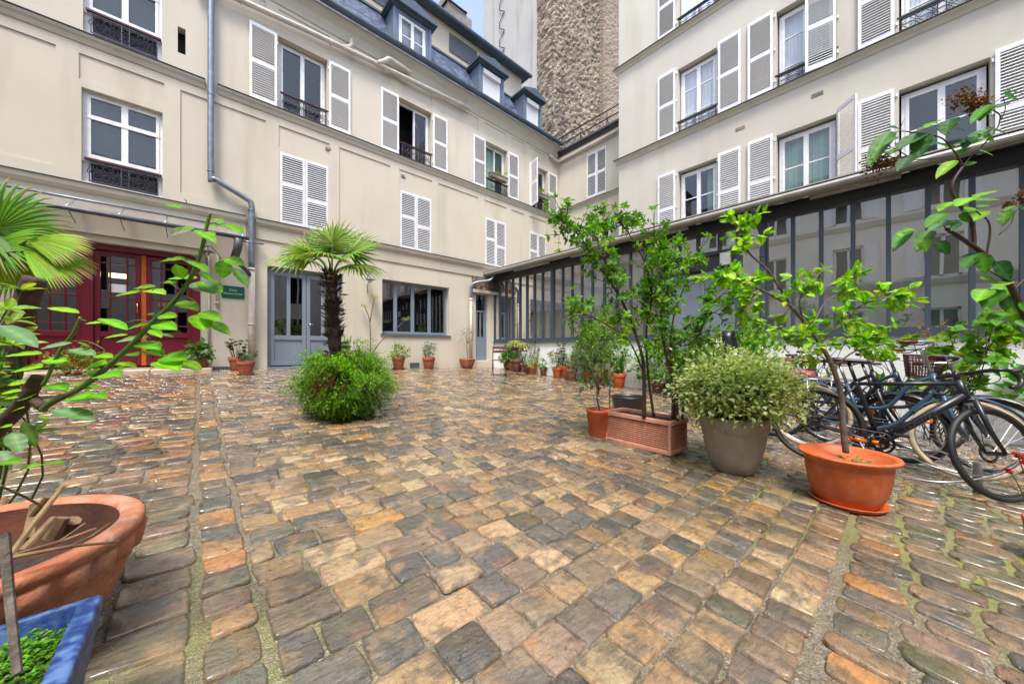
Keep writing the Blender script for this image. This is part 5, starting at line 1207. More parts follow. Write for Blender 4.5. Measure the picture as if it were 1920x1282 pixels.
potted('potted_plant', 'orange pot with a tall bushy variegated shrub, biggest of the row', 1104, 716, 20, 20, 'std', 'terra_bright', lambda t, h, rad, sc, r: (f_bush(62, 62, 900, .07, .03, G_SILVER + G_MID + [(.34, .36, .12)], .55)(t, h, rad, sc, r), f_bush(34, 46, 420, .06, .035, G_MID + [(.16, .24, .03)], 1.55, stem=False)(t, h, rad, sc, r)), gp, seed=40)
potted('potted_plant', 'orange pot with tall dark-leaved shrub between the variegated shrubs', 1128, 708, 22, 22, 'std', 'terra_bright', f_stems(9, 1.0, 5, .08, .05, [(.03, .08, .03), (.06, .12, .05), (.12, .2, .08)], .30, .006, 'stem_dark', .25), gp, seed=41)
potted('potted_plant', 'bright orange terracotta pot with rim band and short strap-leaved plant', 1160, 727, 30, 27, 'std', 'terra_bright', lambda t, h, rad, sc, r: (f_lance(60, .28, .03, G_MID + G_SILVER[:2], .9)(t, h, rad, sc, r), f_bush(40, 46, 240, .07, .045, G_MID + G_BRIGHT[:1], .8)(t, h, rad, sc, r)), gp, seed=42)
potted('potted_plant', 'orange-brown pot with a tall yellow-green shrub behind the slatted planter', 1196, 716, 26, 24, 'std', 'terra', f_bush(64, 100, 700, .075, .045, G_BRIGHT + G_YEL[:1] + G_MID[:2], .55), gp, seed=43)
potted('potted_plant', 'broad green bush in a low pot at the grey workshop door', 1262, 734, 30, 16, 'plain', 'terra_dull', f_bush(90, 80, 620, .085, .055, G_MID + G_BRIGHT[:2], .5), gp, seed=44)
potted('potted_plant', 'green leafy bush behind the taupe pot beside the grey workshop door', 1310, 752, 34, 20, 'plain', 'terra_dull', f_bush(90, 92, 620, .10, .055, G_MID + G_DARK[:1], .5), gp, seed=45)
potted('potted_plant', 'bright green bush climbing in front of the name plate on the grey door', 1412, 770, 34, 20, 'plain', 'terra_dull', f_bush(100, 128, 800, .085, .05, G_BRIGHT + G_MID, .58), gp, seed=46)

# ---- folding chair and folding table with spider plants
p, d, a = gpt(941, 706)
def chair():
    t = thing('folding_chair', 'brown slatted folding bistro chair with thin metal legs beside the little table', 'chair', (p.x - .05, p.y + .05, gz(p.x, p.y)), .95)
    for y in (-.19, .19):
        m_ = MB(); m_.tube([(.24, y, 0), (-.16, y, .50), (-.20, y, .84)], .010, 7); m_.build('leg', 'iron', t, True)
        m_ = MB(); m_.tube([(-.26, y * .9, 0), (.17, y * .9, .45)], .010, 7); m_.build('leg', 'iron', t, True)
    m_ = MB()
    for k in range(6): m_.box(-.17 + k * .062, -.20, .445, -.12 + k * .062, .20, .463)
    cube_bevel(m_.build('seat', 'wood_brown', t), .003)
    m_ = MB()
    for z in (.66, .76): m_.box(-.20, -.20, z, -.18, .20, z + .07)
    cube_bevel(m_.build('backrest', 'wood_brown', t), .003)
    m_ = MB(); m_.tube([(.2, -.19, .05), (.2, .19, .05)], .006, 6); m_.tube([(-.2, -.17, .06), (-.2, .17, .06)], .006, 6); m_.build('stretcher', 'iron', t, True)
chair()
q, d2, a2 = gpt(972, 704)
tb_ = thing('folding_table', 'small round folding table carrying two spider plants', 'table', (q.x, q.y, gz(q.x, q.y)), .3)
m_ = MB(); m_.lathe([(0, .70), (.27, .70), (.28, .71), (.28, .73), (0, .735)], 28); m_.build('table_top', 'wood_brown', tb_)
for s_ in (-1, 1):
    for y in (-.17, .17):
        m_ = MB(); m_.tube(bez([(s_ * .27, y, 0), (s_ * .06, y, .2), (-s_ * .04, y, .42), (-s_ * .20, y, .70)], 4), .009, 6); m_.build('leg', 'iron', tb_, True)
def spider(x, y, z, label, r0, n, sd):
    t = thing('potted_plant', label, 'potted plant', (x, y, z), 0, 'spider plants on the folding table'); rr = random.Random(sd)
    pot_mesh('bowl' if r0 > .11 else 'std', r0, r0 * .95).build('pot', 'terra_dull', t, True); mb = MB()
    for _ in range(n):
        a_ = rr.uniform(0, 6.28); e = Vector((math.cos(a_), math.sin(a_), 0)); L_ = rr.uniform(.12, .28); c_ = tuple(v * rr.uniform(.85, 1.2) for v in rr.choice([(.42, .46, .16), (.5, .52, .3), (.26, .36, .06), (.55, .52, .12)]))
        ln = bez([Vector((0, 0, r0 * .85)), e * L_ * .45 + Vector((0, 0, r0 + L_ * .55)), e * L_ + Vector((0, 0, r0 + L_ * rr.uniform(-.3, .4)))], 3); mb.cur = c_
        sdv = e.cross(Vector((0, 0, 1))) * .006
        for i in range(len(ln) - 1): mb.add([ln[i] - sdv, ln[i] + sdv, ln[i + 1] + sdv, ln[i + 1] - sdv], [(0, 1, 2, 3)])
    mb.build('foliage', 'leaf', t, color=True)
spider(q.x - .03, q.y + .10, gz(q.x, q.y) + .74, 'spider plant in the wider bowl at the back of the folding table', .14, 150, 5)
spider(q.x + .02, q.y - .13, gz(q.x, q.y) + .74, 'small spider plant spilling over the front edge of the folding table', .07, 120, 6)

# ---- sapling pot, black basin, ribbed planter with two multi-stemmed shrubs
def sapling(t, h, rad, sc, r):
    b = MB(); mb = MB(); l1 = bez([(.02, 0, h * .8), (-.02, .02, .45), (.0, 0, .8)], 5); b.tube(l1, [.011, .006], 6); b.tube([(-.01, .01, .45), (.10, .05, .75), (.14, .08, .98)], [.007, .004], 5)
    b.tube([(-.01, .01, .5), (-.1, .02, .72), (-.16, 0, .95)], [.006, .003], 5); b.build('stem', 'bark_grey', t, True)
    s_ = MB(); s_.tube([(.14, -.04, h * .8), (.15, -.04, .78)], .008, 6); s_.build('cane', 'twig', t)
    blob(mb, (-.02, .02, .82), (.30, .30, .30), 330, .085, .035, [(.10, .17, .04), (.16, .24, .08), (.06, .12, .03), (.28, .34, .16)], r, 26, up=.6, shell=.3); mb.build('foliage', 'leaf', t, color=True)
potted('potted_plant', 'orange pot with a staked sapling left of the ribbed planter', 1124, 820, 52, 50, 'plain', 'terra_bright', sapling, seed=51)
bp, bd, ba = gpt(1190, 778)
bt = thing('round_basin', 'black round basin on the cobbles behind the ribbed planter', 'basin', (bp.x + .1, bp.y + .15, gz(bp.x + .1, bp.y + .15) + .004))
mb = MB(); rb = .26; mb.lathe([(0, 0), (rb * .78, 0), (rb * .84, .02), (rb * .97, .22), (rb * 1.02, .235), (rb * 1.02, .25), (rb * .96, .25), (rb * .93, .22), (rb * .8, .1), (0, .1)], 36); mb.build('basin', 'black', bt, True)
# planter: long side along the yard's depth
PX, PY, PL, PW, PH = 3.20, 1.38, .74, .34, .315
PZ = gz(PX + .2, PY + .3) + .006
pt = thing('ribbed_planter', 'long terracotta planter with horizontal ribs holding two dark-stemmed shrubs', 'planter', (PX, PY, PZ), R(-4))
mb = MB(); mb.box(.02, .02, .0, PW - .02, PL - .02, .03)
n = 12
for i in range(n):
    z = .035 + (PH - .075) * i / n; e = .018; hh = (PH - .075) / n
    mb.box(.012, .012, z, PW - .012, PL - .012, z + hh * .42); mb.box(.012 + e, .012 + e, z + hh * .42, PW - .012 - e, PL - .012 - e, z + hh)
for x in (.006, PW - .03):
    for y in (.006, PL - .03): mb.box(x, y, .0, x + .024, y + .024, PH - .04)
for a_ in ((0, 0, PW, .03), (0, PL - .03, PW, PL), (0, .03, .03, PL - .03), (PW - .03, .03, PW, PL - .03)): mb.box(a_[0], a_[1], PH - .04, a_[2], a_[3], PH)
mb.box(.004, .004, 0.0, PW - .004, PL - .004, .034)
pb = mb.build('trough', 'planter', pt); cube_bevel(pb, .003)
s_ = MB(); s_.box(.03, .03, PH - .06, PW - .03, PL - .03, PH - .03); s_.build('soil', 'soil', pt)
r_ = random.Random(77); Minv = (Matrix.Translation(pt.location) @ Matrix.Rotation(R(-4), 4, 'Z')).inverted()
def dline(pts): return [Minv @ at(*p_) for p_ in pts]
shb = [[(1208, 784, 3.38), (1207, 700, 3.36), (1202, 660, 3.34), (1178, 590, 3.3), (1152, 540, 3.25), (1116, 490, 3.2), (1085, 440, 3.18), (1050, 412, 3.15)],
       [(1226, 782, 3.42), (1215, 700, 3.45), (1212, 620, 3.45), (1222, 560, 3.45), (1212, 500, 3.4), (1180, 440, 3.4), (1160, 412, 3.4)],
       [(1150, 540, 3.25), (1140, 500, 3.2), (1120, 450, 3.3), (1130, 418, 3.3)],
       [(1207, 700, 3.36), (1180, 640, 3.25), (1140, 610, 3.2), (1100, 590, 3.1), (1075, 585, 3.1)],
       [(1222, 560, 3.45), (1250, 500, 3.5), (1262, 460, 3.5)],
       [(1262, 786, 3.25), (1262, 720, 3.25), (1248, 660, 3.25), (1240, 590, 3.25), (1252, 540, 3.2), (1240, 480, 3.2), (1225, 440, 3.2)],
       [(1270, 788, 3.2), (1266, 720, 3.2), (1250, 670, 3.2), (1276, 620, 3.1), (1320, 590, 3.1), (1345, 560, 3.0), (1372, 535, 3.0)],
       [(1280, 786, 3.28), (1278, 740, 3.3), (1258, 690, 3.3), (1262, 600, 3.35), (1290, 520, 3.3), (1300, 490, 3.3)],
       [(1276, 620, 3.1), (1300, 640, 3.05), (1330, 590, 3.0), (1350, 590, 2.95)]]
for gi, (name_, idx) in enumerate((('shrub', (0, 1, 2, 3, 4)), ('shrub', (5, 6, 7, 8)))):
    b = MB(); mb = MB()
    def lf(q, d, mb=mb):
        cs = G_BRIGHT[:1] + G_MID + [(.12, .32, .012), (.15, .38, .015)]
        if r_.random() < .12: cs = G_BRIGHT[1:] + [(.34, .50, .05)]
        whorl(mb, q[-1], d, 6, .062, .030, cs, r_, .8, .2); whorl(mb, q[1], d, 3, .055, .028, cs, r_, 1.0, .2)
    for i in idx:
        l = bez(dline(shb[i]), 6); thick = i in (0, 1, 5, 6, 7)
        b.tube(l, [.020 if i in (0, 5) else (.014 if thick else .008), .004], 7)
        twigs(b, mb, l, r_, (42 if thick else 20) if gi == 0 else (34 if i == 5 else 17), .07, .25, lf, .36 if thick else .15, .004, .3, 1); whorl(mb, l[-1], l[-1] - l[-3], 6, .06, .032, G_MID, r_)
    b.build('stem', 'stem_dark', pt, True); mb.build('foliage', 'leaf', pt, color=True)

# ---- taupe pot with variegated pittosporum
def pitto(t, h, rad, sc, r):
    mb = MB(); z = h + .255
    blob(mb, (.02, 0, z - .02), (.465, .44, .235), 14000, .040, .027, G_VARIEG, r, 900, up=.1, droop=.1, shell=.35)
    blob(mb, (.02, 0, z - .05), (.42, .38, .18), 700, .04, .022, [(.10, .15, .03), (.16, .22, .05)], r, 90, shell=.1)
    mb.build('foliage', 'leaf', t, color=True); b = MB()
    for _ in range(60):
        d = rv(r).normalized(); d.z = abs(d.z) * .6; b.tube([(r.uniform(-.1, .1), r.uniform(-.1, .1), h * .8), (d.x * .3, d.y * .3, z - .12), (d.x * .4, d.y * .36, z + d.z * .15)], [.007, .002], 4, False)
    b.build('stem', 'stem_dark', t)
potted('potted_plant', 'big round taupe pot with a dense cream-variegated pittosporum ball', 1375, 893, 140, 108, 'taupe', 'taupe', pitto, seed=61)

# ---- orange pot with the leaning young tree
tp, td, ta = gpt(1588, 958); tc = tp + Vector((tp.x, tp.y, 0)).normalized() * .17; tc.z = gz(tc.x, tc.y) + .004
tt = thing('potted_tree', 'young lime-green magnolia-like tree leaning from a wide orange pot on a saucer', 'potted tree', tc)
pot_mesh('flare', .265, .345, 48).build('pot', 'terra_bright', tt, True); mb = saucer(.205); mb.build('saucer', 'terra_bright', tt, True)
mb = MB(); mb.lathe([(0, .29), (.12, .295), (.22, .285)], 24); mb.build('soil', 'soil', tt)
r_ = random.Random(99); b = MB(); mb = MB(); O = tt.location
tl = lambda pts: [at(*p_) - O for p_ in pts]
lines = [([(1586, 848, 2.40), (1580, 790, 2.40), (1578, 745, 2.40), (1562, 690, 2.38), (1538, 645, 2.36), (1505, 600, 2.34), (1484, 575, 2.32)], .019, .011, 0),
         ([(1484, 575, 2.32), (1455, 558, 2.25), (1420, 540, 2.2), (1385, 528, 2.15), (1345, 522, 2.1)], .009, .004, 14), ([(1484, 575, 2.32), (1462, 540, 2.3), (1438, 505, 2.28), (1405, 475, 2.25), (1392, 445, 2.25), (1390, 425, 2.25)], .009, .003, 14),
         ([(1505, 600, 2.34), (1500, 560, 2.3), (1522, 530, 2.3), (1545, 505, 2.3)], .006, .003, 8), ([(1538, 645, 2.36), (1580, 600, 2.3), (1620, 570, 2.25), (1655, 560, 2.2), (1680, 548, 2.2)], .006, .003, 16),
         ([(1520, 620, 2.35), (1545, 570, 2.4), (1580, 545, 2.42), (1600, 520, 2.45), (1598, 530, 2.45)], .006, .003, 12), ([(1562, 690, 2.38), (1600, 660, 2.45), (1640, 650, 2.5), (1660, 640, 2.5)], .006, .003, 12),
         ([(1484, 575, 2.32), (1450, 600, 2.3), (1420, 590, 2.3), (1400, 600, 2.3)], .005, .002, 7), ([(1538, 645, 2.36), (1500, 640, 2.3), (1478, 625, 2.3)], .004, .002, 5), ([(1420, 540, 2.2), (1410, 560, 2.2), (1390, 580, 2.2)], .004, .002, 5)]
def lf2(q, d):
    cs = [(.27, .54, .03), (.36, .64, .04), (.20, .45, .02), (.46, .70, .07), (.14, .36, .02)]
    for pp, k in ((q[-1], 3), (q[1], 2)):
        for _ in range(k):
            dd = (d + rv(r_, .7) + Vector((0, 0, -.05))).normalized(); s_ = r_.uniform(.75, 1.2); mb.leaf(pp, dd, Vector((0, 0, 1)) + rv(r_, .45), .068 * s_, .037 * s_, tuple(v * r_.uniform(.8, 1.15) for v in r_.choice(cs)), .15, True, .55)
for pts, r0, r1, nt_ in lines:
    l = bez(tl(pts), 6); b.tube(l, [r0, r1], 8)
    if nt_: twigs(b, mb, l, r_, int(nt_ * .72 + .5), .05, .16, lf2, .1, .003, .15, 1); lf2([l[-3], l[-2], l[-1]], (l[-1] - l[-3]).normalized())
b.build('trunk', 'bark_grey', tt, True); mb.build('foliage', 'leaf', tt, color=True)
mb = MB()
for _ in range(40): mb.leaf(Vector((r_.uniform(-.1, .1), r_.uniform(-.14, .05), .30)), rv(r_) + Vector((0, 0, .6)), (0, 0, 1), .03, .02, (.16, .32, .05))
struct(mb.build('seedlings', 'leaf', tt, color=True), 'stuff')

# ---- shrubs trained along the white wall behind the bicycles
def wall_shrub(label, x, y, w, z0, z1, n, cols, sd, L=.10, W=.085, brown=0):
    r = random.Random(sd); t = thing('wall_shrub', label, 'shrub', (x, y, gz(x, y)), 0, 'shrubs behind the bicycles'); g0 = gz(x, y)
    b = MB(); mb = MB()
    for k in range(9):
        e = Vector((r.uniform(-.25, .1), r.uniform(-w / 2, w / 2), r.uniform(z0 + (z1 - z0) * .5, z1) - g0)); l = bez([(r.gauss(0, .04), r.gauss(0, .06), 0), e * .5 + rv(r, .08), e], 5); b.tube(l, [.009, .003], 5)
        def lf(q, d): whorl(mb, q[-1], d, 4, L, W, cols, r, .9, .25, False); whorl(mb, q[1], d, 2, L, W, cols, r, .9, .25)
        twigs(b, mb, l, r, n // 9, .08, .25, lf, .3, .004, .2, 1)
    b.build('stem', 'stem_dark', t, True); mb.build('foliage', 'leaf', t, color=True)
    if brown:
        for _ in range(brown):
            f_ = MB(); c = Vector((r.uniform(-.25, .1), r.uniform(-w / 2, w / 2), r.uniform((z0 + z1) / 2, z1) - g0))
            for _2 in range(26): f_.leaf(c + rv(r, .03), rv(r), (0, 0, 1), .025, .02, r.choice([(.35, .16, .06), (.25, .10, .05), (.42, .25, .12)]))
            f_.build('seed_head', 'leaf', t, color=True)
wall_shrub('hydrangea-like shrub with fading brown heads against the white wall at the right edge', 7.2, -.35, 1.5, .5, 1.40, 64, G_BRIGHT + G_MID[:2], 3, .12, .10, 12)
wall_shrub('loose green shrub rising between the bicycle handlebars and the white wall', 6.9, .95, 1.1, .4, 1.35, 50, G_BRIGHT + G_MID, 4, .08, .06)
wall_shrub('yellow-green shrub behind the child seat against the white wall', 7.0, 2.05, .9, .3, 1.25, 48, G_BRIGHT + G_YEL[:1], 5, .08, .05)
potted('potted_plant', 'terracotta pot with broad bright leaves at the right edge behind the bicycles', 1895, 800, 60, 44, 'std', 'terra', f_bush(110, 50, 90, .13, .10, [(.10, .32, .03), (.14, .40, .04)], .55), seed=71)

# ---- flower boxes hung on two window guards
for k, (u0_, lab) in enumerate(((7.82, 'pale window box with yellow-green plants on the guard of the half-open second-floor window'), (10.18, 'pale window box with trailing stems on the guard of the window nearest the inner corner'))):
    t = thing('window_box', lab, 'window box', (u0_ + .42, 9.90, 7.24), 0, 'window boxes on the guards'); r_ = random.Random(60 + k)
    mb = MB(); mb.box(-.40, -.10, 0, .40, .09, .16); mb.box(-.42, -.12, .13, .42, .10, .17); cube_bevel(mb.build('box', 'chimney', t), .015)
    mb = MB(); blob(mb, (.1, 0, .26), (.28, .1, .14), 120, .09, .04, G_YEL + G_MID, r_, 8, up=.8); mb.build('foliage', 'leaf', t, color=True)
    mb = MB()
    for q in (-.25, .25): mb.tube([(q, -.11, .05), (q, -.05, -.02), (q, .1, -.02)], .008, 5)
    mb.build('hook', 'iron', t)

# ---- a few fallen leaves and petals on the wet stones
mb = MB(); r_ = random.Random(314)
for _ in range(150):
    x, y = (r_.uniform(-2, 6.5), r_.uniform(.3, 9)) if r_.random() < .5 else (r_.uniform(1.5, 5), r_.uniform(-.6, 3)); a_ = r_.uniform(0, 6.28); s_ = r_.uniform(.008, .024)
    mb.leaf((x, y, gz(x, y) + .013), (math.cos(a_), math.sin(a_), .06), (0, 0, 1), s_, s_ * .6, r_.choice([(.55, .52, .46), (.28, .20, .08), (.16, .10, .05), (.34, .32, .10), (.10, .07, .04)]), -.1)
struct(mb.build('leaf_litter', 'leaf', color=True), 'stuff')

# ================================================================== BICYCLES
def spin(pt, P0, ax, ang):
    return P0 + Matrix.Rotation(ang, 3, ax) @ (Vector(pt) - P0)
def bicycle(label, x, y, rz, lean, steer, frame_m, kind, tyre='rubber', R_=.34, wb=1.03, tr=.02, extras=(), saddle_m='black', bar_h=.98):
    """kind: 'gravel' (straight top tube, drop bars), 'city' (low twin tubes, swept bars)"""
    z = gz(x, y); t = thing('bicycle', label, 'bicycle', (x, y, z + .008), 0, 'bicycles parked along the white wall')
    t.rotation_euler = (lean, 0, rz)
    # the yard slopes along the bicycle: pitch it so both wheels touch
    hx, hy = math.cos(rz), math.sin(rz); slope = -.03 * hx + .053 * hy
    t.rotation_euler = (lean, -math.atan(slope), rz)
    RA = Vector((0, 0, R_)); FA = Vector((wb, 0, R_)); BB = Vector((.43, 0, R_ - .065)); u = Vector((-math.cos(R(72)), 0, math.sin(R(72))))
    P0 = FA - Vector((.045, 0, 0)) ; hd0 = P0 + u * (R_ + .06); hd1 = P0 + u * (R_ + (.20 if kind == 'gravel' else .22)); st = lambda p: spin(p, P0, u, steer)
    ST = BB + Vector((-.16, 0, .46)); SD = BB + Vector((-.23, 0, .66))
    if kind == 'gravel': SD = BB + Vector((-.235, 0, .68)); ST = BB + Vector((-.17, 0, .49))
    f = MB()
    if kind == 'gravel':
        f.tube([BB, hd0 + u * .03], [.032, .030], 12); f.tube([ST, hd1 - u * .02], [.017, .019], 10); f.tube([BB, ST, ST + u * .02], .019, 10)
    else:
        lo = bez([BB + Vector((0, 0, .0)), BB + Vector((.20, 0, .10)), hd0 + Vector((-.1, 0, -.12)), hd0 + u * .02], 5); f.tube(lo, .021, 10)
        f.tube(bez([BB + Vector((-.08, 0, .22)), BB + Vector((.14, 0, .26)), hd1 + Vector((-.14, 0, -.13)), hd1 - u * .02], 5), .019, 10); f.tube([BB, ST], .018, 10)
    f.tube([hd0 - u * .01, hd1 + u * .01], .026, 12)
    for s_ in (-1, 1):
        f.tube([RA + Vector((0, s_ * .062, 0)), BB + Vector((-.06, s_ * .035, .005)), BB], [.010, .012, .012], 8)
        f.tube([RA + Vector((0, s_ * .062, 0)), ST + Vector((-.06, s_ * .045, -.10)), ST + Vector((0, s_ * .012, -.02))], .008, 8)
    f.tube([BB + Vector((0, -.038, 0)), BB + Vector((0, .038, 0))], .026, 12)
    f.build('frame', frame_m, t, True)
    fk = MB(); cr = st(P0 + u * (R_ + .045)); fk.tube([st(hd1 + u * .0), cr], .02, 10); fk.tube([cr + (st(P0 + Vector((0, .05, 0))) - st(P0)), cr - (st(P0 + Vector((0, .05, 0))) - st(P0))], .018, 8)
    for s_ in (-1, 1): fk.tube([st(P0 + u * (R_ + .05) + Vector((0, s_ * .05, 0))), st(P0 + u * .16 + Vector((.005, s_ * .056, 0))), st(FA + Vector((0, s_ * .056, 0)))], [.018, .015, .011], 9)
    fk.build('fork', frame_m, t, True)
    def wheel(C, ax, sd):
        ax = Vector(ax).normalized(); w = MB(); w.torus(C, ax, R_ - tr * 1.9, .011, 56, 6, 1.0); w.tube([C - ax * .05, C + ax * .05], .016, 10); w.tube([C - ax * .07, C + ax * .07], .006, 8)
        wo = w.build('wheel', 'chrome' if kind != 'gravel' else 'black', t, True); ty = MB(); ty.torus(C, ax, R_ - tr, tr, 64, 10, 1.0); ty.build('tyre', tyre, wo, True)
        sp = MB(); uu = ax.orthogonal().normalized(); vv = ax.cross(uu)
        for i in range(32):
            a = 2 * PI * i / 32; b_ = a + (.55 if (i // 2) % 2 else -.55); s_ = 1 if i % 2 else -1
            sp.tube([C + ax * .028 * s_ + (uu * math.cos(b_) + vv * math.sin(b_)) * .02, C + (uu * math.cos(a) + vv * math.sin(a)) * (R_ - tr * 2)], .0011, 3, False)
        sp.build('spokes', 'chrome', wo)
        if kind == 'gravel' or 'disc' in extras:
            dc = MB(); dc.torus(C + ax * .04, ax, .062, .012, 28, 4, .1); dc.build('disc', 'black', wo)
        rf = MB(); q = C + (uu * math.cos(sd) + vv * math.sin(sd)) * (R_ * .72); rf.torus(q, ax, .018, .010, 12, 6, .5); rf.build('reflector', 'orange_reflector', wo, True)
        return wo
    fax = st(FA + Vector((0, 1, 0))) - st(FA); wheel(RA, (0, 1, 0), 1.1); wheel(st(FA), fax, 4.4)
    # crankset
    c = MB(); c.torus(BB + Vector((0, -.05, 0)), (0, 1, 0), .085, .010, 40, 5, .4); c.torus(BB + Vector((0, -.05, 0)), (0, 1, 0), .05, .012, 28, 4, .3)
    for k in range(5): a = k * 1.2566; c.tube([BB + Vector((0, -.05, 0)), BB + Vector((.083 * math.cos(a), -.05, .083 * math.sin(a)))], .007, 5)
    c.tube([BB + Vector((0, -.065, 0)), BB + Vector((.12, -.075, .10))], .012, 8); c.tube([BB + Vector((0, .065, 0)), BB + Vector((-.12, .075, -.10))], .012, 8); c.build('crankset', 'iron', t, True)
    for s_, e in ((-1, Vector((.12, -.075, .10))), (1, Vector((-.12, .075, -.10)))):
        m_ = MB(); q = BB + e; m_.box(q.x - .045, q.y + (s_ * .01 if s_ > 0 else -.10), q.z - .010, q.x + .045, q.y + (.10 if s_ > 0 else -.01), q.z + .010); cube_bevel(m_.build('pedal', 'black', t), .004)
    ch = MB()
    for s_ in (-1, 1): ch.tube([RA + Vector((0, -.05, s_ * .035)), BB + Vector((0, -.05, s_ * .085))], .0045, 4)
    ch.torus(RA + Vector((0, -.045, 0)), (0, 1, 0), .035, .01, 20, 5); ch.build('chain', 'iron', t)
    # saddle
    s2 = MB(); s2.tube([ST, SD], .0135, 9); s2.build('seat_post', 'black' if kind == 'gravel' else 'chrome', t, True)
    sm = MB(); prof = [(-.14, .075, .0), (-.12, .08, .03), (-.04, .062, .028), (.04, .03, .024), (.13, .018, .018), (.145, .008, .005)]; vs = []; fs = []
    for (px_, hw, zz) in prof:
        for j in range(9):
            a = PI * j / 8; vs.append((SD.x + px_, SD.y + hw * math.cos(a), SD.z + .01 + zz * (math.sin(a) ** .6 if 0 < j < 8 else 0)))
        vs.append((SD.x + px_, SD.y, SD.z))
    for i in range(len(prof) - 1):
        for j in range(10): a = i * 10 + j; b_ = i * 10 + (j + 1) % 10; fs.append((a, b_, b_ + 10, a + 10))
    fs += [tuple(range(10)), tuple((len(prof) - 1) * 10 + j for j in range(10))]; sm.add(vs, fs); sm.build('saddle', saddle_m, t, True)
    # bars
    top = hd1 + u * (.06 if kind == 'gravel' else max(.06, bar_h - hd1.z - .04)); stem_e = top + Vector((.075 if kind == 'gravel' else .02, 0, .012))
    b = MB(); b.tube([st(hd1), st(top), st(stem_e)], .016, 9)
    if kind == 'gravel':
        half = [(0, 0, 0), (.0, .12, .002), (.01, .19, .0), (.07, .205, -.0), (.115, .21, -.03), (.12, .22, -.075), (.075, .228, -.125), (.02, .235, -.135)]
        for s_ in (-1, 1): b.tube([st(stem_e + Vector(p_)) for p_ in bez([(p[0], p[1] * s_, p[2]) for p in half], 4)], .0155, 9)
        b.build('handlebar', 'black', t, True)
        for s_ in (-1, 1):
            h_ = MB(); q = stem_e + Vector((.10, s_ * .208, -.005)); h_.tube([st(q + Vector((-.03, 0, 0))), st(q + Vector((.03, 0, .02))), st(q + Vector((.06, 0, .055)))], [.017, .018, .011], 8); h_.tube([st(q + Vector((.05, s_ * .004, .01))), st(q + Vector((.07, s_ * .01, -.05))), st(q + Vector((.045, s_ * .016, -.11)))], [.009, .007, .005], 6); h_.build('brake_lever', 'rubber', t, True)
    else:
        for s_ in (-1, 1): b.tube([st(stem_e + Vector(p_)) for p_ in bez([(0, 0, 0), (.03, s_ * .10, .02), (.0, s_ * .22, .03), (-.12, s_ * .27, .02), (-.20, s_ * .28, .01)], 4)], .011, 8)
        b.build('handlebar', 'chrome', t, True)
        for s_ in (-1, 1):
            g_ = MB(); g_.tube([st(stem_e + Vector((-.09, s_ * .262, .022))), st(stem_e + Vector((-.22, s_ * .282, .01)))], .017, 9); g_.build('grip', 'brown_leather', t, True); l_ = MB(); l_.tube([st(stem_e + Vector((0, s_ * .22, .03))), st(stem_e + Vector((-.06, s_ * .262, -.005))), st(stem_e + Vector((-.15, s_ * .29, -.01)))], .006, 5); l_.build('brake_lever', 'iron', t, True)
    for k, (s_, e) in enumerate(((1, .45), (-1, .35))):
        c_ = MB(); c_.tube(bez([st(stem_e + Vector((.06, s_ * .15, .0))), st(stem_e + Vector((.12, s_ * .10, -.05))), st(hd1 + Vector((.06, s_ * .03, -.08))), BB + Vector((e, s_ * .03, .1))] if k else [st(stem_e + Vector((.06, s_ * .15, .0))), st(stem_e + Vector((.14, s_ * .06, -.06))), cr + Vector((.04, .03, .0)), st(FA + Vector((0, .06, .03)))], 4), .0028, 4, False); c_.build('cable', 'black', t)
    def guard_arc(C, R2, a0, a1, m_, tilt=None):
        g_ = MB(); n_ = 22; vs = []
        for i in range(n_ + 1):
            a = a0 + (a1 - a0) * i / n_
            for wd, dr in ((-.028, -.006), (-.018, .006), (0, .010), (.018, .006), (.028, -.006)):
                p_ = C + Vector(((R2 + dr) * math.cos(a), wd, (R2 + dr) * math.sin(a))); vs.append(st(p_) if tilt else p_)
        g_.add(vs, [(i * 5 + j, i * 5 + j + 1, i * 5 + j + 6, i * 5 + j + 5) for i in range(n_) for j in range(4)]); g_.build('mudguard', m_, t, True)
    if 'mudguards' in extras: guard_arc(RA, R_ + .018, R(-15), R(190), frame_m); guard_arc(FA, R_ + .018, R(20), R(150), frame_m, True)
    if 'rack' in extras:
        k_ = MB()
        for s_ in (-1, 1): k_.tube([RA + Vector((0, s_ * .07, 0)), RA + Vector((-.04, s_ * .06, R_ + .05))], .005, 5); k_.tube([RA + Vector((-.26, s_ * .06, R_ + .05)), RA + Vector((.16, s_ * .06, R_ + .05))], .006, 6)
        for q in range(5): k_.tube([RA + Vector((-.26 + q * .1, -.06, R_ + .05)), RA + Vector((-.26 + q * .1, .06, R_ + .05))], .005, 5)
        k_.build('rack', 'chrome' if 'pink' not in extras else 'bikepink', t, True)
    if 'pink' in extras:
        k_ = MB(); k_.box(-.30, -.11, R_ * 2 + .06, .12, .11, R_ * 2 + .14); cube_bevel(k_.build('pannier_pad', 'bikepink', t), .02)
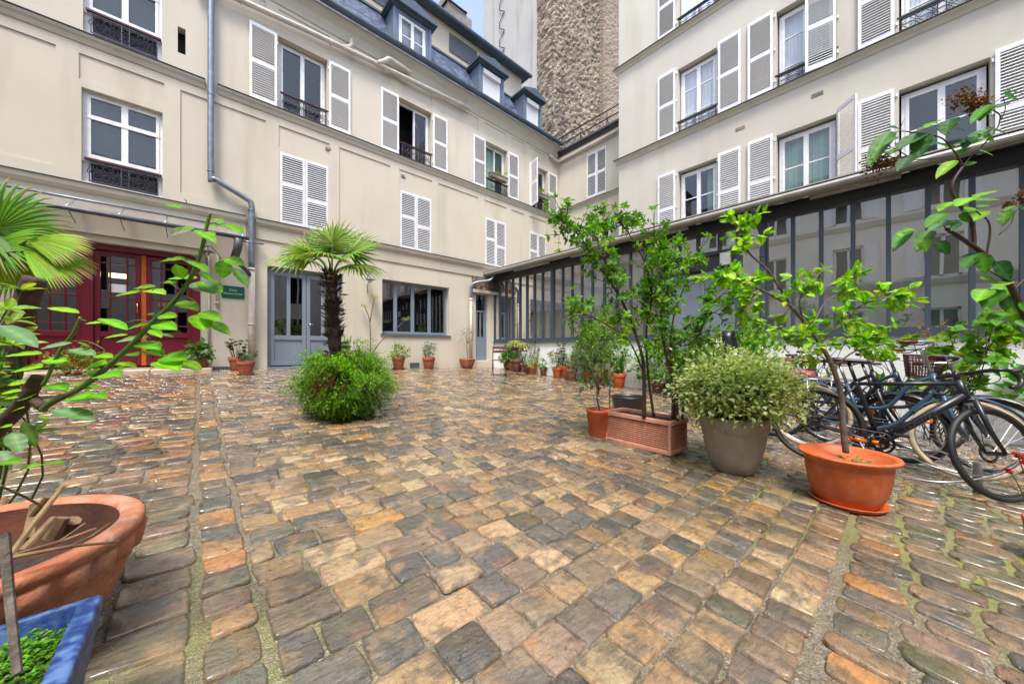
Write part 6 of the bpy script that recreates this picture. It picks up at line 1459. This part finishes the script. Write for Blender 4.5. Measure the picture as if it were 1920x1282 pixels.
    if 'basket' in extras:
        k_ = MB(); B0 = FA + Vector((-.02, 0, R_ + .16)); n_ = 11
        for lv in range(9):
            q = lv / 8; hx_, hy_ = .10 + .03 * q, .14 + .04 * q; zz = .24 * q; rr = .005 if 0 < lv < 8 else .009
            k_.tube([st(B0 + Vector((sx * hx_, sy * hy_, zz))) for sx, sy in ((-1, -1), (1, -1), (1, 1), (-1, 1), (-1, -1))], rr, 5)
        for i in range(n_):
            for (ax_, ay_) in (((i / (n_ - 1)) * 2 - 1, -1), ((i / (n_ - 1)) * 2 - 1, 1), (-1, (i / (n_ - 1)) * 2 - 1), (1, (i / (n_ - 1)) * 2 - 1)):
                k_.tube([st(B0 + Vector((ax_ * .10, ay_ * .14, 0))), st(B0 + Vector((ax_ * .13, ay_ * .18, .24)))], .004, 4)
        k_.build('basket', 'wood_brown', t, True)
    if 'child_seat' in extras:
        k_ = MB(); c0 = RA + Vector((-.06, 0, R_ + .07)); vs = []; 
        pr = [(.20, .0, .10), (.05, .0, .12), (-.10, .04, .14), (-.16, .16, .15), (-.20, .34, .15), (-.23, .50, .13), (-.24, .60, .09)]
        for (xx, zz, hw) in pr:
            for wv, fx in ((-1, .12), (-.9, .0), (0, -.02), (.9, .0), (1, .12)): vs.append(c0 + Vector((xx + (fx if zz > .1 else 0), wv * hw, zz + (fx if zz <= .1 else 0))))
        k_.add(vs, [(i * 5 + j, i * 5 + j + 1, i * 5 + j + 6, i * 5 + j + 5) for i in range(len(pr) - 1) for j in range(4)]); o = k_.build('child_seat', 'black', t, True); sl = o.modifiers.new('shell', 'SOLIDIFY'); sl.thickness = .02
        k_ = MB(); k_.box(c0.x - .12, -.08, c0.z + .06, c0.x + .12, .08, c0.z + .10); cube_bevel(k_.build('seat_pad', 'curtain', t), .02)
    if 'letters' in extras:
        dn = (hd0 + u * .03 - BB); ang = math.atan2(dn.z, dn.x)
        o = text('CONWAY', .052, (0, 0, 0), (0, 0, 0), 'iron_lit', t); q = BB + dn * .50
        o.matrix_local = Matrix.Translation(q + Vector((.013, -.0335, -.018))) @ Matrix.Rotation(-ang, 4, 'Y') @ Matrix.Rotation(PI / 2, 4, 'X')
    return t
bicycle('matt black gravel bicycle with drop bars, nearest of the row, front wheel turned outwards', 4.40, .54, R(-90), R(-4), R(48), 'bikeblack', 'gravel', 'rubber', .345, 1.04, .021, ('letters',))
bicycle('dark blue city bicycle with cream tyres and brown grips', 4.98, .66, R(-91), R(-6), R(8), 'bikeblue2', 'city', 'cream_rubber', .35, 1.06, .023, ('mudguards', 'rack'), 'black', 1.17)
bicycle('black bicycle with large mudguards, its front wheel sticking out past the others', 5.50, .50, R(-90), R(4), R(-10), 'bikeblack', 'city', 'rubber', .355, 1.06, .020, ('mudguards', 'rack'), 'brown_leather', 1.05)
bicycle('blue bicycle with a pink rack pad and a brown wire basket over its front wheel', 5.95, .86, R(-92), R(3), R(8), 'bikeblue', 'city', 'rubber', .34, 1.03, .020, ('mudguards', 'rack', 'pink', 'basket'), 'black', 1.05)
bicycle('bicycle with a black child seat over its rear wheel, farthest in the row', 6.45, 1.65, R(-88), R(3), R(-6), 'bikeblack', 'city', 'rubber', .34, 1.03, .020, ('child_seat', 'mudguards'), 'black', 1.06)
bicycle('black city bicycle squeezed between the two blue ones, with a brown saddle', 5.24, 1.02, R(-93), R(5), R(-14), 'bikeblack', 'city', 'rubber', .34, 1.04, .024, ('mudguards', 'rack'), 'brown_leather', 1.02)
# low steel stand between the wheels, with its locking cable
sx, sy = 4.55, -.05
sd_ = thing('bicycle_stand', 'low grey steel hoop stand with posts under the bicycle wheels', 'bicycle stand', (sx, sy, gz(sx, sy)))
m_ = MB()
for y in (-.38, .42): m_.tube([(0, y, -.02), (0, y, .22)], .024, 10)
m_.build('post', 'chimney', sd_, True)
m_ = MB()
for z in (.10, .17): m_.tube(bez([(0, .42, z), (.25, .3, z + .03), (.5, 0, z + .05), (.25, -.3, z + .02), (0, -.38, z - .02)], 5), .009, 7)
m_.build('hoop', 'chrome', sd_, True)
lk = thing('cable_lock', 'grey cable lock with orange ends looped through the bicycle wheels', 'lock', (4.25, .1, gz(4.25, .1)))
m_ = MB(); m_.tube(bez([(.05, .12, .30), (-.05, .05, .2), (0, -.1, .07), (.1, -.35, .05), (.15, -.6, .16), (.2, -.72, .3)], 6), .008, 7); m_.tube(bez([(.05, .12, .30), (.2, 0, .28), (.3, -.3, .12), (.25, -.55, .12), (.2, -.72, .3)], 6), .006, 7); m_.build('cable', 'chrome', lk, True)
m_ = MB(); m_.tube([(.02, .14, .31), (.07, .08, .29)], .018, 10); m_.build('cable_end', 'orange_reflector', lk, True)
m_ = MB(); m_.tube([(.10, .04, .29), (.14, -.04, .28)], .016, 10); m_.build('cable_end', 'orange_reflector', lk, True)

# ================================================================== LEFT FOREGROUND
# large terracotta pot
bc = Vector((-.53, 1.73, gz(-.53, 1.73) + .004)); H = .45 - bc.z; Rr = .39
bgp = thing('large_pot', 'large old terracotta pot with a moulded rim and cut woody stumps', 'pot', bc)
r_ = random.Random(8); mb = MB()
prof = [(0, 0), (.27, 0), (.285, .01), (.325, H * .28), (.350, H * .50), (.357, H * .655), (.359, H * .66), (.368, H * .675), (.382, H * .70), (.388, H * .78), (.391, H * .86), (.384, H * .885), (.390, H * .90), (.394, H * .95), (.388, H * .99), (.378, H), (.345, H), (.336, H * .985), (.332, H * .96)]
mb.lathe(prof, 260, wob=lambda a, i: (.075 * ((abs(math.sin(a * 15)) ** .45) - .78) if 8 <= i <= 10 else 0)); mb.build('pot', 'terra_big', bgp, True)
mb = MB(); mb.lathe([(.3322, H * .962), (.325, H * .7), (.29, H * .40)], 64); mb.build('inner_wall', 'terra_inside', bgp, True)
mb = MB(); mb.lathe([(0, H * .46), (.30, H * .45)], 24); mb.build('soil', 'soil', bgp)
mb = MB()
def loc(px, py, d): return at(px, py, d) - bc
for pts, ra, rb_ in (([(55, 1010, 1.0), (68, 945, 1.05)], .014, .013), ([(95, 1010, 1.1), (118, 970, 1.12)], .02, .018), ([(120, 1000, 1.15), (138, 975, 1.15)], .02, .02), ([(20, 1040, .85), (60, 985, .9), (117, 913, .98)], .007, .006), ([(40, 1035, .9), (100, 972, 1.0)], .009, .009),
                     ([(0, 910, .9), (45, 930, .95), (85, 952, 1.0)], .003, .003), ([(20, 1045, .85), (100, 1020, .95), (180, 990, 1.02)], .006, .003), ([(20, 1045, .82), (130, 1024, .9), (222, 1015, 1.0)], .005, .003), ([(130, 1024, .9), (170, 1005, .95), (206, 980, 1.0)], .003, .0015),
                     ([(30, 1038, .84), (110, 1015, .92), (160, 980, .98)], .003, .002), ([(60, 965, 1.0), (90, 930, 1.0)], .008, .007)):
    mb.tube([loc(*p_) for p_ in pts], [ra, rb_], 7)
mb.build('cut_stem', 'twig', bgp)
# blue trough with baby's tears
bt_ = Vector((-.17, 1.265, .42)); tg = thing('blue_trough', 'weathered blue plastic trough filled with tiny green ground cover, nearest the camera', 'trough', (bt_.x - .30, bt_.y - .9, 0))
x0, x1, y0, y1, zt_ = -.32, .30, -.1, .90, .42; mb = MB(); th = .034
def ring(a0, b0, a1, b1, z): return [(a0, b0, z), (a1, b0, z), (a1, b1, z), (a0, b1, z)]
vs = ring(x0 + .05, y0 + .04, x1 - .06, y1 - .04, .03) + ring(x0, y0, x1, y1, zt_ - .03) + ring(x0 - .0, y0, x1, y1, zt_ - .005) + ring(x0 + .005, y0 + .005, x1 - .005, y1 - .005, zt_) + ring(x0 + th, y0 + th, x1 - th, y1 - th * .5, zt_) + ring(x0 + th + .004, y0 + th + .004, x1 - th - .004, y1 - th * .5 - .004, zt_ - .015) + ring(x0 + th + .02, y0 + th + .02, x1 - th - .02, y1 - th - .02, .2)
fs = [(i * 4 + j, i * 4 + (j + 1) % 4, (i + 1) * 4 + (j + 1) % 4, (i + 1) * 4 + j) for i in range(6) for j in range(4)] + [(3, 2, 1, 0), (24, 25, 26, 27)]
mb.add(vs, fs); o = mb.build('trough', 'blue', tg); cube_bevel(o, .008, 3)
mb = MB(); mb.box(x0 + th, y0 + th, .28, x1 - th - .006, y1 - th, .366); mb.build('soil', 'soil', tg)
mb = MB()
for _ in range(17000):
    xx, yy = r_.uniform(x0 + .03, x1 - th - .006), r_.uniform(y0 + .35, y1 - th - .01); zz = .366 + .02 * math.sin(xx * 23) * math.sin(yy * 19 + 1) + r_.uniform(0, .02)
    a = r_.uniform(0, 6.28); s_ = r_.uniform(.007, .013); mb.leaf((xx, yy, zz), (math.cos(a), math.sin(a), r_.uniform(-.1, .5)), rv(r_, .25) + Vector((0, 0, 1)), s_, s_ * .9, tuple(v * r_.uniform(.7, 1.25) for v in r_.choice([(.12, .34, .01), (.18, .46, .02), (.07, .22, .01), (.24, .5, .04)])), .1)
mb.build('ground_cover', 'leaf', tg, color=True)
ck = thing('wooden_cane', 'split grey wooden cane standing in the blue trough', 'cane', (0, 0, 0)); mb = MB(); mb.tube([at(33, 1262, .62), at(18, 1120, .66), at(8, 1000, .68)], [.006, .0075], 6); mb.build('cane', 'bark_grey', ck)

# climbing rose reaching in from the left
def leafset(mb, lst, conv, d0, tones, r, wr=.62, fine=True, tip=.55, dj=.05):
    for e in lst:
        bx, by, tx, ty = e[:4]; tone = e[4] if len(e) > 4 else 1; w = e[5] if len(e) > 5 else wr; d = (e[6] if len(e) > 6 else d0) + r.uniform(-dj, dj)
        p0 = at(*conv(bx, by), d); p1 = at(*conv(tx, ty), d + r.uniform(-.03, .0)); v = p1 - p0; L_ = v.length
        view = p0 - Vector((0, 0, 1)); view.normalize()
        nr = Vector((0, 0, 1)) * .9 - view * (.45 + .6 * min(1.2, w)) + rv(r, .12)
        mb.leaf(p0, v, nr, L_ * 1.02, L_ * max(w * .88, .36), tuple(q * r.uniform(.85, 1.15) for q in r.choice(tones[tone])), .06, fine, tip)
rose = thing('climbing_rose', 'arching green rose stems with rounded bright leaves hanging over the left foreground', 'rose bush', (0, 0, 0))
TO = {0: [(.06, .16, .012), (.08, .20, .015)], 1: [(.15, .40, .01), (.18, .46, .012)], 2: [(.22, .54, .012), (.27, .60, .015)], 3: [(.24, .40, .20), (.18, .34, .16)]}
c3 = lambda x, y: (x / 2.914, 320 + y / 2.914)
mb = MB(); b = MB()
RL = [(1000, 205, 895, 180), (1038, 210, 1010, 152), (1050, 325, 925, 350, 3), (1060, 320, 935, 310), (1060, 325, 1182, 388), (1165, 262, 1222, 282), (1212, 290, 1318, 332), (1110, 290, 1185, 305), (1110, 335, 1172, 350), (1012, 485, 865, 490, 1), (1018, 490, 1132, 545), (1000, 590, 960, 510, 2, .85), (1080, 588, 915, 585), (968, 612, 885, 608), (1092, 552, 1158, 598), (1225, 490, 1220, 585, 1, .9), (1228, 478, 1332, 512), (1278, 530, 1356, 628, 0, .5), (1050, 615, 1192, 662, 3), (1092, 605, 1212, 655), (850, 635, 725, 640), (782, 662, 622, 678, 2, .42), (798, 655, 900, 668, 2, .7), (850, 782, 798, 785), (868, 795, 960, 795), (552, 832, 463, 832, 2, .55), (545, 808, 692, 858, 2, .42), (690, 870, 805, 830, 1, .5), (842, 838, 958, 860, 2), (815, 868, 882, 905, 2), (700, 895, 568, 910, 1, .35), (815, 905, 630, 930, 3, .38), (880, 892, 948, 905, 3, .4), (960, 720, 1082, 752), (1035, 745, 1082, 765), (1085, 785, 1110, 870, 1, .95), (1090, 775, 1208, 812), (1152, 825, 1257, 890, 1, .5), (762, 945, 868, 968), (800, 985, 882, 1002), (888, 1020, 1012, 1022), (866, 1040, 975, 1080, 2, .72), (972, 1045, 1097, 1080, 2, .5), (662, 1008, 742, 1003), (640, 1050, 745, 1068, 2, .5), (590, 1050, 465, 1072, 2), (560, 1100, 448, 1108), (532, 1122, 655, 1112), (600, 1080, 668, 1080),
      (435, 778, 255, 742, 2, .36), (395, 940, 218, 968, 3, .32), (520, 1010, 372, 970, 3, .6), (372, 1040, 225, 1035, 2, .62), (232, 1075, 60, 1090, 2, .62), (232, 1000, 20, 1005, 2, .3), (498, 965, 425, 935, 1), (520, 1012, 612, 1015, 2), (0, 845, 200, 950, 3, .36), (390, 1240, 497, 1222, 1, .75), (262, 1172, 362, 1190, 1), (500, 1190, 400, 1160), (500, 1232, 562, 1240), (538, 1190, 440, 1175), (150, 1150, 40, 1170, 2), (120, 1200, 0, 1215, 2, .35), (200, 1220, 90, 1250, 1)]
leafset(mb, RL, c3, .84, TO, r_)
c4 = lambda x, y: (x / 4.273, 700 + y / 4.273)
leafset(mb, [(420, 290, 742, 352, 3, .3), (572, 200, 730, 195, 1, .7), (742, 170, 835, 188, 1, .6), (400, 360, 300, 340, 1), (560, 312, 740, 318, 1, .2), (190, 385, 285, 585, 0, .35), (95, 470, 165, 625, 3, .7), (0, 718, 170, 700, 1, .2), (300, 740, 500, 700, 1, .3), (140, 775, 320, 722, 2, .4), (0, 620, 85, 735, 3, .5), (150, 190, 30, 200, 2, .4), (200, 270, 90, 300, 2, .35), (60, 280, 0, 285, 2), (100, 420, 0, 425, 1)], c4, .80, TO, r_)
for pts, ra, rb_ in (([(80, 770), (92, 757), (151, 727), (199, 690), (247, 646), (285, 605), (322, 570), (357, 522), (377, 471), (388, 423), (394, 399)], .0075, .0032), ([(80, 722), (90, 705), (113, 656), (137, 625), (151, 594)], .004, .003), ([(377, 465), (395, 462), (415, 485)], .0015, .001), ([(370, 492), (345, 485)], .0014, .001), ([(330, 560), (350, 556), (372, 570)], .0014, .001), ([(340, 545), (310, 528), (285, 545)], .0014, .001), ([(285, 605), (262, 600), (235, 605)], .0014, .001), ([(300, 590), (325, 592)], .0014, .001), ([(137, 640), (165, 640), (196, 655)], .0014, .001), ([(247, 646), (280, 640), (300, 645)], .0014, .001), ([(151, 598), (162, 602)], .0014, .001), ([(388, 423), (400, 418), (412, 420)], .0014, .001), ([(300, 660), (318, 672), (330, 678)], .0014, .001)):
    b.tube(bez([at(x, y, .84) for x, y in pts], 4), [ra, rb_], 8)
for i in range(26):
    t_ = i / 26; 
    pts = [(92, 757), (151, 727), (199, 690), (247, 646), (285, 605), (322, 570), (357, 522), (377, 471)]; k = min(6, int(t_ * 7)); f_ = t_ * 7 - k; q = at(pts[k][0] * (1 - f_) + pts[k + 1][0] * f_, pts[k][1] * (1 - f_) + pts[k + 1][1] * f_, .84); dd = rv(r_).normalized(); b.tube([q, q + dd * .016], [.0022, .0003], 4)
b.build('stem', 'stem_green', rose, True); mb.build('foliage', 'leaf', rose, color=True)
wb_ = MB(); wb_.tube(bez([at(-40, 840, .95), at(0, 800, .92), at(35, 765, .88), at(55, 735, .86), at(74, 706, .86)], 5), [.019, .0135], 10); q0 = at(-40, 840, .95); gx, gy = q0.x - .12, q0.y - .05; wb_.tube(bez([q0, Vector((q0.x - .07, q0.y, q0.z * .5)), Vector((gx, gy, gz(gx, gy) - .02))], 5), [.019, .026], 10); wb_.tube([at(52, 738, .87), at(78, 762, .85), at(92, 757, .84)], [.012, .008], 8); wb_.build('old_wood', 'bark', rose, True)
st2_ = thing('cut_tree_trunk', 'rough brown cut trunk leaning at the left edge in front of the red door', 'tree trunk', (0, 0, 0)); mb = MB()
mb.tube(bez([at(-35, 900, 1.55), at(-5, 760, 1.5), at(18, 680, 1.5), at(36, 600, 1.5), at(66, 522, 1.5)], 6), [.05, .035], 12); q0 = at(-35, 900, 1.55); mb.tube([q0, Vector((q0.x - .05, q0.y, gz(q0.x, q0.y) - .02))], [.05, .06], 12); mb.tube([at(20, 675, 1.5), at(0, 640, 1.5), at(-25, 600, 1.5)], [.02, .014], 8); mb.build('trunk', 'bark', st2_, True)
# bright bamboo-like bush, left edge
lb = thing('leafy_bush', 'yellow-green bush with pointed leaves at the left edge below the palm fans', 'bush', at(-30, 700, 1.35) * 1.0); mb = MB(); b = MB(); O = lb.location
for i in range(24):
    e = at(r_.uniform(-30, 42), r_.uniform(535, 790), r_.uniform(1.15, 1.6)) - O; s0 = Vector((-.05, 0, gz(O.x, O.y) - O.z)) + rv(r_, .03); l = bez([s0, (s0 + e) * .5 + rv(r_, .05), e], 4); b.tube(l, [.005, .002], 5)
    whorl(mb, e, (e - s0), 6, .068, .026, [(.28, .42, .02), (.20, .38, .02), (.36, .46, .04), (.10, .25, .02)], r_, .8, .35, True); whorl(mb, l[-3], (e - s0), 4, .07, .026, [(.10, .25, .02), (.16, .32, .02), (.05, .14, .02)], r_, .9, .35, True)
b.build('stem', 'stem_green', lb, True); mb.build('foliage', 'leaf', lb, color=True)
# dark ivy-like mass filling the left edge behind it
lb2 = thing('leafy_bush', 'dark green shrub filling the left edge behind the cut trunk', 'bush', (-1.25, 2.35, gz(-1.25, 2.35))); mb = MB()
blob(mb, (-.15, .1, .72), (.30, .30, .55), 700, .075, .045, G_DARK + G_MID[:2] + G_BRIGHT[:1], r_, 60, shell=.3); mb.build('foliage', 'leaf', lb2, color=True)
b = MB()
for _ in range(8): b.tube([(r_.uniform(-.1, .1), r_.uniform(-.1, .1), 0), (r_.gauss(-.15, .12), r_.gauss(.1, .12), .9)], [.012, .005], 5)
b.build('stem', 'stem_dark', lb2, True)
# palm fans over the red door
p2 = thing('fan_palm', 'fan palm whose leaves hang into the picture at the upper left', 'palm tree', (0, 0, 0)); mb = MB(); b = MB(); d_ = 1.9
fans = [((-5, 430), (40, 385), .34, 1.9, 1), ((-15, 460), (60, 440), .30, 1.3, 1), ((50, 452), (150, 450), .34, .55, 2), ((45, 470), (130, 490), .36, .6, 2), ((-20, 420), (-20, 330), .45, 1.6, 0), ((30, 470), (10, 560), .30, 1.0, 2), ((-40, 430), (30, 450), .38, 1.6, 0)]
for (hx_, hy_), (tx_, ty_), R__, sp, tn in fans:
    h_ = at(hx_, hy_, d_); t_ = at(tx_, ty_, d_ + .02); dr = (t_ - h_).normalized(); vw = (h_ - Vector((0, 0, 1))).normalized()
    b.tube(bez([at(-150, 560, 2.0), at(hx_ - 50, hy_ + 30, 1.95), h_], 4), [.012, .006], 6)
    fan(mb, None, h_, dr, -vw * .8 + Vector((0, 0, .5)), R__ * .88, 30, [[(.12, .28, .05), (.16, .33, .08)], [(.12, .32, .015), (.18, .40, .02)], [(.22, .40, .015), (.30, .44, .02)]][tn], r_, sp, .18, (.34, .26, .06))
b.build('leaf_stalk', 'stem_green', p2, True); mb.build('crown', 'leaf_gloss', p2, color=True)
mb = MB(); mb.tube([at(-160, 900, 2.1), at(-140, 640, 2.05), at(-150, 540, 2.0)], [.10, .09], 12); mb.build('trunk', 'fibre', p2)

# ================================================================== RIGHT FOREGROUND: lilac branches
li = thing('lilac_branch', 'lilac branches with heart-shaped leaves and dry brown flower heads reaching in from the right', 'lilac', (0, 0, 0)); b = MB(); mb = MB(); d_ = 1.25
c6 = lambda x, y: (1620 + x / 4.273, 140 + y / 4.273); c7 = lambda x, y: (1400 + x / 2.137, 380 + y / 2.137)
for pts, ra, rb_ in (([(1960, 660), (1925, 600), (1891, 530), (1849, 480), (1807, 450), (1774, 429)], .011, .0055), ([(1826, 463), (1826, 440), (1819, 411), (1798, 383), (1785, 360), (1788, 339), (1805, 313)], .0062, .0045), ([(1805, 313), (1795, 292), (1784, 278)], .0035, .002), ([(1805, 313), (1822, 292), (1840, 276), (1868, 243), (1874, 229), (1874, 215), (1854, 203)], .0022, .0018), ([(1784, 292), (1750, 298), (1709, 300), (1680, 305)], .002, .0012), ([(1758, 256), (1720, 250), (1690, 246), (1675, 250)], .0022, .0012), ([(1784, 278), (1770, 262), (1758, 256)], .0025, .002), ([(1700, 292), (1680, 280), (1660, 272)], .0016, .001), ([(1849, 480), (1856, 440), (1853, 415), (1835, 400), (1826, 392)], .0035, .0015), ([(1774, 429), (1760, 415), (1740, 412)], .002, .001), ([(1874, 440), (1895, 420), (1905, 395), (1930, 380)], .002, .001), ([(1891, 530), (1850, 505), (1822, 495)], .002, .001), ([(1900, 545), (1925, 520), (1950, 500)], .004, .003), ([(1854, 203), (1868, 190), (1876, 185)], .0014, .001), ([(1874, 229), (1885, 205), (1880, 180)], .0014, .001)):
    b.tube(bez([at(x, y, d_) for x, y in pts], 4), [ra, rb_], 8)
q0 = at(1960, 660, d_); gx, gy = q0.x + .18, q0.y - .30; b.tube(bez([q0, Vector((q0.x + .10, q0.y - .16, .55)), Vector((gx, gy, gz(gx, gy) - .02))], 5), [.011, .02], 8)
b.build('stem', 'stem_dark', li, True)
TL = {0: [(.035, .13, .03), (.045, .16, .03)], 1: [(.07, .23, .015), (.085, .27, .02)], 2: [(.18, .45, .01), (.15, .38, .012)], 3: [(.10, .25, .08)]}
LL = [(210, 450, 30, 725, 1, .42), (292, 440, 198, 415, 0, .8), (298, 425, 320, 350, 0), (475, 470, 262, 590, 0, .62), (480, 480, 432, 662, 0, .62), (525, 500, 458, 645, 2, .42), (250, 500, 165, 555, 0, .5), (300, 590, 158, 650, 1, .62), (385, 640, 268, 765, 0, .62), (600, 400, 432, 430, 1, .3), (600, 370, 490, 420, 2, .7), (690, 355, 655, 480, 0, .85), (702, 595, 552, 530, 0, .8), (690, 430, 830, 450, 1, .6), (835, 540, 715, 560, 2, .45), (885, 480, 800, 590, 0, .55), (975, 440, 862, 530, 3, .6), (960, 480, 1045, 540, 1, .5), (862, 560, 1000, 500, 2, .7), (905, 600, 1045, 642, 2, .45), (722, 685, 580, 822, 2, .48), (800, 725, 905, 700, 2, .85), (822, 590, 752, 645, 1, .6), (1000, 240, 855, 382, 1, .42), (1005, 265, 925, 362, 1, .5), (1035, 270, 1172, 225, 0, .8), (1105, 150, 1245, 205, 0, .62), (1125, 130, 1300, 150, 0, .45), (965, 430, 1178, 470, 0, .5),
      (862, 985, 745, 1045, 2), (870, 985, 1095, 915, 2, .3), (880, 1005, 1098, 995, 1, .35), (705, 1020, 600, 1085, 2, .6), (640, 1110, 498, 1215, 1, .6), (665, 1160, 515, 1250, 3, .6), (900, 1050, 1012, 1048, 1, .7), (920, 1080, 805, 1090, 2), (930, 1090, 885, 1165, 2, .8), (410, 1240, 330, 1245, 2), (345, 1270, 275, 1285, 2), (1150, 1080, 1108, 1210, 1, .65), (1215, 1050, 1120, 1090, 1, .6), (1230, 1050, 1290, 1085, 1, .6), (760, 1180, 700, 1250, 0, .7), (760, 1120, 850, 1180, 1, .8)]
leafset(mb, LL, c6, d_, TL, r_, .62, True, .42)
leafset(mb, [(645, 105, 588, 190, 1, .5), (730, 110, 680, 192, 1, .55), (762, 95, 855, 68, 1, .7), (765, 155, 812, 208, 0, .75), (702, 148, 722, 192, 2, .7), (920, 200, 868, 262, 0, .6), (940, 205, 962, 285, 1, .7), (1000, 235, 1062, 308, 0, .7), (960, 345, 922, 395, 2, .9), (1000, 345, 955, 428, 1, .7), (1030, 375, 1108, 468, 0, .6), (1062, 492, 1112, 520, 0, .5), (985, 335, 1075, 312, 2, .5), (1030, 330, 1000, 400, 2, .8), (1050, 440, 965, 465, 1, .5), (1060, 420, 1080, 500, 2, .5), (1010, 440, 960, 420, 2, .5), (1090, 400, 1125, 440, 1, .6), (1080, 470, 1125, 500, 1, .5), (930, 300, 1010, 312, 2, .5)], c7, d_, TL, r_, .62, True, .42)
mb.build('foliage', 'leaf_gloss', li, color=True)
for (ax_, ay_, bx_, by_, n_, sp_) in ((735, 185, 985, 230, 420, 8), (40, 735, 275, 690, 420, 8), (1130, 1045, 1195, 1045, 110, 3), (1262, 965, 1282, 1010, 120, 5), (860, 240, 870, 300, 90, 5)):
    fl = MB()
    for _ in range(n_):
        t_ = r_.random(); x, y = ax_ + (bx_ - ax_) * t_, ay_ + (by_ - ay_) * t_; q = at(*c6(x, y), d_) + rv(r_, .0016 * sp_ * (.4 + .9 * math.sin(PI * min(.95, t_ + .15))))
        fl.leaf(q, rv(r_), rv(r_), .013, .007, r_.choice([(.20, .07, .03), (.14, .045, .02), (.28, .12, .05), (.09, .03, .02)]), .2)
    fl.build('flower_head', 'leaf', li, color=True)
# red flowers low at the right edge
rf = thing('red_geranium', 'red geranium flowers on thin stems at the lower right edge', 'flowering plant', at(1960, 1010, 1.9)); mb = MB(); b = MB(); O = rf.location
for (x, y) in ((1908, 852), (1893, 882), (1919, 862)):
    e = at(x, y, 1.85) - O; b.tube(bez([Vector((0, 0, -.25)), e * .5 + Vector((.03, 0, 0)), e], 4), .0025, 5)
    mb = MB()
    for _ in range(18): mb.leaf(e + rv(r_, .005), rv(r_), (0, 0, 1), .02, .02, r_.choice([(.55, .01, .02), (.42, .005, .015), (.65, .03, .03)]))
    mb.build('flower', 'leaf', rf, color=True)
b.build('stem', 'stem_green', rf, True)
pr = at(1972, 912, 1.75); po = thing('clay_pot', 'edge of a small terracotta pot at the lower right border', 'pot', (pr.x + .05, pr.y - .02, gz(pr.x, pr.y) + .003)); pot_mesh('bowl', .10, .22).build('pot', 'terra', po, True)
